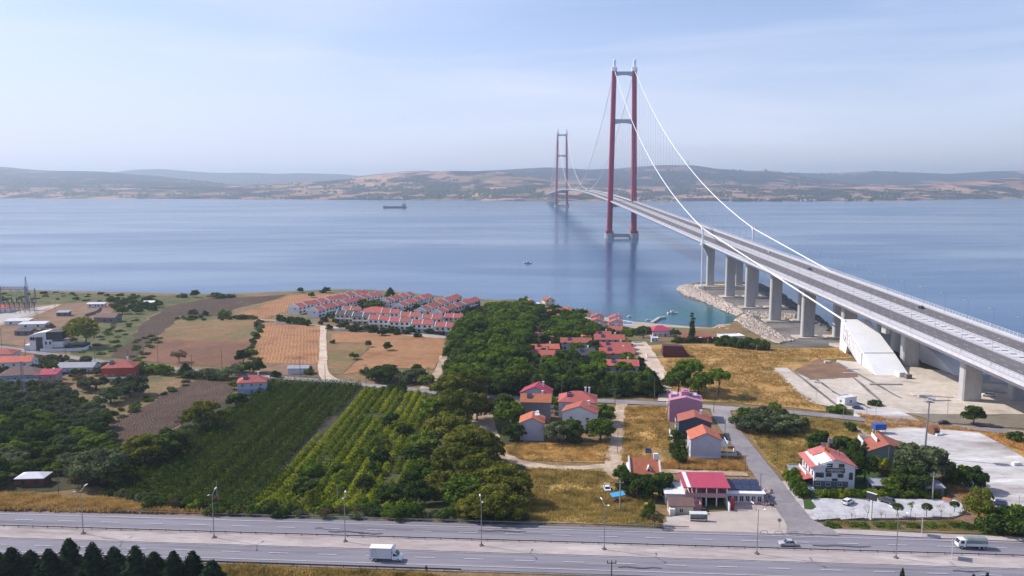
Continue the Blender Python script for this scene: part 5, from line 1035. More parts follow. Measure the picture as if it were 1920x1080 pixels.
# ================================================================ vegetation
def leafmat(n, a, b, c, sc=2.6):
    m = bpy.data.materials.new(n); m.use_nodes = True; nt = m.node_tree; L = nt.links; nt.nodes.clear()
    o = _n(nt, 'ShaderNodeOutputMaterial'); mx = _n(nt, 'ShaderNodeMixShader'); mx.inputs[0].default_value = .34; d = _n(nt, 'ShaderNodeBsdfDiffuse'); t = _n(nt, 'ShaderNodeBsdfTranslucent')
    tc = _n(nt, 'ShaderNodeTexCoord'); oi = _n(nt, 'ShaderNodeObjectInfo')
    ad = _n(nt, 'ShaderNodeVectorMath', operation='ADD'); sc_ = _n(nt, 'ShaderNodeVectorMath', operation='SCALE'); cb = _n(nt, 'ShaderNodeCombineXYZ')
    L.new(oi.outputs['Random'], cb.inputs[0]); L.new(cb.outputs[0], sc_.inputs[0]); sc_.inputs['Scale'].default_value = 90
    L.new(tc.outputs['Object'], ad.inputs[0]); L.new(sc_.outputs[0], ad.inputs[1])
    nz = _n(nt, 'ShaderNodeTexNoise'); nz.inputs['Scale'].default_value = sc; nz.inputs['Detail'].default_value = 6; nz.inputs['Roughness'].default_value = .75; L.new(ad.outputs[0], nz.inputs['Vector'])
    r = _n(nt, 'ShaderNodeValToRGB'); e = r.color_ramp.elements; e[0].position = .36; e[0].color = (*a, 1); e[1].position = .66; e[1].color = (*c, 1); k = e.new(.5); k.color = (*b, 1); L.new(nz.outputs[0], r.inputs[0])
    hs = _n(nt, 'ShaderNodeHueSaturation'); q = _n(nt, 'ShaderNodeMapRange'); q.inputs[3].default_value = .82; q.inputs[4].default_value = 1.55; L.new(oi.outputs['Random'], q.inputs[0]); L.new(q.outputs[0], hs.inputs['Value'])
    q = _n(nt, 'ShaderNodeMapRange'); q.inputs[3].default_value = .515; q.inputs[4].default_value = .485; L.new(oi.outputs['Random'], q.inputs[0]); L.new(q.outputs[0], hs.inputs['Hue'])
    L.new(r.outputs[0], hs.inputs['Color']); L.new(hs.outputs[0], d.inputs[0]); L.new(hs.outputs[0], t.inputs[0]); L.new(d.outputs[0], mx.inputs[1]); L.new(t.outputs[0], mx.inputs[2]); L.new(mx.outputs[0], o.inputs[0])
    return m
LM = dict(broad=leafmat('leaves_green', (.030, .06, .008), (.095, .15, .018), (.23, .28, .035)), dark=leafmat('leaves_dark_green', (.018, .038, .010), (.055, .09, .018), (.13, .175, .035)),
          pine=leafmat('pine_needles', (.03, .062, .008), (.09, .155, .014), (.20, .27, .028)), olive=leafmat('olive_leaves', (.038, .055, .024), (.09, .115, .052), (.18, .20, .10)),
          ash=leafmat('ash_leaves', (.045, .062, .010), (.13, .14, .02), (.27, .25, .042)), yellow=leafmat('yellow_green_leaves', (.09, .12, .018), (.16, .18, .025), (.22, .22, .035)),
          con=leafmat('conifer_needles', (.012, .026, .016), (.026, .048, .024), (.055, .085, .035)), brown=leafmat('brownish_leaves', (.07, .06, .03), (.11, .09, .045), (.15, .12, .06)),
          orch=leafmat('orchard_leaves', (.018, .040, .006), (.042, .070, .009), (.11, .135, .018), .5), vine=leafmat('vine_leaves', (.06, .10, .006), (.15, .19, .010), (.30, .31, .018), .45),
          straw=leafmat('dry_straw', (.28, .165, .055), (.46, .28, .10), (.62, .41, .16), .25), strawg=leafmat('half_dry_straw', (.17, .14, .04), (.38, .27, .085), (.56, .40, .14), .2))
M['bark'] = mat('bark', (.10, .075, .055), (.06, .045, .035), 3, 1)
def leafquads(P, N, size, rs, asp=.6):
    """one small leaf-clump face per point, facing near N"""
    n = len(P); N = N+rs.normal(0, .55, (n, 3)); N /= np.linalg.norm(N, axis=1)[:, None]+1e-9
    a = np.cross(N, rs.normal(0, 1, (n, 3))); a /= np.linalg.norm(a, axis=1)[:, None]+1e-9; b = np.cross(N, a); s = (size*rs.uniform(.6, 1.4, n))[:, None]
    a = a*s; b = b*s*asp; c = N*s*.25
    V = np.stack([P-a*.9-c, P-b*.9, P+a-c*.5, P+b], 1).reshape(-1, 3); return V, np.arange(4*n).reshape(n, 4)
def crown_mesh(lumps, n, size, seed, m, name='crown'):
    rs = np.random.RandomState(seed); L_ = np.array(lumps); w_ = L_[:, 3]**2; w_ = w_/w_.sum(); k = rs.choice(len(L_), n, p=w_)
    d = rs.normal(0, 1, (n, 3)); d /= np.linalg.norm(d, axis=1)[:, None]; d[:, 2] = np.where(d[:, 2] < -.6, -d[:, 2]*.8, d[:, 2])
    r = L_[k, 3]*rs.uniform(.72, 1.08, n); P = L_[k, :3]+d*r[:, None]*np.array([1, 1, .85])
    inside = np.zeros(n, bool)
    for q in L_: inside |= ((P-q[:3])**2).sum(1) < (q[3]*.62)**2
    P, d = P[~inside], d[~inside]
    V, F = leafquads(P, d, size, rs); return npmesh(name, V, F, m)
def lumps_ell(n, R, H, cz, r0, r1, seed, flat=0):
    rr = random.Random(seed); o = [(0, 0, cz, min(R, H)*.6)]
    for i in range(n):
        a = i*2.4+rr.uniform(-.4, .4); u = rr.uniform(-.55, 1) if not flat else rr.uniform(-.1, .7); q = math.sqrt(max(0, 1-u*u)); r = rr.uniform(r0, r1)
        o.append((q*math.cos(a)*(R-r*.7), q*math.sin(a)*(R-r*.7), cz+u*(H-r*.6), r))
    return o
def trunk_mesh(hh, r, n=4, spread=1.5, z1=None, seed=0):
    rr = random.Random(seed); b = MB(); z = 0; p = (0, 0, -.5)
    q = (rr.uniform(-.2, .2), rr.uniform(-.2, .2), hh*.55); b.tube(p, q, r, r*.7, 6); q2 = (q[0]*1.6, q[1]*1.6, hh); b.tube(q, q2, r*.7, r*.35, 5)
    for i in range(n): a = i*6.28/n+rr.uniform(-.5, .5); b.tube(q, (q[0]+math.cos(a)*spread, q[1]+math.sin(a)*spread, hh*rr.uniform(.95, 1.3)), r*.45, r*.15, 4)
    return b.mesh('trunk', M['bark'])
def conifer_mesh(hh, R, n, size, seed, m):
    rs = np.random.RandomState(seed); t = 1-np.sqrt(rs.uniform(0.0, 1, n)); z = .6+t*(hh-.6); a = rs.uniform(0, 6.283, n)
    tiers = 9; ph = (t*tiers+.35*np.sin(a*3+seed)+rs.uniform(-.1, .1, n)) % 1; lob = 1+.30*np.sin(a*4+np.floor(t*tiers)*1.7+seed)+.20*np.sin(a*7+np.floor(t*tiers)*2.9)
    r = R*1.12*(1-t)**.72*(.5+.5*(1-ph))*lob*np.where(rs.uniform(0, 1, n) < .25, rs.uniform(.3, .9, n), rs.uniform(.85, 1.1, n))+.08
    P = np.stack([r*np.cos(a), r*np.sin(a), z-.25*r], 1); N = np.stack([np.cos(a), np.sin(a), np.full(n, .9)], 1); V, F = leafquads(P, N, size, rs, .45); return npmesh('crown', V, F, m)
PROTO = {}
def kind_proto(kind, i):
    k = (kind, i)
    if k in PROTO: return PROTO[k]
    sd_ = hash(kind) % 1 + i*13+len(kind)*7
    if kind == 'broad': c = crown_mesh(lumps_ell(20, 1, 1.0, 1.2, .24, .42, sd_), 3800, .09, sd_, LM['broad']); t = trunk_mesh(1.3, .07, spread=.4, seed=sd_)
    elif kind == 'dark': c = crown_mesh(lumps_ell(18, 1, .95, 1.05, .24, .42, sd_), 3800, .09, sd_, LM['dark']); t = trunk_mesh(1.2, .07, spread=.4, seed=sd_)
    elif kind == 'ash': c = crown_mesh(lumps_ell(30, 1, .95, 1.05, .17, .34, sd_), 6500, .065, sd_, LM['ash']); t = trunk_mesh(1.1, .06, spread=.4, seed=sd_)
    elif kind == 'brown': c = crown_mesh(lumps_ell(12, 1, .9, 1.3, .26, .42, sd_), 1800, .07, sd_, LM['brown']); t = trunk_mesh(1.1, .06, spread=.4, seed=sd_)
    elif kind == 'yellow': c = crown_mesh(lumps_ell(14, 1, .95, 1.2, .28, .44, sd_), 2600, .075, sd_, LM['yellow']); t = trunk_mesh(1.1, .05, spread=.4, seed=sd_)
    elif kind == 'pine': c = crown_mesh(lumps_ell(18, 1, .7, 1.75, .24, .38, sd_, 1), 3400, .085, sd_, LM['pine']); t = trunk_mesh(1.75, .06, 6, .5, seed=sd_)
    elif kind == 'olive': c = crown_mesh(lumps_ell(18, 1, .8, .9, .2, .38, sd_), 3600, .08, sd_, LM['olive']); t = trunk_mesh(.8, .09, spread=.45, seed=sd_)
    elif kind == 'bush': c = crown_mesh(lumps_ell(9, 1, .8, .5, .32, .5, sd_), 1700, .10, sd_, LM['dark']); t = trunk_mesh(.4, .05, spread=.3, seed=sd_)
    elif kind == 'gbush': c = crown_mesh(lumps_ell(9, 1, .8, .5, .32, .5, sd_), 1700, .10, sd_, LM['broad']); t = trunk_mesh(.4, .05, spread=.3, seed=sd_)
    elif kind == 'ybush': c = crown_mesh(lumps_ell(9, 1, .8, .5, .32, .5, sd_), 1700, .10, sd_, LM['vine']); t = trunk_mesh(.4, .05, spread=.3, seed=sd_)
    elif kind == 'obush': c = crown_mesh(lumps_ell(9, 1, .7, .5, .32, .5, sd_), 1500, .10, sd_, LM['olive']); t = trunk_mesh(.4, .05, spread=.3, seed=sd_)
    elif kind == 'conifer': c = conifer_mesh(4.4, 1, 5200, .15, sd_, LM['con']); t = MB().tube((0, 0, -.5), (0, 0, 4), .08, .02).mesh('trunk', M['bark'])
    elif kind == 'cedar': c = conifer_mesh(2.6, 1, 4500, .12, sd_, LM['dark']); t = MB().tube((0, 0, -.5), (0, 0, 2.4), .06, .02).mesh('trunk', M['bark'])
    elif kind == 'poplar': c = crown_mesh([(.12*math.sin(q*2.1), .12*math.cos(q*1.7), .9+q*.62, .62-.035*q if q < 9 else .3) for q in range(11)], 3600, .12, sd_, LM['dark']); t = trunk_mesh(2, .1, spread=.2, seed=sd_)
    elif kind == 'ball': c = crown_mesh([(0, 0, 2.6, 1.0)], 1200, .12, sd_, LM['dark']); t = MB().tube((0, 0, -.2), (0, 0, 2.2), .07, .06).mesh('trunk', M['bark'])
    elif kind == 'sapling': c = crown_mesh(lumps_ell(5, .6, 1, 3.0, .25, .35, sd_), 260, .10, sd_, LM['broad']); t = trunk_mesh(2.6, .05, 4, .5, seed=sd_)
    elif kind == 'bare': c = crown_mesh(lumps_ell(5, .7, .8, 2.6, .25, .35, sd_), 90, .07, sd_, LM['brown']); t = trunk_mesh(2.2, .05, 7, .8, seed=sd_)
    PROTO[k] = (c, t); return PROTO[k]
UH = dict(broad=2.15, dark=2.0, ash=1.98, brown=2.2, yellow=2.15, pine=2.5, olive=1.7, bush=1.3, gbush=1.3, ybush=1.3, obush=1.2, conifer=4.4, cedar=2.6, poplar=7.5, ball=3.6, sapling=3.9, bare=3.3)
NM = dict(broad='broadleaf_tree', dark='dark_tree', ash='ash_tree', brown='dry_tree', yellow='yellow_green_tree', pine='pine_tree', olive='olive_tree', bush='bush', gbush='bush', ybush='bush', obush='bush', conifer='conifer', cedar='cedar_tree', poplar='poplar_tree', ball='topiary_tree', sapling='young_tree', bare='bare_tree')
vr = random.Random(99)
def tree(kind, x, y, hgt, rad, label, group=None, z=None):
    c, t = kind_proto(kind, vr.randrange(3)); o = bpy.data.objects.new(NM[kind], None); COL.objects.link(o); o.empty_display_size = .1
    o.location = (x, y, (h(x, y) if z is None else z)-.05); o.rotation_euler = (0, 0, vr.uniform(0, 6.28)); s = rad/(1.0 if kind != 'poplar' else .8); o.scale = (s, s*vr.uniform(.88, 1.12), hgt/UH[kind])
    tag(o, label, 'bush' if 'bush' in kind else 'tree', group)
    link('crown', c, o); link('trunk', t, o); return o
def T(kind, px, py, hgt, rad, label, group=None): x, y, z = G(px, py); return tree(kind, x, y, hgt, rad, label, group, z)
def inpoly(x, y, P):
    ins = False; j = len(P)-1
    for i in range(len(P)):
        if (P[i][1] > y) != (P[j][1] > y) and x < (P[j][0]-P[i][0])*(y-P[i][1])/(P[j][1]-P[i][1])+P[i][0]: ins = not ins
        j = i
    return ins
TAKEN = []
def scatter(px, sp, kinds, labels, group, seed=0, maxn=300, keep=True, edge=0, ck=.7):
    """kinds: (kind, weight, h0, h1, r0, r1)"""
    P = wp(px); rr = random.Random(seed); xs = [p[0] for p in P]; ys = [p[1] for p in P]; got = []; tries = 0
    while len(got) < maxn and tries < 9000:
        tries += 1; x = rr.uniform(min(xs), max(xs)); y = rr.uniform(min(ys), max(ys))
        if not inpoly(x, y, P): continue
        k = rr.choices(kinds, [q[1] for q in kinds])[0]; hh = rr.uniform(k[2], k[3]); r = rr.uniform(k[4], k[5])
        if any((x-a)**2+(y-b)**2 < (c*.82+r*.55)**2 for a, b, c in FOOT): continue
        # stay out from directly in front of a house
        if keep and any(abs(x-a*(y/b)) < c*.8 and 0 < b-y < c*.75+hh*ck for a, b, c in FOOT): continue
        if any((x-a)**2+(y-b)**2 < sp*sp for a, b in got): continue
        if any((x-a)**2+(y-b)**2 < (sp*.7)**2 for a, b in TAKEN): continue
        got.append((x, y)); tree(k[0], x, y, hh, r, labels[k[0]], group)
    TAKEN.extend(got); return len(got)
# --- bottom left conifers
cx_ = [(-8, 1035), (20, 1026), (55, 1033), (90, 1030), (128, 1010), (172, 1018), (212, 1026), (253, 1023), (288, 1036), (324, 1034), (360, 1034), (396, 1050)]
for i, (px, ty) in enumerate(cx_):
    v_ = 166.5 if i % 2 else 168.5; d = ray(px, ty); t_ = v_/(d[0]*RS+d[1]*RC); x, y, zt = d[0]*t_, d[1]*t_, CH+d[2]*t_
    z = h(x, y); tree('conifer', x, y, zt-z+.3, 3.15, 'dark conifer in front of the highway at the bottom left, %s from the left edge' % ordn(i), 'conifers in the bottom left corner', z)
for px, ty, lb in ((1693, 1064, 'lone thin conifer top rising at the bottom edge below the tallest lamp'), (1826, 1074, 'left of two small conifer tips at the bottom right edge'), (1852, 1072, 'right of two small conifer tips at the bottom right edge')):
    d = ray(px, ty); t_ = 166/(d[0]*RS+d[1]*RC); x, y, zt = d[0]*t_, d[1]*t_, CH+d[2]*t_; z = h(x, y); tree('conifer', x, y, zt-z, 1.3, lb, None, z)
# --- single trees and bushes (kind, base px, base py, height, radius, label)
TL = [
 ('brown', 336, 680, 7, 4, 'lone round brownish tree in the reddish field'), ('yellow', 156, 650, 17, 10.5, 'big feathery yellow-green tree beside the modern villa'),
 ('dark', 727, 657, 4.8, 2.9, 'round dark bush-like tree alone in the striped stubble field'), ('broad', 691, 651, 4, 1.8, 'small tree at the corner where the stubble field meets the pale field'), ('broad', 664, 674, 4, 2.6, 'small tree on the ditch between the pale and the stubble field'), ('gbush', 624, 644, 2.5, 1.8, 'small bush at the top left of the pale field'),
 ('gbush', 422, 595, 6, 5, 'round bush at the top of the tan field beside the ploughed strip'), ('obush', 456, 598, 3.5, 4.5, 'flat grey-green bush right of the round bush above the tan field'), ('bush', 385, 592, 3.5, 2.6, 'small dark bush above the tan field'), ('obush', 362, 589, 3.5, 4, 'pale bush above the tan field, leftmost'),
 ('dark', 366, 558, 6.5, 4.2, 'dark round tree on the coast edge left of the ploughed field end'), ('bush', 342, 558, 3.5, 5, 'low bush on the coast edge left of the dark round tree'), ('bush', 405, 559, 4.5, 7, 'wide dark bush on the coast edge above the ploughed field'), ('bush', 430, 558, 3, 5, 'low dark bush right of the wide coast bush'), ('dark', 563, 549, 5, 3, 'small dark tree on the skyline of the orange slope'), ('dark', 584, 558, 5, 3.2, 'small dark tree on the orange slope below the skyline one'), ('dark', 613, 549, 5.5, 3.5, 'dark tree on the coast left of the estate'), ('bush', 605, 549, 3, 3, 'low bush beside the dark coast tree left of the estate'),
 ('cedar', 732, 560, 10, 4.6, 'dark cone-shaped tree on the shore between the second and third estate rows'), ('broad', 702, 580, 7, 8, 'broad tree in the estate between the second row and the large hall'), ('dark', 680, 575, 6, 5, 'dark tree beside the second estate row'),
 ('olive', 177, 732, 7, 6, 'grey-green olive tree left of the olive pair below the brick-red house'), ('olive', 208, 756, 7, 5, 'lower olive tree of the pair below the brick-red house'), ('olive', 247, 743, 9, 7.5, 'largest olive tree below the brick-red house'), ('olive', 158, 728, 4.5, 3, 'small olive tree left of the first olive'), ('olive', 231, 735, 7, 5, 'olive tree squeezed behind the large olive'),
 ('broad', 1272, 737, 12, 6, 'left pine-like tree in the clump at the dry field by the white track'), ('pine', 1292, 730, 14, 6.5, 'tallest tree in the clump at the dry field by the white track'), ('broad', 1310, 742, 11, 5.5, 'right tree in the clump at the dry field by the white track'), ('pine', 1346, 744, 13, 4.8, 'single slender pine right of the clump in the dry field'), ('bush', 1255, 722, 4, 3.5, 'bush at the left foot of the tree clump'),
 ('broad', 1452, 772, 4, 2.6, 'small tree behind the olive clump beside the junction'), ('olive', 1398, 805, 6.5, 6, 'leftmost olive of the clump right of the junction'), ('olive', 1420, 812, 7, 6.5, 'front left olive of the clump right of the junction'), ('olive', 1445, 812, 6.5, 6.5, 'front middle olive of the clump right of the junction'), ('olive', 1472, 812, 6.5, 6.5, 'front right olive of the clump right of the junction'), ('olive', 1492, 806, 5.5, 5, 'rightmost olive of the clump right of the junction'), ('gbush', 1405, 786, 4.5, 5, 'yellowish bush at the back of the olive clump'), ('olive', 1435, 795, 6.5, 6, 'back olive of the clump right of the junction'), ('olive', 1465, 796, 6, 6, 'back right olive of the clump right of the junction'),
 ('dark', 1824, 797, 7.5, 3.8, 'dark round tree with long shadow on the grey ground below the bridge'), ('bush', 1903, 826, 4, 3, 'dark shrub in the dry verge at the right edge'),
 ('dark', 1536, 852, 8, 4.5, 'dark tree behind the left rear of the hotel'), ('bush', 1596, 808, 3, 2, 'small round shrub beside the footpath above the hotel'), ('dark', 1580, 858, 8, 4, 'dark tree behind the right rear of the hotel'),
 ('dark', 1616, 905, 10, 4.2, 'tall dark tree hard against the right wall of the hotel'), ('dark', 1606, 875, 9, 4, 'dark tree between the hotel and the grey-green villa'), ('brown', 1662, 902, 5.5, 2.8, 'thin brownish tree in front of the grey-green villa'), ('ybush', 1652, 893, 7, 2.6, 'yellow-green column shrub in front of the grey-green villa'), ('cedar', 1692, 893, 9, 2.8, 'bright green cone-shaped tree at the right corner of the grey-green villa'),
 ('olive', 1724, 905, 12.5, 7.5, 'large grey feathery tree in the hotel garden'), ('dark', 1705, 922, 7.5, 5.5, 'dark green tree in front of the large grey tree in the garden'), ('broad', 1668, 925, 4.5, 2.8, 'small shrub tree beside the white-awning kiosk'),
 ('broad', 1768, 900, 7, 4.2, 'leftmost of three round trees on the bank beside the white gravel yard'), ('ybush', 1797, 908, 6.5, 4, 'middle of three round trees on the bank beside the white gravel yard'), ('dark', 1824, 920, 7.5, 3.8, 'rightmost of three round trees on the bank beside the white gravel yard'), ('yellow', 1836, 990, 11, 4, 'tall thin yellowish tree right of the car park end'), ('bush', 1880, 1000, 6, 6, 'left half of the dark hedge at the right edge above the highway'), ('gbush', 1912, 998, 6.5, 6, 'right half of the dark hedge at the right edge above the highway'), ('bush', 1945, 1002, 6, 6, 'dark hedge bush just past the right edge'),
 ('ball', 1682, 970, 4.2, 1.35, 'leftmost ball-shaped topiary tree along the car park'), ('ball', 1737, 970, 4.2, 1.4, 'middle ball-shaped topiary tree along the car park'), ('ball', 1789, 962, 3.6, 1.15, 'rightmost ball-shaped topiary tree along the car park'), ('sapling', 1707, 970, 4.8, 1.5, 'slim green sapling between two topiary balls of the car park'), ('bare', 1763, 970, 4.2, 1.5, 'nearly bare sapling between two topiary balls of the car park'), ('bare', 1624, 973, 4.6, 1.6, 'nearly bare sapling left of the black sign post'), ('bare', 1598, 975, 3.4, 1.3, 'bare twiggy shrub in the front left of the car park'), ('bare', 1652, 975, 3.4, 1.5, 'bare twiggy shrub right of the black sign post'),
 ('broad', 956, 805, 10.5, 5.8, 'large round tree left of the lavender-white gable house'), ('dark', 966, 826, 6.5, 4.5, 'dark tree at the left corner of the lavender-white gable house'), ('olive', 1048, 830, 7.5, 5.5, 'left broad tree between the lavender-white house and the white gabled house'), ('dark', 1068, 828, 8, 5.5, 'right broad tree between the lavender-white house and the white gabled house'), ('broad', 1124, 826, 8, 5.8, 'lower round tree right of the white gabled house'), ('broad', 1130, 795, 7.5, 4.8, 'upper round tree right of the rambling salmon-roofed house'), ('broad', 1042, 775, 7, 4.2, 'round tree between the dark grey and the rambling house'), ('dark', 946, 770, 7, 4.5, 'dark tree near the road behind the large round tree'), ('obush', 1080, 832, 3, 2.4, 'grey-green shrub at the foot of the broad trees'),
 ('ybush', 1218, 965, 4.6, 1.6, 'slim yellow-green shrub left of the sheds'), ('brown', 1228, 988, 4.2, 2.2, 'small scraggy tree at the corner before the highway'), ('bush', 1215, 975, 3, 2.2, 'small dark shrub below the slim shrub'), ('broad', 1168, 905, 5.5, 3, 'small tree at the left end of the hedge of the little white house'),
 ('bush', 1268, 830, 4.5, 2.8, 'top shrub in the line left of the lavender gable house'), ('bush', 1270, 848, 4.5, 3, 'middle shrub in the line left of the lavender gable house'), ('bush', 1273, 868, 5, 2.8, 'bottom shrub in the line left of the lavender gable house'),
 ('gbush', 262, 698, 5.5, 4, 'left roadside bush right of the brick-red house'), ('gbush', 281, 700, 4.5, 4, 'middle roadside bush right of the brick-red house'), ('gbush', 308, 702, 5.5, 4.2, 'right roadside bush right of the brick-red house'), ('cedar', 348, 706, 7, 3.5, 'pointed shrub by the road below the reddish field'), ('obush', 362, 708, 4, 5, 'wide pale bush beside the pointed shrub'),
 ('obush', 395, 709, 5, 6, 'left part of the wide round bush at the top of the lower ploughed field'), ('obush', 420, 710, 5, 6, 'right part of the wide round bush at the top of the lower ploughed field'), ('dark', 455, 680, 7, 4.5, 'upper tree in the clump left of the orange stubble field'), ('dark', 478, 700, 7.5, 5, 'lower right tree in the clump left of the orange stubble field'), ('obush', 447, 700, 5, 5.5, 'grey bush in the clump left of the orange stubble field'), ('broad', 470, 672, 5, 4, 'small tree at the top of the clump beside the stubble field'),
 ('ash', 383, 806, 11, 7.5, 'big round tree at the head of the dark orchard'), ('brown', 343, 800, 4.5, 2.5, 'small twisted tree left of the big orchard-head tree'), ('ash', 272, 872, 10, 7, 'left tree of the clump between ploughed field and orchard'), ('dark', 298, 868, 9, 6, 'middle tree of the clump between ploughed field and orchard'), ('dark', 325, 850, 9, 6, 'right tree of the clump between ploughed field and orchard'), ('olive', 192, 910, 11.5, 8.5, 'large pale green domed tree above the highway slope'), ('dark', 222, 915, 8, 5, 'dark tree right of the large pale domed tree'), ('dark', 445, 762, 6, 4.5, 'tree beside the grey-blue house at the orchard edge'), ('broad', 440, 730, 4, 3, 'bush left of the two-storey grey-blue house'), ('brown', 152, 915, 6, 4, 'leafless brownish tree near the old hut'),
 ('poplar', 1297, 643, 19, 3.2, 'tall narrow poplar on the shore right of the white bungalow'), ('olive', 1266, 633, 6.5, 3.6, 'small grey tree left of the poplar'), ('dark', 1207, 634, 8, 5, 'dark tree left of the white beach bungalow'), ('bush', 1192, 627, 4, 5, 'low bush near the end of the beach bungalows'),
 ('dark', 722, 715, 8, 7.5, 'large dark bush mound below the striped stubble field'), ('bush', 704, 712, 4.5, 4, 'dark bush at the left of the large bush mound'), ('obush', 755, 718, 5.5, 6, 'grey bush right of the large dark mound'), ('olive', 778, 716, 6.5, 6, 'pale olive-like tree right of the grey bush'), ('dark', 782, 700, 4.5, 3, 'small dark tree at the lower edge of the striped stubble field'), ('bush', 684, 702, 3.5, 3, 'small dark bush by the road below the pale field'), ('gbush', 580, 702, 4, 2.6, 'dark bush right of the grey metal shed'), ('bush', 517, 709, 3.5, 2.6, 'low bush at the road above the orchard'), ('bush', 730, 733, 3, 3.2, 'shrub on the road edge above the vineyard, left'), ('bush', 750, 735, 3.5, 3.2, 'shrub on the road edge above the vineyard, right'), ('broad', 800, 722, 5, 4, 'bush at the road beside the big ash trees'),
 ('cedar', 1143, 720, 0.1, .1, ''), ('dark', 735, 800, 5, 4, 'dark round bush in the middle of the yellow-green vineyard'), ('bush', 1640, 760, 2.5, 3, 'low bush growing on the concrete yard'), ('gbush', 1570, 772, 3, 4, 'green bush at the lower corner of the concrete yard'), ('bush', 1592, 800, 2, 2, 'low shrub by the footpath'),
]
for q in TL:
    if q[5] and q[3] > 1: T(*q)
# hedges: one hedge, several bushes grown together
for i in range(9): T('bush', 1352+i*9.6, 649+i*.8, 6.2, 4.6, 'dark bush in the hedge before the cream block', 'bushes of the dark hedge by the shore')
for i in range(9): T('bush', 1268+i*9.5, 644, 4.2, 3.2, 'low bush in the hedge before the pinkish roof', 'bushes of the low shore hedge')
for i in range(8): T('dark', 1176+i*10, 934-(i-4)**2*.45, 6.8, 3.6, 'hedge tree before the little white house', 'hedge trees of the little white house')
for i in range(16): T('ybush' if i in (1, 2, 3, 7, 8) else 'gbush', 1545+i*13.6, 931+(i % 3), 2.6, 1.9, 'clipped bush in the hotel garden hedge' if i not in (1, 2, 3, 7, 8) else 'yellow-green bush in the hotel garden hedge', 'garden hedge bushes of the hotel')
for i in range(5): T('gbush', 1484+i*4.5, 900+i*8, 4.2, 2.4, 'bright green shrub beside the hotel entrance', 'shrubs left of the hotel')
for i in range(6): T('bush', 1560+i*48+(i*17) % 13, 989+i*.6, 1.2, 2.2+(i % 3)*.7, 'low dark shrub on the verge below the car park', 'verge shrubs below the car park')
# big ash and mixed trees left of the dirt loop
for i, (px, py, hh, r) in enumerate([(845, 762, 13, 8.5), (882, 752, 13, 7.5), (815, 790, 10, 6.5), (865, 800, 14, 8.5), (895, 790, 11, 6.5), (838, 838, 12, 8), (880, 872, 13, 8.5), (905, 880, 12, 7), (800, 850, 8, 5.5), (850, 900, 11, 7.5), (905, 935, 13, 8), (945, 950, 12, 7.5), (875, 950, 9, 6.5), (925, 972, 9, 6), (830, 935, 8, 6), (795, 905, 7, 5.5), (955, 975, 7, 5), (890, 972, 6, 5)]):
    T('ash' if i not in (2, 8, 12, 15) else 'broad', px, py, hh, r, 'large olive-green tree left of the dirt loop' if i not in (2, 8, 12, 15) else 'green tree on the vineyard side of the tall wood', 'trees of the tall wood left of the dirt loop')
x_ = 'shrub in the growth at the vineyard foot'
scatter([(560, 895), (640, 880), (700, 820), (770, 800), (800, 880), (800, 965), (560, 968)], 8, [('dark', 2, 4, 7, 2.6, 4.6), ('gbush', 2, 3, 5, 2.5, 4), ('yellow', 1, 4, 6, 2.4, 3.6)], dict(dark='dark '+x_, gbush='green '+x_, yellow='yellow-green small tree at the vineyard foot'), 'growth at the foot of the vineyard', 3, 22)
x_ = 'bush along the far guardrail'
scatter([(205, 928), (330, 940), (450, 955), (700, 962), (980, 965), (990, 975), (700, 975), (450, 966), (300, 958)], 4.2, [('bush', 3, 2, 4, 2, 3.4), ('obush', 2, 1.5, 3, 1.8, 3), ('gbush', 2, 2, 3.5, 1.6, 3), ('brown', 1, 2, 3.5, 1.5, 2.4)], dict(bush='dark '+x_, obush='grey-green '+x_, gbush='green '+x_, brown='dry brown '+x_), 'roadside bushes beyond the far guardrail', 5, 70)
# thicket and olive grove at the left
x_ = ' in the left-edge thicket'
scatter([(-90, 800), (0, 775), (90, 800), (190, 800), (205, 850), (235, 885), (180, 905), (110, 905), (40, 918), (-90, 922)], 6.2, [('dark', 3, 4, 7.5, 3.4, 5), ('broad', 1.6, 4, 7, 3.4, 5), ('olive', 2, 4, 7, 3.2, 4.8), ('ybush', .4, 3, 4, 2.5, 3.5)], dict(dark='dark green tree'+x_, broad='mid green tree'+x_, olive='grey-green tree'+x_, ybush='bright green bush'+x_), 'thicket trees at the left', 8, 130)
x_ = ' in the left olive grove'
scatter([(-90, 735), (-20, 735), (60, 745), (110, 738), (150, 765), (190, 778), (188, 798), (100, 798), (0, 772), (-90, 795)], 6.4, [('olive', 4, 5, 7.5, 3.5, 5), ('dark', 1, 5, 7, 3.4, 4.4)], dict(olive='grey-green olive tree'+x_, dark='dark tree'+x_), 'olive grove trees at the left', 9, 60, False)
x_ = ' among the left-edge houses'
scatter([(-40, 690), (60, 672), (210, 690), (205, 705), (150, 716), (115, 735), (60, 745), (-40, 730)], 8, [('dark', 2, 4, 6.5, 2.6, 4), ('olive', 2, 4, 6, 2.6, 4), ('brown', .8, 3, 5, 2.5, 3.4)], dict(dark='dark green tree'+x_, olive='grey-green tree'+x_, brown='brownish tree'+x_), 'garden trees at the left edge', 10, 40)
x_ = ' in the coast scrub above the green meadow'
scatter([(205, 568), (290, 560), (300, 575), (270, 590), (215, 590)], 9, [('bush', 2, 3, 5, 3, 5), ('broad', 1, 4, 6, 3, 4.5)], dict(bush='dark bush'+x_, broad='green tree'+x_), 'coast scrub at the left', 11, 22)
scatter([(40, 618), (110, 612), (150, 640), (140, 648), (60, 640)], 9, [('obush', 2, 2, 3.5, 2, 3.5), ('brown', 1, 3, 4, 2, 3)], dict(obush='grey low bush by the white sheds', brown='dry bush by the white sheds'), 'bushes by the white sheds', 12, 12)
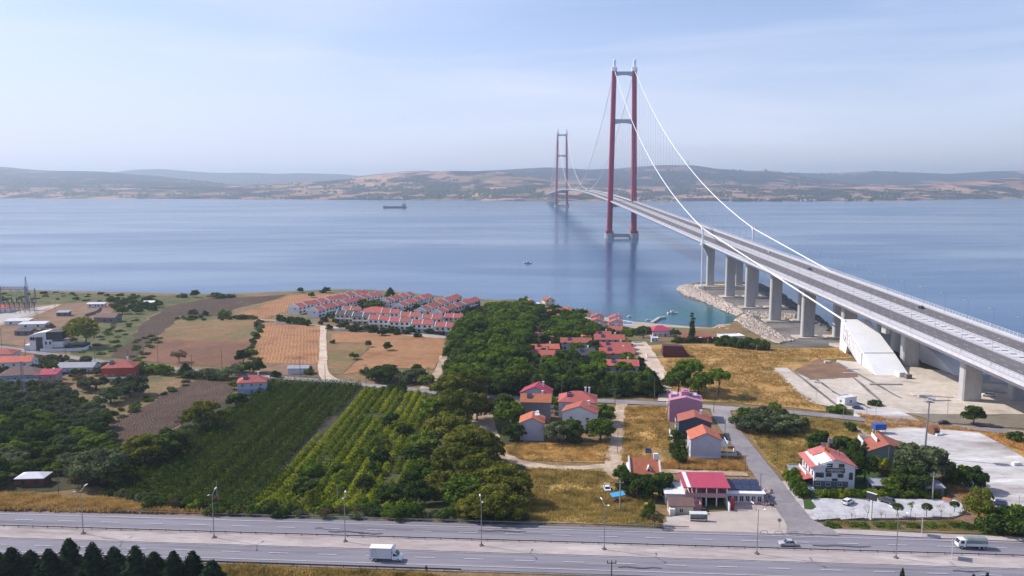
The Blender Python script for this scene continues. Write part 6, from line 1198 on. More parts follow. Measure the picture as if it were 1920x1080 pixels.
# central grove
x_ = ' in the big central grove'
scatter([(852, 732), (850, 690), (852, 655), (868, 630), (895, 608), (930, 594), (985, 584), (1000, 602), (988, 640), (982, 690), (978, 742), (905, 744)], 7.4, [('broad', 3, 9.5, 13, 4.6, 6.2), ('pine', 1.6, 11, 14, 5, 6.6), ('dark', 1.6, 9, 12, 4.4, 5.8)], dict(broad='green broadleaf tree'+x_, pine='round-topped pine'+x_, dark='dark tree'+x_), 'trees of the big grove', 21, 170)
x_ = ' between the red-roofed village houses'
scatter([(985, 582), (1030, 590), (1090, 600), (1115, 625), (1180, 640), (1196, 690), (1222, 735), (985, 738)], 6.2, [('broad', 2, 5, 8.5, 2.8, 4.2), ('pine', 2, 7, 10, 3.4, 4.8), ('dark', 2, 5, 8.5, 2.8, 4.2)], dict(broad='green tree'+x_, pine='round-topped pine'+x_, dark='dark tree'+x_), 'trees between the village houses', 22, 140, True, 0, .25)
x_ = ' in the row below the village'
scatter([(908, 738), (1228, 744), (1226, 728), (1180, 722), (1100, 715), (980, 715), (908, 722)], 5.2, [('cedar', 2, 8, 11.5, 3.6, 4.6), ('dark', 2, 7, 9.5, 3.4, 4.4), ('gbush', .8, 5, 7, 3, 3.8), ('yellow', .3, 6, 8, 3, 3.5)], dict(cedar='dark cedar'+x_, dark='dark round tree'+x_, gbush='green bushy tree'+x_, yellow='bright yellow-green tree'+x_), 'roadside tree row below the village', 23, 90, False)
# estate greenery
for nm_, a_, b_, n_ in (('behind estate row two', (612, 597), (716, 566), 9), ('between estate rows four and five', (770, 592), (816, 570), 6), ('beside the fifth estate row', (800, 600), (866, 571), 7), ('right of the last estate row', (836, 604), (900, 575), 7), ('between estate rows three and four', (728, 590), (775, 569), 5)):
    for i in range(n_): t_ = (i+.5)/n_; T('bush' if i % 3 else 'dark', a_[0]+(b_[0]-a_[0])*t_+vr.uniform(-2, 2), a_[1]+(b_[1]-a_[1])*t_, vr.uniform(2.5, 5), vr.uniform(1.8, 3.2), 'dark garden tree '+nm_, 'garden trees of the coastal estate')
x_ = ' in the gardens of the coastal estate'
scatter([(600, 600), (650, 590), (730, 575), (900, 575), (895, 610), (850, 634), (700, 630), (600, 618)], 6.5, [('bush', 2, 2.5, 4, 1.8, 3), ('dark', 1.6, 3.5, 6, 2, 3.2), ('obush', 1, 2, 3.5, 1.6, 2.6)], dict(bush='dark bush'+x_, dark='small dark tree'+x_, obush='grey-green bush'+x_), 'garden greenery of the coastal estate', 31, 60, False)
for i, px in enumerate((617, 655, 667, 692, 702, 719, 734, 744, 762, 771, 803, 812, 826)):
    T('dark' if i % 2 else 'bush', px, 619+(px-617)*.052, 5.2 if i in (2, 3, 4, 9) else 3.8, 3.6 if i in (2, 3) else 2.7, 'dark tree at the front wall of the estate', 'trees at the front wall of the estate')
scatter([(520, 598), (585, 603), (580, 612), (515, 606)], 5, [('bush', 1, 2.5, 4.5, 2, 3)], dict(bush='dark bush before the two leftmost estate rows'), 'bushes before the leftmost estate rows', 33, 12, False)
x_ = 'low shrub on the left field edges'
scatter([(484, 600), (496, 604), (488, 628), (474, 655), (462, 668), (458, 660), (472, 636)], 4.5, [('bush', 1, 1.2, 2.6, 1.4, 2.4), ('obush', 1, 1, 2.2, 1.4, 2.6)], dict(bush='dark '+x_, obush='grey-green '+x_), 'field edge shrubs', 41, 22, False)
scatter([(325, 596), (480, 592), (480, 599), (330, 603)], 5, [('bush', 1, 1, 2.4, 1.4, 2.6), ('obush', 1, 1, 2, 1.6, 3)], dict(bush='dark '+x_, obush='grey-green '+x_), 'field edge shrubs', 42, 20, False)
scatter([(252, 640), (300, 625), (310, 632), (262, 680), (245, 678)], 6, [('obush', 1, .8, 1.8, 1.4, 2.8), ('gbush', 1, .8, 1.8, 1.4, 2.4)], dict(obush='grey-green '+x_, gbush='green '+x_), 'field edge shrubs', 43, 18, False)
x_ = 'low shrub in the left coast meadow'
scatter([(-10, 552), (120, 548), (300, 556), (300, 566), (200, 566), (60, 562), (-10, 566)], 9, [('bush', 1, 1, 2.6, 1.6, 3.6), ('gbush', 1, 1, 2, 1.6, 3.4)], dict(bush='dark '+x_, gbush='green '+x_), 'coast meadow shrubs', 44, 34, False)
scatter([(170, 610), (255, 600), (235, 640), (200, 668), (130, 662), (170, 645)], 8, [('gbush', 2, .8, 2, 1.6, 3.4), ('obush', 1, .8, 1.8, 1.4, 2.8)], dict(gbush='green '+x_, obush='grey-green '+x_), 'coast meadow shrubs', 45, 22, False)
x_ = 'low shrub by the lower ploughed field'
scatter([(262, 752), (372, 706), (380, 712), (300, 745), (200, 800), (188, 800), (205, 778)], 5.5, [('obush', 1, .8, 2, 1.3, 2.6), ('gbush', 1, .8, 2, 1.3, 2.4)], dict(obush='grey-green '+x_, gbush='green '+x_), 'shrubs by the lower ploughed field', 46, 18, False)
# --- trees that share a description are told apart by rank and place
def ranked():
    by = {}
    for o in COL.objects:
        if o.parent is None and o.get('category') in ('tree', 'bush') and o.get('group'): by.setdefault(o['label'], []).append(o)
    for lb, L_ in by.items():
        if len(L_) < 2: continue
        px = lambda o: 960+CF*o.location.x/(o.location.y*math.cos(CP)+95*math.sin(CP))
        n = len(L_); nb = max(1, round(math.sqrt(n/2.2))) if n > 7 else 1; L_.sort(key=lambda o: o.location.y); per = math.ceil(n/nb)
        for b in range(nb):
            q = sorted(L_[b*per:(b+1)*per], key=px)
            for i, o in enumerate(q): o['label'] = lb+', %s from left' % ordn(i)+(' in %s rank' % ordn(b) if nb > 1 else '')
ranked()
# --- orchard and vineyard rows
def veg_row(name, p, q, poly, dens, hgt, wid, size, m, label, cat, group, seed, gaps=0):
    rs = np.random.RandomState(seed); L_ = math.dist(p, q); n = int(L_*dens); t = rs.uniform(0, 1, n); X = p[0]+(q[0]-p[0])*t; Y = p[1]+(q[1]-p[1])*t
    keep = np.array([inpoly(a, b, poly) for a, b in zip(X, Y)], bool) if n else np.zeros(0, bool)
    if gaps: keep &= np.array([noise.noise(Vector((a*.12, b*.12, 4.)))+.25*math.sin(tt*L_*2.1+seed) > -.12*0+gaps-.5 for a, b, tt in zip(X, Y, t)])
    X, Y, t = X[keep], Y[keep], t[keep]
    if len(X) < 40: return
    dx, dy = (q[0]-p[0])/L_, (q[1]-p[1])/L_; a = rs.uniform(0, math.pi, len(X)); lump = .78+.3*np.sin(t*L_*2*math.pi/3.1+seed)+rs.normal(0, .08, len(X))
    r = wid*lump*rs.uniform(.75, 1.05, len(X)); off = np.cos(a)*r; zz = np.sin(a)*hgt*lump*rs.uniform(.7, 1.05, len(X))
    X2 = X-dy*off; Y2 = Y+dx*off; Z = np.array([h(x, y) for x, y in zip(X, Y)])+.3+zz
    N = np.stack([-dy*np.cos(a), dx*np.cos(a), np.sin(a)+.2], 1); V, F = leafquads(np.stack([X2, Y2, Z], 1), N, size, rs); o = link(name, npmesh(name, V, F, m)); tag(o, label, cat, group)
def rows(name, poly_px, a, b, sp, fmt, cat, group, **k):
    P = wp(poly_px); A, B = G(*a)[:2], G(*b)[:2]; d = Vector((B[0]-A[0], B[1]-A[1])).normalized(); nn = Vector((-d.y, d.x)); pr = [nn.dot(Vector(p)) for p in P]; al = [d.dot(Vector(p)) for p in P]
    s = min(pr)+sp*.5; i = 0; lst = []
    while s < max(pr): lst.append(s); s += sp
    for i, s in enumerate(reversed(lst)):
        p = d*min(al)+nn*s; q = d*max(al)+nn*s; veg_row(name, tuple(p), tuple(q), P, label=fmt % ordn(i), cat=cat, group=group, seed=i+3, **k)
rows('orchard_row', [(198, 912), (246, 872), (300, 835), (345, 812), (400, 792), (452, 762), (505, 718), (680, 724), (572, 835), (458, 962), (330, 955), (240, 938)], (455, 962), (675, 728), 3.1, '%s row of the dark green orchard, counted from the right', 'orchard row', 'rows of the dark orchard', dens=30, hgt=2.8, wid=1.75, size=.36, m=LM['orch'])
rows('vine_row', [(688, 730), (795, 738), (815, 770), (800, 800), (800, 860), (760, 960), (468, 965), (500, 920)], (455, 962), (675, 728), 3.4, '%s leaning row of the yellow-green vineyard, counted from the right', 'vine row', 'rows of the yellow-green vineyard', dens=40, hgt=2.0, wid=1.65, size=.35, m=LM['vine'], gaps=.20)
# --- dry grass
def grass(name, px, n, hgt, m, label, seed, w_=.05):
    P = wp(px); rs = np.random.RandomState(seed); xs = np.array([p[0] for p in P]); ys = np.array([p[1] for p in P]); pts = []
    while len(pts) < n:
        x, y = rs.uniform(xs.min(), xs.max()), rs.uniform(ys.min(), ys.max())
        if inpoly(x, y, P) and noise.noise(Vector((x*.09, y*.09, seed))) > -.28+.3*rs.uniform(-1, 1) and not any((x-a)**2+(y-b)**2 < (c*.8)**2 for a, b, c in FOOT): pts.append((x, y, h(x, y)+.1))
    P = np.array(pts); k = 4; P = np.repeat(P, k, 0)+np.concatenate([rs.normal(0, .28, (n*k, 2)), np.zeros((n*k, 1))], 1); a = rs.uniform(0, 6.28, n*k); hh = hgt*rs.uniform(.5, 1.3, n*k)*(1+.6*np.array([noise.noise(Vector((p[0]*.14, p[1]*.14, 3.))) for p in P]))
    d = np.stack([np.cos(a), np.sin(a), np.zeros(n*k)], 1)*.17*hgt; t = P+np.concatenate([rs.normal(0, .28*hgt, (n*k, 2)), hh[:, None]], 1)
    V = np.stack([P-d, P+d, t], 1).reshape(-1, 3); o = link(name, npmesh(name, V, np.arange(3*n*k).reshape(-1, 3), m)); tag(o, label, kind='stuff')
grass('dry_grass', [(-60, 926), (200, 938), (340, 962), (480, 966), (0, 959), (-60, 957)], 8000, 1.25, LM['straw'], 'tall straw-coloured grass on the slope above the highway at the left', 1)
grass('dry_grass', [(975, 885), (1010, 880), (1130, 885), (1200, 935), (1215, 960), (1240, 985), (1120, 982), (985, 976), (985, 940)], 8000, .8, LM['strawg'], 'yellowish tall grass between the highway and the dirt loop', 2)
grass('dry_grass', [(1172, 765), (1245, 762), (1258, 840), (1200, 868), (1165, 866)], 4500, .8, LM['strawg'], 'dry grass left of the pink house row', 3)
grass('dry_grass', [(1270, 862), (1395, 858), (1402, 882), (1240, 880), (1180, 872)], 2600, .8, LM['straw'], 'dry orange grass below the lavender gable house', 4)
grass('dry_grass', [(928, 842), (965, 832), (1140, 834), (1145, 866), (1000, 864), (952, 855)], 3200, .6, LM['strawg'], 'dry grass inside the dirt loop', 5)
grass('dry_grass', [(1375, 775), (1560, 786), (1640, 802), (1660, 822), (1600, 846), (1510, 850), (1480, 895), (1445, 868), (1398, 800)], 7000, .7, LM['strawg'], 'yellow-brown grass around the olive clump and behind the hotel', 6)
grass('dry_grass', [(1260, 650), (1430, 656), (1570, 656), (1595, 670), (1530, 674), (1450, 690), (1500, 738), (1550, 768), (1380, 755), (1262, 745), (1245, 700)], 9000, .7, LM['straw'], 'orange dry grass of the large field below the shore', 7)
grass('dry_grass', [(1605, 776), (1720, 790), (1920, 822), (1960, 862), (1880, 834), (1835, 810), (1700, 800), (1640, 804)], 2600, .7, LM['straw'], 'dry grass along the road above the white gravel yard', 8)
grass('roadside_grass', [(395, 1062), (790, 1078), (900, 1095), (395, 1095)], 4200, .9, LM['strawg'], 'rough grass and weeds on the near side of the highway', 9)
grass('roadside_grass', [(1545, 980), (1800, 976), (1840, 988), (1920, 992), (1920, 1001), (1600, 992)], 2600, .5, LM['strawg'], 'brown weeds on the verge above the right highway shoulder', 10)
grass('roadside_grass', [(1765, 890), (1790, 905), (1860, 945), (1875, 985), (1845, 985), (1800, 930)], 2000, .7, LM['straw'], 'dry weeds on the bank beside the white gravel yard', 11)
# ================================================================ street furniture, vehicles, boats, masts
def lamp2():
    t = thing('street_lamp', '', 'street lamp', (0, 0, 0), 0, 'lamp posts on the highway median')
    MB().tube((0, 0, 0), (0, 0, 11.2), .13, .07, 8).build('pole', M['steel'], t); MB().box((0, 0, .12), (.9, .9, .35)).tube((0, 0, .3), (0, 0, .8), .2, .16, 8).build('base', M['gravel'], t)
    for s in (-1, 1):
        a = MB().tube((0, 0, 11.1), (s*.25, s*1.9, 11.9), .06, .05, 6).build('arm', M['steel'], t); MB().hull8([(s*.2-.16, s*1.8-.1, 11.85), (s*.2+.16, s*1.8-.1, 11.85), (s*.35+.16, s*2.7, 12.0), (s*.35-.16, s*2.7, 12.0), (s*.2-.12, s*1.8-.1, 12.0), (s*.2+.12, s*1.8-.1, 12.0), (s*.35+.12, s*2.7, 12.12), (s*.35-.12, s*2.7, 12.12)]).build('lamp_head', M['bwhite'], a)
    return t
LP = [(155, 1002), (402, 1008), (646, 1018), (902, 1026), (1133, 1033), (1420, 1041), (1680, 1047)]; wh = ['in front of the dry slope at the left', 'in front of the dark orchard', 'left of the white box truck', 'between the box truck and the bare utility pole', 'in line with the bus shelter side meadow', 'just left of the silver saloon', 'in front of the car park']
L2 = lamp2()
for i, p in enumerate(LP):
    u_, v_ = uv(*hit(*p, 18.2)); x, y = xy(u_, 189.6); lb = 'tall double-arm lamp post on the median '+wh[i]
    o = L2 if i == 0 else dup(L2, (x, y, h(x, y)+.2), .1*i, label=lb)
    if i == 0: o.location = (x, y, h(x, y)+.2); o['label'] = lb
# ---- cars
M['tyre'] = mat('tyre_rubber', (.02, .02, .02), rough=.9); M['rim'] = mat('wheel_rim', (.45, .45, .46), rough=.4, metal=.6); M['lamp'] = mat('headlight_glass', (.8, .8, .78), rough=.2); M['rlamp'] = mat('tail_light', (.45, .02, .02), rough=.3)
def wheel(t, x, y, r=.32, w_=.22):
    b = MB().tube((0, -w_/2, 0), (0, w_/2, 0), r, r, 14); o = b.build('wheel', M['tyre'], t, (x, y, r)); MB().tube((0, -w_/2-.01, 0), (0, w_/2+.01, 0), r*.6, r*.6, 10).build('rim', M['rim'], o); return o
def car(label, x, y, z, rz, paint, L_=4.3, w_=1.76, hh=1.45, kind='saloon', cat='car', name='car', group=None):
    t = thing(name, label, cat, (x, y, z), rz, group); a = L_/2
    if kind == 'saloon': low = [(-a, .35), (-a, .78), (-a+.35, .92), (a-1.35, .95), (a-.25, .80), (a, .6), (a, .3)]; cab = [(-a+.55, .9), (-a+1.15, hh), (.35, hh), (a-1.2, .93)]
    else: low = [(-a, .4), (-a+.02, .95), (-a+.2, 1.0), (a-1.2, 1.02), (a-.2, .88), (a, .65), (a, .35)]; cab = [(-a+.12, .98), (-a+.45, hh), (.45, hh), (a-1.1, 1.0)]
    q = w_/2
    body = MB(); body.extr(low, lambda p: (p[0], -q, p[1]), lambda p: (p[0], q, p[1]))
    cx0 = [(p[0], p[1]) for p in cab]; body.lh(cx0[1][0]+.02, cx0[2][0]-.02, -q+.2, q-.2, hh-.02, hh+.05)
    bo = body.build('body', paint, t)
    bev = bo.modifiers.new('bevel', 'BEVEL'); bev.width = .07; bev.segments = 2
    g_ = MB(); k = .16; P = [(cab[0][0], -q+.04, cab[0][1]), (cab[3][0], -q+.04, cab[3][1]), (cab[3][0], q-.04, cab[3][1]), (cab[0][0], q-.04, cab[0][1]), (cab[1][0], -q+k+.04, hh), (cab[2][0], -q+k+.04, hh), (cab[2][0], q-k-.04, hh), (cab[1][0], q-k-.04, hh)]
    g_.hull8(P); g_.build('windows', M['glass'], t)
    pl = MB()
    for s in (-1, 1):
        for (i0, i1) in ((0, 4), (1, 5)): pl.tube(P[i0 if s < 0 else {0: 3, 1: 2}[i0]], P[i1 if s < 0 else {4: 7, 5: 6}[i1]], .05, .05, 4)
        pl.tube((0, s*(q-.03), .95), (-.05, s*(q-.2), hh), .05, .05, 4)
    pl.build('pillars', paint, t)
    for sx in (-1, 1):
        for sy in (-1, 1): wheel(t, sx*(a-.78), sy*(q-.08))
        for sy in (-1, 1): MB().box((sx*(a-.0), sy*(q-.28), .68), (.08, .34, .16)).build('headlight' if sx > 0 else 'tail_light', M['lamp'] if sx > 0 else M['rlamp'], t)
    return t
def paint(n, c): return mat(n, c, rough=.3, spec=.5)
PW, PS, PB, PG = paint('white_car_paint', (.78, .78, .8)), paint('silver_car_paint', (.42, .42, .43)), paint('black_car_paint', (.018, .018, .022)), paint('grey_car_paint', (.075, .075, .085)); PBl = paint('blue_car_paint', (.06, .09, .22))
def gcar(label, px, py, rz, p_, **k): x, y, z = G(px, py); return car(label, x, y, z+.32, rz, p_, **k)
x, y = xy(uv(*hit(1480, 1027, 18.2))[0], 194.9); car('silver saloon driving left on the far carriageway near the side road', x, y, 18.2, math.pi-RA, PS)
gcar('white hatchback parked in the hotel car park, seen from behind at an angle', 1590, 946, R(38), PW, L_=4.4, kind='hatch'); gcar('dark grey estate car parked beside the garden hedge in the hotel car park', 1662, 944, R(128), PG, L_=4.5, kind='hatch', hh=1.6)
gcar('white saloon parked on the dirt lane by the blue-roofed stall', 1138, 921, R(92), PW, L_=4.3); gcar('white car half in tree shade at the top of the dirt loop', 898, 812, R(80), PW, kind='hatch')
gcar('black saloon on the road above the white gravel yard', 1769, 797, R(176), PB, L_=4.6); gcar('white car parked on the lane before the leftmost estate rows', 560, 607, R(4), PW); gcar('blue car parked behind the white site office container', 1608, 768, R(-20), PBl)
gcar('dark blue car at the back of the olive clump by the junction', 1394, 772, R(8), PB)
for lb, X_, Yd, pp in (('black car on the far roadway of the bridge above the anchorage', 14, 438, PB), ('white car on the far roadway of the bridge near the thick cable strut', 14, 705, PW), ('second dark car on the far roadway farther toward the towers', 9.5, 595, PG), ('dark car on the near roadway of the bridge close to the near tower', -11, 1300, PB)):
    car(lb, bx(Yd)+X_, Yd, dz(Yd)+.03, R(90 if X_ > 0 else -90), pp)
x, y, z = G(1853, 744); t = car('white pickup parked in the light gap under the bridge deck', x, y, z+.3, R(165), PW, L_=5.2, kind='hatch', cat='pickup', name='pickup'); 
x, y, z = G(1872, 948); t = car('dark blue car with a white sheet thrown over its bonnet at the gravel yard corner', x, y, z+.3, R(150), PBl, L_=4.4, kind='hatch'); MB().box((1.3, 0, 1.1), (1.5, 1.6, .12)).build('cover_sheet', M['bwhite'], t)
# ---- white box truck
x, y = xy(uv(*hit(724, 1051, 18.2))[0], 180.6); t = thing('box_truck', 'white box truck with a side door driving right on the near carriageway', 'truck', (x, y, 18.2), -RA)
MB().lh(-3.7, 1.35, -1.1, 1.1, .95, 3.25).build('cargo_box', mat('truck_box_white', (.62, .63, .66), (.58, .59, .62), .6, .5), t)
MB().lh(-3.75, 1.4, -1.14, 1.14, 3.25, 3.33).lh(-3.73, -3.65, -1.12, -1.1, .9, 3.25).lh(1.3, 1.38, -1.14, -1.1, .9, 3.25).lh(-3.7, 1.35, -1.13, -1.1, .85, .97).build('box_trim', M['bwhite'], t)
d_ = MB().lh(-2.95, -2.2, -1.125, -1.105, 1.05, 3.0).build('side_door', mat('truck_door', (.58, .6, .64), rough=.5), t)
b = MB()
for q in ((-2.98, -2.94, 1.0, 3.04), (-2.22, -2.18, 1.0, 3.04), (-2.98, -2.18, 3.0, 3.04)): b.lh(q[0], q[1], -1.14, -1.11, q[2], q[3])
b.build('door_seal', M['framed'], d_)
cb = MB().extr([(1.42, .5), (1.42, 2.1), (1.75, 2.35), (2.2, 2.3), (3.0, 1.45), (3.75, 1.15), (3.9, .75), (3.9, .4)], lambda p: (p[0], -.98, p[1]), lambda p: (p[0], .98, p[1])).build('cab', PW, t); bv = cb.modifiers.new('bevel', 'BEVEL'); bv.width = .08; bv.segments = 2
MB().extr([(1.42, 2.4), (1.42, 3.1), (1.6, 3.05), (2.1, 2.4)], lambda p: (p[0], -.8, p[1]), lambda p: (p[0], .8, p[1])).build('wind_deflector', PW, t)
MB().extr([(2.28, 2.22), (2.24, 2.24), (2.98, 1.5), (3.03, 1.47)], lambda p: (p[0]+.03, -.86, p[1]+.04), lambda p: (p[0]+.03, .86, p[1]+.04)).build('windscreen', M['glass'], t)
for s in (-1, 1): MB().extr([(1.75, 1.35), (1.75, 2.02), (2.2, 2.05), (2.75, 1.45)], lambda p: (p[0], s*.985, p[1]), lambda p: (p[0], s*1.0, p[1])).build('side_window', M['glass'], t); MB().box((2.75, s*1.15, 1.65), (.12, .2, .35)).build('mirror', M['framed'], t); MB().box((3.86, s*.7, .85), (.1, .35, .2)).build('headlight', M['lamp'], t)
MB().lh(-3.6, 3.2, -.5, .5, .5, .94).lh(-3.75, -3.6, -1, 1, .45, .7).build('chassis', M['framed'], t)
for xx in (-2.3, 2.9):
    for s in (-1, 1): wheel(t, xx, s*.86, .38, .26)
# ---- tarpaulin truck
x, y = xy(uv(*hit(1820, 1027, 18.2))[0], 196.6); t = thing('cargo_truck', 'white-cabbed truck with grey-green tarpaulin load bed driving left on the far carriageway', 'truck', (x, y, 18.2), math.pi-RA)
tb = MB().extr([(-1.12, 1.0), (1.12, 1.0), (1.12, 2.35), (.7, 2.75), (-.7, 2.75), (-1.12, 2.35)], lambda p: (-3.4, p[0], p[1]), lambda p: (1.35, p[0], p[1])).build('tarpaulin', mat('grey_green_tarpaulin', (.16, .20, .19), (.24, .28, .28), .7, .8, .05, 2), t)
MB().lh(-3.45, 1.4, -1.18, 1.18, .85, 1.5).build('load_bed', M['rwhite'], t)
cb = MB().extr([(1.55, .6), (1.55, 2.3), (2.9, 2.3), (3.35, 1.4), (3.4, .6)], lambda p: (p[0], -1.0, p[1]), lambda p: (p[0], 1.0, p[1])).build('cab', PW, t)
MB().extr([(2.97, 2.2), (3.02, 2.2), (3.40, 1.45), (3.35, 1.45)], lambda p: (p[0], -.85, p[1]), lambda p: (p[0], .85, p[1])).build('windscreen', M['glass'], t)
for s in (-1, 1): MB().lh(2.0, 2.8, s*1.0-.01, s*1.0+.015, 1.4, 2.1).build('side_window', M['glass'], t)
MB().lh(-3.4, 3.2, -.5, .5, .5, .84).build('chassis', M['framed'], t)
for xx in (-2.6, -1.5, 2.6):
    for s in (-1, 1): wheel(t, xx, s*.92, .42, .28)
# ---- person at the end of the guardrail
def person(label, x, y, z, rz):
    me = bpy.data.meshes.new('person'); V = [(0, 0, .92), (0, 0, 1.15), (0, .01, 1.38), (0, 0, 1.5), (0, .02, 1.64), (.10, 0, .88), (.12, .04, .48), (.13, 0, .07), (.13, .14, .04), (-.10, 0, .88), (-.12, -.02, .48), (-.13, -.04, .07), (-.13, .10, .04), (.18, 0, 1.40), (.25, .03, 1.13), (.24, .14, .93), (-.18, 0, 1.40), (-.26, 0, 1.13), (-.22, .1, .92), (0, .03, 1.76), (.235, .17, .86), (-.215, .13, .85)]
    E_ = [(0, 1), (1, 2), (2, 3), (3, 4), (4, 19), (0, 5), (5, 6), (6, 7), (7, 8), (0, 9), (9, 10), (10, 11), (11, 12), (2, 13), (13, 14), (14, 15), (2, 16), (16, 17), (17, 18), (15, 20), (18, 21)]
    rr_ = [.15, .15, .17, .065, .10, .10, .065, .05, .04, .10, .065, .05, .04, .07, .045, .035, .07, .045, .035, .07, .03, .03]
    me.from_pydata(V, E_, []); o = bpy.data.objects.new('person', me); COL.objects.link(o); o.location = (x, y, z); o.rotation_euler = (0, 0, rz)
    sk = o.modifiers.new('skin', 'SKIN'); 
    for v, r in zip(me.skin_vertices[0].data if me.skin_vertices else [], rr_): v.radius = (r, r)
    if not me.skin_vertices:
        bm = bmesh.new(); bm.from_mesh(me); ly = bm.verts.layers.skin.verify(); bm.verts.ensure_lookup_table()
        for i, v in enumerate(bm.verts): v[ly].radius = (rr_[i], rr_[i]*(.75 if i < 3 else 1)); v[ly].use_root = (i == 0)
        bm.to_mesh(me); bm.free()
    sb = o.modifiers.new('subdiv', 'SUBSURF'); sb.levels = 1; sb.render_levels = 1; me.materials.append(mat('dark_clothing', (.025, .02, .03), (.05, .03, .04), 3, .9)); tag(o, label, 'person')
    hd = MB().ball((0, .03, 1.69), .105, 10, sc=(.85, 1, 1.15)).build('head', mat('skin', (.40, .23, .16), rough=.6), o); MB().ball((0, .01, 1.73), .11, 10, sc=(.9, 1, 1.05)).build('hair', M['framed'], o)
    MB().box((.3, .18, .95), (.06, .2, .5), rx=.2).build('red_bag', mat('red_cloth', (.5, .04, .07)), o); return o
x, y = xy(uv(*hit(797, 1080, 18.0))[0], 175.3); person('person in dark clothes standing at the end of the near guardrail', x, y, h(x, y)+.1, R(160))
# ---- utility poles
M['wood'] = mat('pole_wood', (.20, .165, .14), (.14, .115, .10), 2, .9, stretch=(1, 1, .2)); M['cpole'] = mat('concrete_pole', (.42, .40, .38), (.34, .32, .31), 2, .9); M['wire'] = mat('wire', (.05, .05, .055), rough=.6)
def pole(px, py, top, label, arm=1, m='wood', r=.14, rz=0, group=None):
    x, y, z = G(px, py); d = ray(px, top); t_ = y/d[1]; hh = max(CH+d[2]*t_-z, 2.5); t = thing('utility_pole', label, 'utility pole', (x, y, z), rz, group)
    MB().tube((0, 0, -.3), (0, 0, hh), r, r*.65, 7).build('post', M[m], t)
    if arm:
        MB().box((0, 0, hh-.5), (2.0 if arm == 1 else 3.4, .12, .14)).build('crossarm', M['steeld'] if arm == 2 else M[m], t); b = MB()
        for q in ((-.85, 0, .85) if arm == 1 else (-1.5, 0, 1.5)): b.tube((q, 0, hh-.43), (q, 0, hh-.05 if arm == 1 else hh+.25), .06 if arm == 1 else .13, .05, 6)
        b.build('insulators', M['steel'] if arm == 1 else M['framed'], t)
    return (x, y, z+hh-.1)
PL = [(4, 660, 615), (48, 668, 636), (124, 676, 645), (179, 686, 652), (240, 680, 655), (297, 686, 646), (360, 696, 666), (417, 702, 656), (563, 706, 668), (610, 717, 682), (686, 720, 684), (749, 726, 698), (804, 728, 688), (906, 748, 706), (913, 762, 722), (1053, 752, 708), (1153, 760, 728), (1227, 752, 708), (1338, 776, 738)]
names = ['beside the left edge', 'above the grey-blue house', 'at the modern villa gate', 'left of the ploughed strip foot', 'at the foot of the ploughed strip', 'at the lower edge of the reddish field, left', 'at the lower edge of the reddish field, middle', 'at the lower edge of the reddish field, right', 'beside the grey metal shed', 'at the foot of the white dirt track', 'below the pale field', 'above the wide bush mound', 'at the right end of the striped field', 'against the big grove', 'on the lane below the grove', 'behind the magenta-roofed house', 'behind the rambling house', 'at the foot of the white track', 'behind the pink house at the junction']
tops = [pole(px, py, tp, 'thin utility pole by the lateral road '+n_, 1 if i % 2 == 0 else 0, group='poles along the lateral road') for i, ((px, py, tp), n_) in enumerate(zip(PL, names))]
def wire(pts, label, sag=.9, r=.035):
    P = []
    for a, b in zip(pts, pts[1:]):
        for i in range(8): t = i/8; P.append((a[0]+(b[0]-a[0])*t, a[1]+(b[1]-a[1])*t, a[2]+(b[2]-a[2])*t-sag*4*t*(1-t)))
    P.append(pts[-1]); tag(MB().path(P, r, 4).build('overhead_wire', M['wire']), label, 'overhead wire')
wire([tops[i] for i in (0, 1, 2, 3)], 'overhead wire along the lateral road left of the ploughed strip'); wire([tops[i] for i in (5, 6, 7)], 'overhead wire along the lower edge of the reddish field'); wire([tops[i] for i in (8, 9, 10, 11, 12)], 'overhead wire along the road above the orchard'); wire([tops[i] for i in (13, 15, 16, 17)], 'overhead wire along the road in front of the village trees')
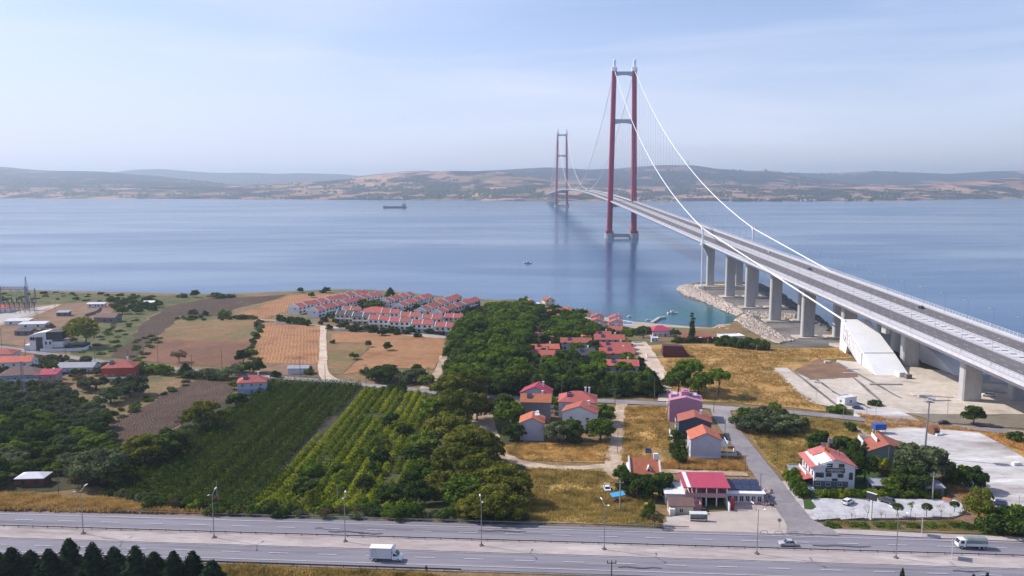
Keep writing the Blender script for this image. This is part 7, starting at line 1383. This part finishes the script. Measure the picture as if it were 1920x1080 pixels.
for px, py, tp, lb, ar, mm, r in ((110, 925, 878, 'wooden utility pole in front of the old white-roofed hut', 1, 'wood', .13), (147, 918, 882, 'short wooden pole right of the hut in the bushes', 0, 'wood', .12), (408, 950, 903, 'thin pole at the lower end of the dark orchard', 0, 'cpole', .1), (633, 950, 908, 'thin pole among the bushes at the foot of the vineyard', 0, 'cpole', .1), (951, 965, 908, 'pale pole at the right foot of the tall wood', 0, 'cpole', .12), (1162, 958, 902, 'stout concrete pole with dark crossarm beside the blue-roofed stall', 1, 'cpole', .22),
    (1158, 850, 798, 'thin pole on the dirt lane right of the white gabled house', 0, 'wood', .11), (1382, 800, 786, 'short pole beside the side road bend', 0, 'cpole', .1), (1359, 822, 784, 'pole with lamp between the side road and the lavender house', 0, 'wood', .13), (1397, 887, 852, 'pole at the side road opposite the dirt lane mouth', 1, 'wood', .13), (1425, 938, 888, 'pole at the side road beside the rubble heap', 0, 'wood', .13),
    (1748, 938, 886, 'pale concrete pole at the right end of the garden hedge', 1, 'cpole', .2), (1812, 920, 884, 'thin pole between the round trees beside the gravel yard', 0, 'cpole', .09), (1910, 952, 928, 'thin pole on the gravel yard at the right edge', 0, 'cpole', .1), (1581, 792, 755, 'thin pole at the road left of the site office', 0, 'cpole', .1), (1624, 796, 758, 'pole at the road above the blue water tank', 0, 'cpole', .12), (1641, 800, 757, 'second pole at the road above the blue water tank', 0, 'cpole', .1), (1776, 782, 745, 'thin lamp pole beside the dark round tree below the bridge', 0, 'cpole', .1),
    (1530, 750, 728, 'small pole at the left corner of the concrete yard', 0, 'cpole', .09), (1246, 720, 700, 'thin pole beside the white dirt track', 0, 'wood', .1), (1227, 735, 708, 'thin pole where the white track meets the road', 0, 'cpole', .12), (1211, 645, 618, 'white pole at the head of the white dirt track', 0, 'cpole', .16), (1327, 650, 634, 'white pole before the low shore hedge', 0, 'cpole', .14), (1418, 662, 646, 'small pole at the right end of the dense shore hedge', 0, 'cpole', .12), (1187, 612, 590, 'lamp pole beside the swimming pool terrace', 0, 'cpole', .14), (1132, 600, 580, 'lamp pole at the shore above the beach bungalows', 0, 'cpole', .14), (1061, 578, 566, 'lamp pole on the shore right of the blue tank', 0, 'cpole', .14),
    (910, 574, 558, 'lamp pole on the beach right of the rightmost estate row', 0, 'cpole', .16), (776, 625, 590, 'white lamp pole in the middle of the estate front', 0, 'cpole', .15), (850, 596, 570, 'lamp pole at the rightmost estate row', 0, 'cpole', .14), (511, 598, 580, 'pole at the left foot of the leftmost estate row', 0, 'cpole', .12), (562, 600, 582, 'pole between the two leftmost estate rows', 0, 'cpole', .12), (70, 601, 577, 'pole on the track between substation and bare ground', 0, 'wood', .12), (104, 583, 567, 'pole at the top of the bare ground', 0, 'wood', .12)):
    pole(px, py, tp, lb, ar, mm, r)
# the dark three-insulator pole at the bottom edge
d = ray(1147, 1050); t_ = 166/(d[0]*RS+d[1]*RC); x, y, zt = d[0]*t_, d[1]*t_, CH+d[2]*t_; z = h(x, y); t = thing('utility_pole', 'dark medium-voltage pole with three insulators rising from the bottom edge', 'utility pole', (x, y, z), R(4)); hh = zt-z
MB().tube((0, 0, -.3), (0, 0, hh-.6), .16, .12, 8).build('post', M['steeld'], t); MB().box((0, 0, hh-.7), (2.0, .14, .16)).build('crossarm', M['steeld'], t)
for q in (-.9, 0, .9): MB().tube((q, 0, hh-.62), (q, 0, hh), .09, .05, 6).tube((q, 0, hh-.35), (q, 0, hh-.28), .14, .14, 8).build('insulator', M['framed'], t)
# tall floodlight mast
x, y, z = G(1733, 858); d = ray(1739, 745); hh = CH+d[2]*(y/d[1])-z; t = thing('floodlight_mast', 'tall grey mast with a square floodlight head beside the white gravel yard', 'mast', (x, y, z))
MB().tube((0, 0, -.3), (.5, 0, hh-1.5), .38, .2, 10).build('pole', M['steel'], t); b = MB()
for i in range(3): b.lh(-.8, 1.6, -1.2, 1.2, hh-1.6+i*1.0, hh-1.5+i*1.0)
for a_ in ((-.8, -1.2), (1.6, -1.2), (-.8, 1.2), (1.6, 1.2)): b.tube((a_[0], a_[1], hh-1.6), (a_[0], a_[1], hh+.5), .06, n=4)
b.build('head_frame', M['steel'], t)
for q in (-.6, .4, 1.4): MB().box((q, -1.35, hh-.3), (.6, .25, .5)).build('floodlight', M['bwhite'], t)
# ---- sign board on white post by the car park
x, y, z = G(1632, 977); t = thing('sign_post', 'thick white post carrying a black box sign at the front of the car park', 'sign', (x, y, z), R(-50)); MB().lh(-.28, .28, -.25, .25, 0, 6.2).build('post', M['trim'], t); MB().lh(-.35, .35, -.3, .3, -.2, .5).build('plinth', M['framed'], t)
sb = MB().lh(-1.35, 1.35, -.25, .25, 6.0, 7.9).build('sign_box', M['framed'], t); MB().lh(-1.5, .2, .35, .55, 5.2, 6.4).build('lower_sign_box', M['steel'], t); MB().lh(-1.4, 1.4, -.3, .3, 7.91, 8.0).build('top_edge', M['trim'], sb)
# ---- road signs seen from behind
for px, py, tp, n_, w2, lb in ((1783, 1046, 1013, 3, 2.5, 'tall blank-backed road sign on three posts standing on the median'), (1727, 1003, 980, 2, 1.8, 'tall blank-backed road sign on posts at the right shoulder')):
    x, y = hit(px, py, 18.2); z = h(x, y)+.1; t = thing('road_sign', lb, 'road sign', (x, y, z), R(62)); hh = 3.9
    MB().lh(-w2/2, w2/2, -.05, .05, 1.5, hh+.2).build('panel', M['rgrey'], t)
    for i in range(n_): q = -w2/2+w2*(i+.0)/(n_-1); MB().lh(q-.07, q+.07, -.17, -.05, -.2, hh+.3).build('post', M['bwhite'], t)
x, y, z = G(1461, 992); t = thing('road_sign', 'small round-backed road sign at the mouth of the side road', 'road sign', (x, y, z), R(-20)); MB().tube((0, 0, 0), (0, 0, 2.6), .05).build('post', M['steel'], t); MB().tube((0, -.08, 2.4), (0, -.05, 2.4), .5, .5, 12).build('panel', M['steel'], t)
x, y, z = G(1470, 1004)
t = thing('barrier', 'bent steel tube barrier lying across the mouth of the side road', 'barrier', (x, y, 18.15), -RA); b = MB()
for i in range(4): q = -6+i*3.6; b.path([(q, 0, 0), (q+.2, 0, .8), (q+.8, 0, 1.0), (q+1.8, 0, .95), (q+2.1, 0, 0)], .07, 6)
b.path([(-7, 0, .05), (7, 0, .05)], .06, 5); b.build('tubes', M['steel'], t)
# ---- small things near the sheds
x, y, z = G(1158, 941); t = thing('market_stall', 'small stall with a sky-blue sheet roof in the yellow grass', 'stall', (x, y, z), R(14)); MB().hull8([(-2, -1.1, 1.9), (2, -1.1, 2.3), (2, 1.1, 2.7), (-2, 1.1, 2.3), (-2, -1.1, 2.0), (2, -1.1, 2.4), (2, 1.1, 2.8), (-2, 1.1, 2.4)]).build('roof', mat('sky_blue_sheet', (.06, .35, .62), rough=.5), t)
for a_ in ((-1.8, -.9), (1.8, -.9), (-1.8, .9), (1.8, .9)): MB().tube((a_[0], a_[1], -.2), (a_[0], a_[1], 2.2), .05).build('leg', M['steel'], t)
MB().lh(-1.6, .2, -.8, .6, 0, .9).lh(.5, 1.4, -.5, .6, 0, .6).build('counter', M['wbrown'], t)
x, y, z = G(1648, 812); t = thing('water_tank', 'blue water tank on a white leg frame beside the gravel yard', 'tank', (x, y, z), R(5)); MB().lh(-2.1, 2.1, -1.2, 1.2, 1.5, 3.5).lh(-2.2, 2.2, -1.3, 1.3, 3.5, 3.65).build('tank', M['blue'], t)
for a_ in ((-1.8, -1), (1.8, -1), (-1.8, 1), (1.8, 1)): MB().lh(a_[0]-.1, a_[0]+.1, a_[1]-.1, a_[1]+.1, -.2, 1.5).build('leg', M['trim'], t)
x, y, z = G(1750, 814); t = thing('cable_drum', 'big rust-brown cable drum lying beside the white gravel yard', 'cable drum', (x, y, z), R(20)); ru = mat('rusty_wood', (.24, .11, .06), (.17, .08, .05), 1, .9)
MB().tube((-1.2, 0, 1.6), (1.2, 0, 1.6), 1.0, 1.0, 14).build('core', ru, t)
for s in (-1, 1): MB().tube((s*1.2, 0, 1.6), (s*1.38, 0, 1.6), 1.7, 1.7, 18).build('flange', ru, t)
x, y, z = G(1775, 944); t = thing('kiosk', 'tiny booth with a bright red roof at the end of the car park', 'booth', (x, y, z), R(-35)); MB().lh(-1, 1, -.7, .7, 0, 1.2).build('wall', M['ww'], t); MB().hull8([(-1.2, -.9, 1.2), (1.2, -.9, 1.2), (1.2, .9, 1.2), (-1.2, .9, 1.2), (-1.1, -.2, 1.7), (1.1, -.2, 1.7), (1.1, .2, 1.7), (-1.1, .2, 1.7)]).build('roof', M['rorange'], t)
x, y, z = G(1352, 873); 
x, y, z = G(1358, 838); t = thing('parasol', 'red and white garden parasol on the terrace right of the lavender gable house', 'parasol', (x, y, z)); MB().tube((0, 0, 0), (0, 0, 2.5), .05).build('pole', M['trim'], t)
b = MB(); k = 8
for i in range(k):
    a0, a1 = 6.283*i/k, 6.283*(i+1)/k; b.quadpts([(1.6*math.cos(a0), 1.6*math.sin(a0), 2.1), (1.6*math.cos(a1), 1.6*math.sin(a1), 2.1), (0, 0, 2.75)], i % 2)
b.build('canopy', [M['rred'], M['trim']], t)
x, y, z = G(1362, 850); t = thing('garden_walls', 'low pale garden wall round the terrace right of the lavender gable house', 'wall', (x, y, z), R(-5)); MB().lh(-3, 3, -3, -2.8, -.2, 1).lh(2.8, 3, -2.8, 3, -.2, 1).build('wall', M['ww'], t)
rocks('rubble_heap', [(1418, 925), (1445, 918), (1450, 948), (1432, 950), (1420, 940)], 130, .55, mat('rubble', (.50, .40, .38), (.30, .25, .25), 1, .9), 12, 'heap of pale broken rubble beside the side road')
for i, (px, py) in enumerate(((1455, 998), (1469, 1000), (1482, 999))): pass
# walled yard in front of solar house
x, y, z = G(1400, 950); t = thing('courtyard', 'pinkish tiled courtyard with red gate and thin frames before the solar-roofed house', 'courtyard', (x, y, z), R(-3)); MB().lh(-5.5, 6, -3.6, 3.6, -.3, .12).build('floor', M['pink'], t); MB().lh(-5.8, -5.51, -4.2, 3.6, -.3, 2.2).build('wall', M['ww'], t); MB().lh(-5.2, -4.1, -3.0, -2.85, .1, 3.6).build('gate', mat('red_gate', (.34, .03, .04), rough=.6), t); b = MB()
for q in (-3, -.5, 2, 4.5): b.tube((q, -3, .1), (q, -3, 2.4), .05).tube((q, 0, .1), (q, 0, 2.4), .05).tube((q, -3, 2.4), (q, 0, 2.4), .04)
b.build('frame', M['rred'], t)
# concrete blocks and slabs on the yard
def slab(label, px, py, sx, sy, sz, rz=0, m='concw', nm='concrete_block', cat='concrete block'): x, y, z = G(px, py); o = MB().lh(-sx/2, sx/2, -sy/2, sy/2, -.3, sz).build(nm, M[m], None, (x, y, z)); o.rotation_euler = (0, 0, R(rz)); tag(o, label, cat); return o
slab('long low concrete kerb lying across the yard below the anchorage foot', 1661, 722, 15, .7, .75, -2, 'conc'); slab('white cube-shaped concrete block at the foot of the anchorage', 1687, 706, 3.0, 4, 2.4, 8); slab('dark hollow-looking block right of the white cube block', 1702, 710, 2.8, 2.4, 2.2, 8, 'gravel'); slab('small grey block in the shade strip of the yard', 1728, 745, 3, 1.6, 1.2, 0, 'conc'); slab('long flat slab at the lower right of the yard', 1764, 752, 8, 1.2, .6, 0, 'conc'); slab('short slab at the middle of the upper yard', 1600, 693, 6, 1.2, .4, -2, 'conc'); slab('short slab just below the other at the upper yard', 1593, 700, 6, 1.2, .4, -2, 'conc'); slab('small brick-like block at the edge of the dirt patch', 1551, 681, 3, 1.6, 1.2, 0, 'wcream'); slab('flat raised platform slab at the front of the concrete yard', 1745, 741, 16, 7, .5, -12, 'yard')
slab('long low pale wall under the bridge deck, upper', 1870, 720, 14, .6, .9, -28, 'conc', 'low_wall', 'wall'); slab('long low pale wall under the bridge deck, lower', 1852, 735, 14, .6, .9, -28, 'conc', 'low_wall', 'wall'); slab('white machine box in the shade under the bridge', 1845, 712, 4, 3, 2.6, 0, 'bgrey', 'machine_box', 'box'); slab('row of small concrete cubes on the left part of the yard', 1534, 719, 3.4, 1.0, .9, -30, 'conc')
slab('pale patch slab lying before the small cream cottage', 1268, 976, 5, 3.4, .16, -8, 'conc', 'paving_slab', 'slab'); slab('white cushion-shaped block on the gravel yard beside the cable drum', 1760, 817, 2.6, 1.4, .9, 10, 'ww'); slab('white debris block at the right of the gravel yard', 1905, 873, 2.6, 1.4, 1.2, 10, 'ww')
# ---- fences
def fence(label, px, step, hh, m='steeld', wires=2, r=.04, group=None):
    P = smooth_line(wp(px), 1) if len(px) < 3 else wp(px); t = thing('fence', label, 'fence', (0, 0, 0)); pm = MB().tube((0, 0, -.2), (0, 0, hh), r, r, 5).mesh('post', M[m]); pts = []
    for a, b in zip(P, P[1:]):
        n = max(1, int(math.dist(a, b)/step))
        for i in range(n): q = (a[0]+(b[0]-a[0])*i/n, a[1]+(b[1]-a[1])*i/n); pts.append((q[0], q[1], h(*q)+.2))
    for p in pts[:99]: link('post', pm, t, p)
    w_ = MB()
    for k in range(wires): w_.path([(p[0], p[1], p[2]+hh*(1-.35*k)) for p in pts], r*.55, 3)
    w_.build('rail', M[m], t); return t
fence('thin post fence along the front edge of the hotel car park', [(1535, 977), (1620, 974), (1700, 973), (1782, 972), (1800, 966), (1808, 955)], 2.4, 1.2)
fence('thin wire fence between the road and the white gravel yard', [(1575, 797), (1640, 804), (1700, 803), (1790, 806), (1860, 812), (1920, 818)], 4.2, 1.7, 'steel')
fence('wire fence on the bank between path and white gravel yard', [(1765, 896), (1790, 912), (1825, 932), (1846, 945)], 2.5, 1.6, 'steel')
fence('thin post fence along the lower edge of the dry field by the road', [(1260, 755), (1330, 757), (1440, 770), (1560, 779)], 4.5, 1.3, 'wood')
fence('rusty post fence along the top of the highway slope beside the gravel apron', [(1200, 962), (1213, 975), (1240, 984)], 1.6, 1.2)
def lwall(label, px, hh, m='ww', th=.25):
    P = wp(px); b = MB()
    for a, c in zip(P, P[1:]):
        n = max(1, int(math.dist(a, c)/6))
        for i in range(n):
            p = (a[0]+(c[0]-a[0])*i/n, a[1]+(c[1]-a[1])*i/n); q = (a[0]+(c[0]-a[0])*(i+1)/n, a[1]+(c[1]-a[1])*(i+1)/n); ang = math.atan2(q[1]-p[1], q[0]-p[0]); z = h(*p)
            b.box(((p[0]+q[0])/2, (p[1]+q[1])/2, z+hh/2-.2), (math.dist(p, q)+.02, th, hh+.4+.01*i), ang)
    tag(b.build('boundary_wall', M[m]), label, 'wall')
lwall('low white boundary wall along the front of the coastal estate', [(622, 619), (700, 622), (760, 626), (836, 634)], 1.3)
lwall('white garden wall on the right side of the estate front corner', [(516, 606), (560, 608), (606, 609)], 1.1)
lwall('low wall beside the little white house garden', [(1245, 893), (1258, 925)], 1.4); lwall('stone wall behind the dark shrubs between two meadow plots', [(1255, 812), (1262, 832)], 1.6, 'ww')
lwall('low retaining wall along the front of the car park', [(1530, 978), (1620, 976), (1700, 975), (1784, 974), (1803, 967), (1812, 955)], .45, 'gravel')
lwall('grey walls of the roofless plot in the bare ground', [(160, 594), (180, 588), (186, 583), (188, 578)], 2, 'wdg')
# ---- sea: jetty, boats, ship
x, y = hit(1227, 605); t = thing('jetty', 'short bent concrete jetty reaching into the bay', 'jetty', (0, 0, 0)); A_, B_, C_ = hit(1222, 606), hit(1236, 597), hit(1246, 596); b = MB()
for p, q in ((A_, B_), (B_, C_)): ang = math.atan2(q[1]-p[1], q[0]-p[0]); b.box(((p[0]+q[0])/2, (p[1]+q[1])/2, .2), (math.dist(p, q)+1.5, 2.4, 1.6+(.02 if p == B_ else 0)), ang)
b.build('deck', M['conc'], t)
def boat(label, px, py, L_, rz, e=-.3):
    x, y = hit(px, py, -.35); t = thing('motorboat', label, 'boat', (x, y, -.35), rz); w_ = L_*.17; S_ = [(-L_/2, w_, .0), (L_*.2, w_, 0), (L_/2, .05, .25)]; b = MB()
    low = [(-L_/2, -w_*.6), (L_*.15, -w_*.6), (L_*.42, 0), (L_*.15, w_*.6), (-L_/2, w_*.6)]; up = [(-L_/2-.1, -w_), (L_*.18, -w_), (L_/2+.3, 0), (L_*.18, w_), (-L_/2-.1, w_)]
    b.prism(low, -.3, L_*.12, top=up); b.build('hull', M['bwhite'], t); MB().prism([(-L_*.42, -w_*.9), (L_*.16, -w_*.9), (L_*.16, w_*.9), (-L_*.42, w_*.9)], L_*.12, L_*.125).build('deck', M['wbrown'], t)
    MB().hull8([(-L_*.2, -w_*.7, L_*.125), (L_*.2, -w_*.6, L_*.125), (L_*.2, w_*.6, L_*.125), (-L_*.2, w_*.7, L_*.125), (-L_*.2, -w_*.6, L_*.26), (L_*.08, -w_*.5, L_*.26), (L_*.08, w_*.5, L_*.26), (-L_*.2, w_*.6, L_*.26)]).build('cabin', M['bwhite'], t)
    MB().lh(-L_*.15, L_*.1, -w_*.66, w_*.66, L_*.16, L_*.22).build('windows', M['glass'], t); MB().tube((-.3, 0, L_*.2), (-.3, 0, L_*.42), .08).build('mast', M['steel'], t); return t
boat('white motorboat with small cabin moored in the turquoise bay', 1261, 588, 8.5, R(10)); boat('small pale boat alone on the open water left of the near tower', 990, 494, 11, R(5)); boat('tiny dark skiff beached just left of the jetty', 1181, 594, 5, R(30)); boat('tiny rowing boat moored beside the jetty', 1216, 601, 4.5, R(10))
x, y = hit(740, 390, -.35); t = thing('cargo_ship', 'long low cargo ship sailing in the strait left of the far tower', 'ship', (x, y, -.35), R(2)); L_ = 100
up = [(-48, 0), (-42, -7), (40, -7.5), (50, -5), (50, 5), (40, 7.5), (-42, 7)]
dk_ = mat('ship_hull_dark', (.06, .075, .085), rough=.6); MB().prism(up, -1, 6.2).build('hull', dk_, t); MB().prism([(-50, 0), (-42, -6.5), (-34, -7), (-34, 7), (-42, 6.5)], 6.2, 8.6).build('forecastle', dk_, t)
MB().lh(-32, 30, -5.5, 5.5, 6.2, 8.2).build('hatch_covers', M['bgrey'], t); ss = MB().lh(32, 46, -7, 7, 6.2, 13).lh(34, 42, -7.5, 7.5, 13.01, 17).build('superstructure', mat('ship_grey_green', (.25, .30, .30)), t); MB().lh(43, 46, -2, 2, 13.01, 19).build('funnel', dk_, ss); MB().tube((38, 0, 17), (38, 0, 24), .5).tube((-38, 0, 8), (-38, 0, 15), .4).build('mast', dk_, t)
# ---- substation
M['lat'] = mat('lattice_steel', (.23, .25, .29), rough=.6)
def lattice(b, x, y, z0, z1, w0, w1, n, r=.14):
    pr = None
    for i in range(n+1):
        t = i/n; z = z0+(z1-z0)*t; w_ = (w0+(w1-w0)*t)/2; c = [(x-w_, y-w_, z), (x+w_, y-w_, z), (x+w_, y+w_, z), (x-w_, y+w_, z)]
        if pr:
            for k in range(4): b.tube(pr[k], c[k], r, r, 4); b.tube(pr[k], c[(k+1) % 4], r*.6, r*.6, 3)
        pr = c
    return b
x0, y0, z0 = G(52, 581); gp_ = thing('substation_gantry', 'tall steel lattice gantry of the substation at the left edge by the coast', 'gantry', (x0, y0, z0)); mp_ = .43; H1 = 19.; 
for dx in (0, -21, -42): b = MB(); lattice(b, dx, 0, -1, H1-1, 2.2, 1.6, 9, .24); lattice(b, dx, 0, H1-1, H1+7, 1.5, .1, 4, .1); b.build('lattice_tower', M['lat'], gp_)
for k in range(2):
    b = MB(); xa, xb = -42+21*k, -21+21*k; n = 8
    for zz in (H1-1.2, H1-3): b.tube((xa, -.6, zz), (xb, -.6, zz), .3, n=4).tube((xa, .6, zz), (xb, .6, zz), .3, n=4)
    for i in range(n): q = xa+21*i/n; b.tube((q, -.6, H1-3), (q+21/n, -.6, H1-1.2), .2, n=3).tube((q, .6, H1-1.2), (q+21/n, .6, H1-3), .2, n=3)
    b.build('lattice_beam', M['lat'], gp_); b = MB()
    for i in range(3): xx = xa+3+i*6; b.path([(xx, 0, H1-3), (xx+1.5, 0, H1-7), (xx+3, 0, H1-8.5), (xx+4.5, 0, H1-7), (xx+6, 0, H1-3)], .16, 4)
    b.build('busbar_loop', M['lat'], gp_)
eq = thing('switchgear_post', '', 'switchgear', (0, 0, 0), 0, 'switchgear posts of the substation'); MB().tube((0, 0, 0), (0, 0, 4.5), .28, .22, 6).build('support', M['lat'], eq); MB().tube((0, 0, 4.5), (0, 0, 8), .35, .25, 8).tube((0, 0, 8), (0, 0, 8.4), .5, .5, 8).build('insulator', M['framed'], eq)
er = random.Random(4); n = 0
for j, py in enumerate((578, 582, 587)):
    for i in range(9):
        px = -14+i*9.2+j*3; lb = '%s dark switchgear post from the left in the %s row under the gantry' % (ordn(i), ('rear', 'middle', 'front')[j]); p = G(px, py)
        if n == 0: eq.location = p; eq['label'] = lb
        else: dup(eq, p, label=lb)
        n += 1
x1, y1, z1 = G(67, 570); t = thing('transmission_mast', 'slender lattice mast right of the substation gantry', 'mast', (x1, y1, z1)); lattice(MB(), 0, 0, -1, 13, 1.4, .3, 7, .12).build('lattice', M['lat'], t)
x1, y1, z1 = G(46, 760); t = thing('transmission_mast', 'slender pale lattice mast rising through the olive grove at the left', 'mast', (x1, y1, z1)); lattice(MB(), 0, 0, -1, 19, 1.6, .5, 9, .08).build('lattice', M['steel'], t)
# blue tank / dish by the shore
x, y, z = G(1008, 577); t = thing('water_tank', 'bright blue tank and slide beside the shore houses of the village', 'tank', (x, y, z)); MB().tube((0, 0, 0), (0, 0, 3.6), 2.6, 2.6, 14).build('tank', mat('bright_blue', (.05, .36, .60), rough=.4), t); MB().tube((0, 0, 3.6), (0, 0, 4.3), 2.6, .4, 14).build('lid', M['bwhite'], t)
# ---- far shore: pylons, houses, turbines
def farpt(px, py, Y): return atY(px, py, Y)
def terrain_hit(px, py):
    dg = bpy.context.evaluated_depsgraph_get(); d = Vector(ray(px, py)).normalized(); ok, loc, *_ = S.ray_cast(dg, Vector((0, 0, CH))+d*2500, d, distance=16000); return loc if ok else None
hz.hide_viewport = True; bpy.context.view_layer.update()
PYL = [(395, 352), (416, 351), (485, 350), (541, 350), (548, 349), (1290, 311), (1330, 311), (1337, 312)]
PH = [terrain_hit(*q) for q in PYL]
for i, (px, py) in enumerate(PYL):
    p = PH[i]
    if p is None or p.z < 1: continue
    sc = p.y*.0011; t = thing('pylon', ('%s power pylon from the left on the far shore fields' % ordn(i)) if i < 5 else 'thin mast on the far ridge behind the bridge, %s from the left' % ordn(i-5), 'pylon', (p.x, p.y, p.z-2), 0, 'pylons on the far shore'); b = MB(); lattice(b, 0, 0, 0, sc*6.2, sc*.9, sc*.15, 5, sc*.08); b.build('lattice', M['lat'], t)
    b = MB()
    for zz, ww in ((.62, 1.3), (.76, 1.1), (.9, .8)): b.tube((-sc*ww, 0, sc*6.2*zz), (sc*ww, 0, sc*6.2*zz), sc*.07, n=4)
    b.build('crossarms', M['lat'], t)
fh = random.Random(6); hm_ = MB(); proto = None; n = 0
fw = gable_wall(11, 8, 6, 2, 'x').mesh('wall', M['ww']); fr = roof_mb(11, 8, 6, 2, 'x').mesh('roof', M['rbrown'])
spots = [(1372+i*4.3+fh.uniform(-1, 1), 376.3+fh.uniform(-.6, .6)) for i in range(22)]+[(1482+i*5.2, 376+fh.uniform(-.8, .8)) for i in range(10)]+[(1585+i*7+fh.uniform(-2, 2), 376.5+fh.uniform(-.6, .6)) for i in range(9)]+[(1200+i*9, 376.5+fh.uniform(-.5, .5)) for i in range(9)]+[(660+i*26+fh.uniform(-9, 9), 372.5+fh.uniform(-1.5, .8)) for i in range(9)]+[(215+i*11, 369+fh.uniform(-1, 1)) for i in range(5)]+[(50+i*13, 364+fh.uniform(-4, 3)) for i in range(6)]
SPH = [terrain_hit(*q) or terrain_hit(q[0], q[1]-1.2) for q in spots]
spots_ = sorted([(q, p) for q, p in zip(spots, SPH)], key=lambda a: a[0][0])
for (px, py), p in spots_:
    if p is None or p.z < .3: continue
    o = bpy.data.objects.new('house', None); COL.objects.link(o); o.location = (p.x, p.y, p.z-.5); o.rotation_euler = (0, 0, fh.uniform(-.5, .5)); s = fh.uniform(1.0, 1.9); o.scale = (s*1.2, s, s*fh.uniform(.8, 1.3)); o.empty_display_size = .1
    n += 1; tag(o, 'tiny pale house on the far shore, %s from the left' % ordn(n-1), 'house', 'houses of the far shore settlements'); link('wall', fw, o); link('roof', fr, o)
# wooded clumps on the far shore: too many to count
rs = np.random.RandomState(12); Vv = []; Ff = []; k = 0
tet = np.array([(-1, 0, 0), (.5, -.87, 0), (.5, .87, 0), (0, 0, 1.1), (-.5, .5, .7), (.6, 0, .8)])
tf = np.array([(0, 1, 5), (0, 5, 3), (1, 2, 5), (2, 3, 5), (0, 3, 4), (0, 4, 2), (2, 4, 3)])
def band(x0, x1, y0, y1, n, den=0.):
    global k
    m_ = 0
    for _ in range(n*3):
        px, py = rs.uniform(x0, x1), rs.uniform(y0, y1)
        if noise.noise(Vector((px*.035, py*.22, 1.))) < den: continue
        p = terrain_hit(px, py)
        if p is None or p.z < 1: continue
        s = rs.uniform(6, 13)*p.y/5500; q = tet*np.array([s*1.2, s, s*rs.uniform(.6, 1)]); a = rs.uniform(0, 6.28); q = np.stack([q[:, 0]*math.cos(a)-q[:, 1]*math.sin(a), q[:, 0]*math.sin(a)+q[:, 1]*math.cos(a), q[:, 2]], 1)+np.array([p.x, p.y, p.z-.5]); Vv.append(q); Ff.append(tf+k); k += 6; m_ += 1
        if m_ >= n: break
band(690, 1020, 350, 372, 1500, -.12); band(300, 900, 335, 374, 900, .08); band(1080, 1920, 355, 377, 2200, .0); band(0, 420, 335, 370, 700, .05); band(1250, 1700, 318, 350, 500, .1)
hz.hide_viewport = False
o = link('far_woodland', npmesh('far_woodland', np.concatenate(Vv), np.concatenate(Ff), mat('far_trees', (.035, .05, .03), (.06, .07, .045), .01, 1))); tag(o, 'dark scattered woodland clumps on the fields of the far shore', kind='stuff')
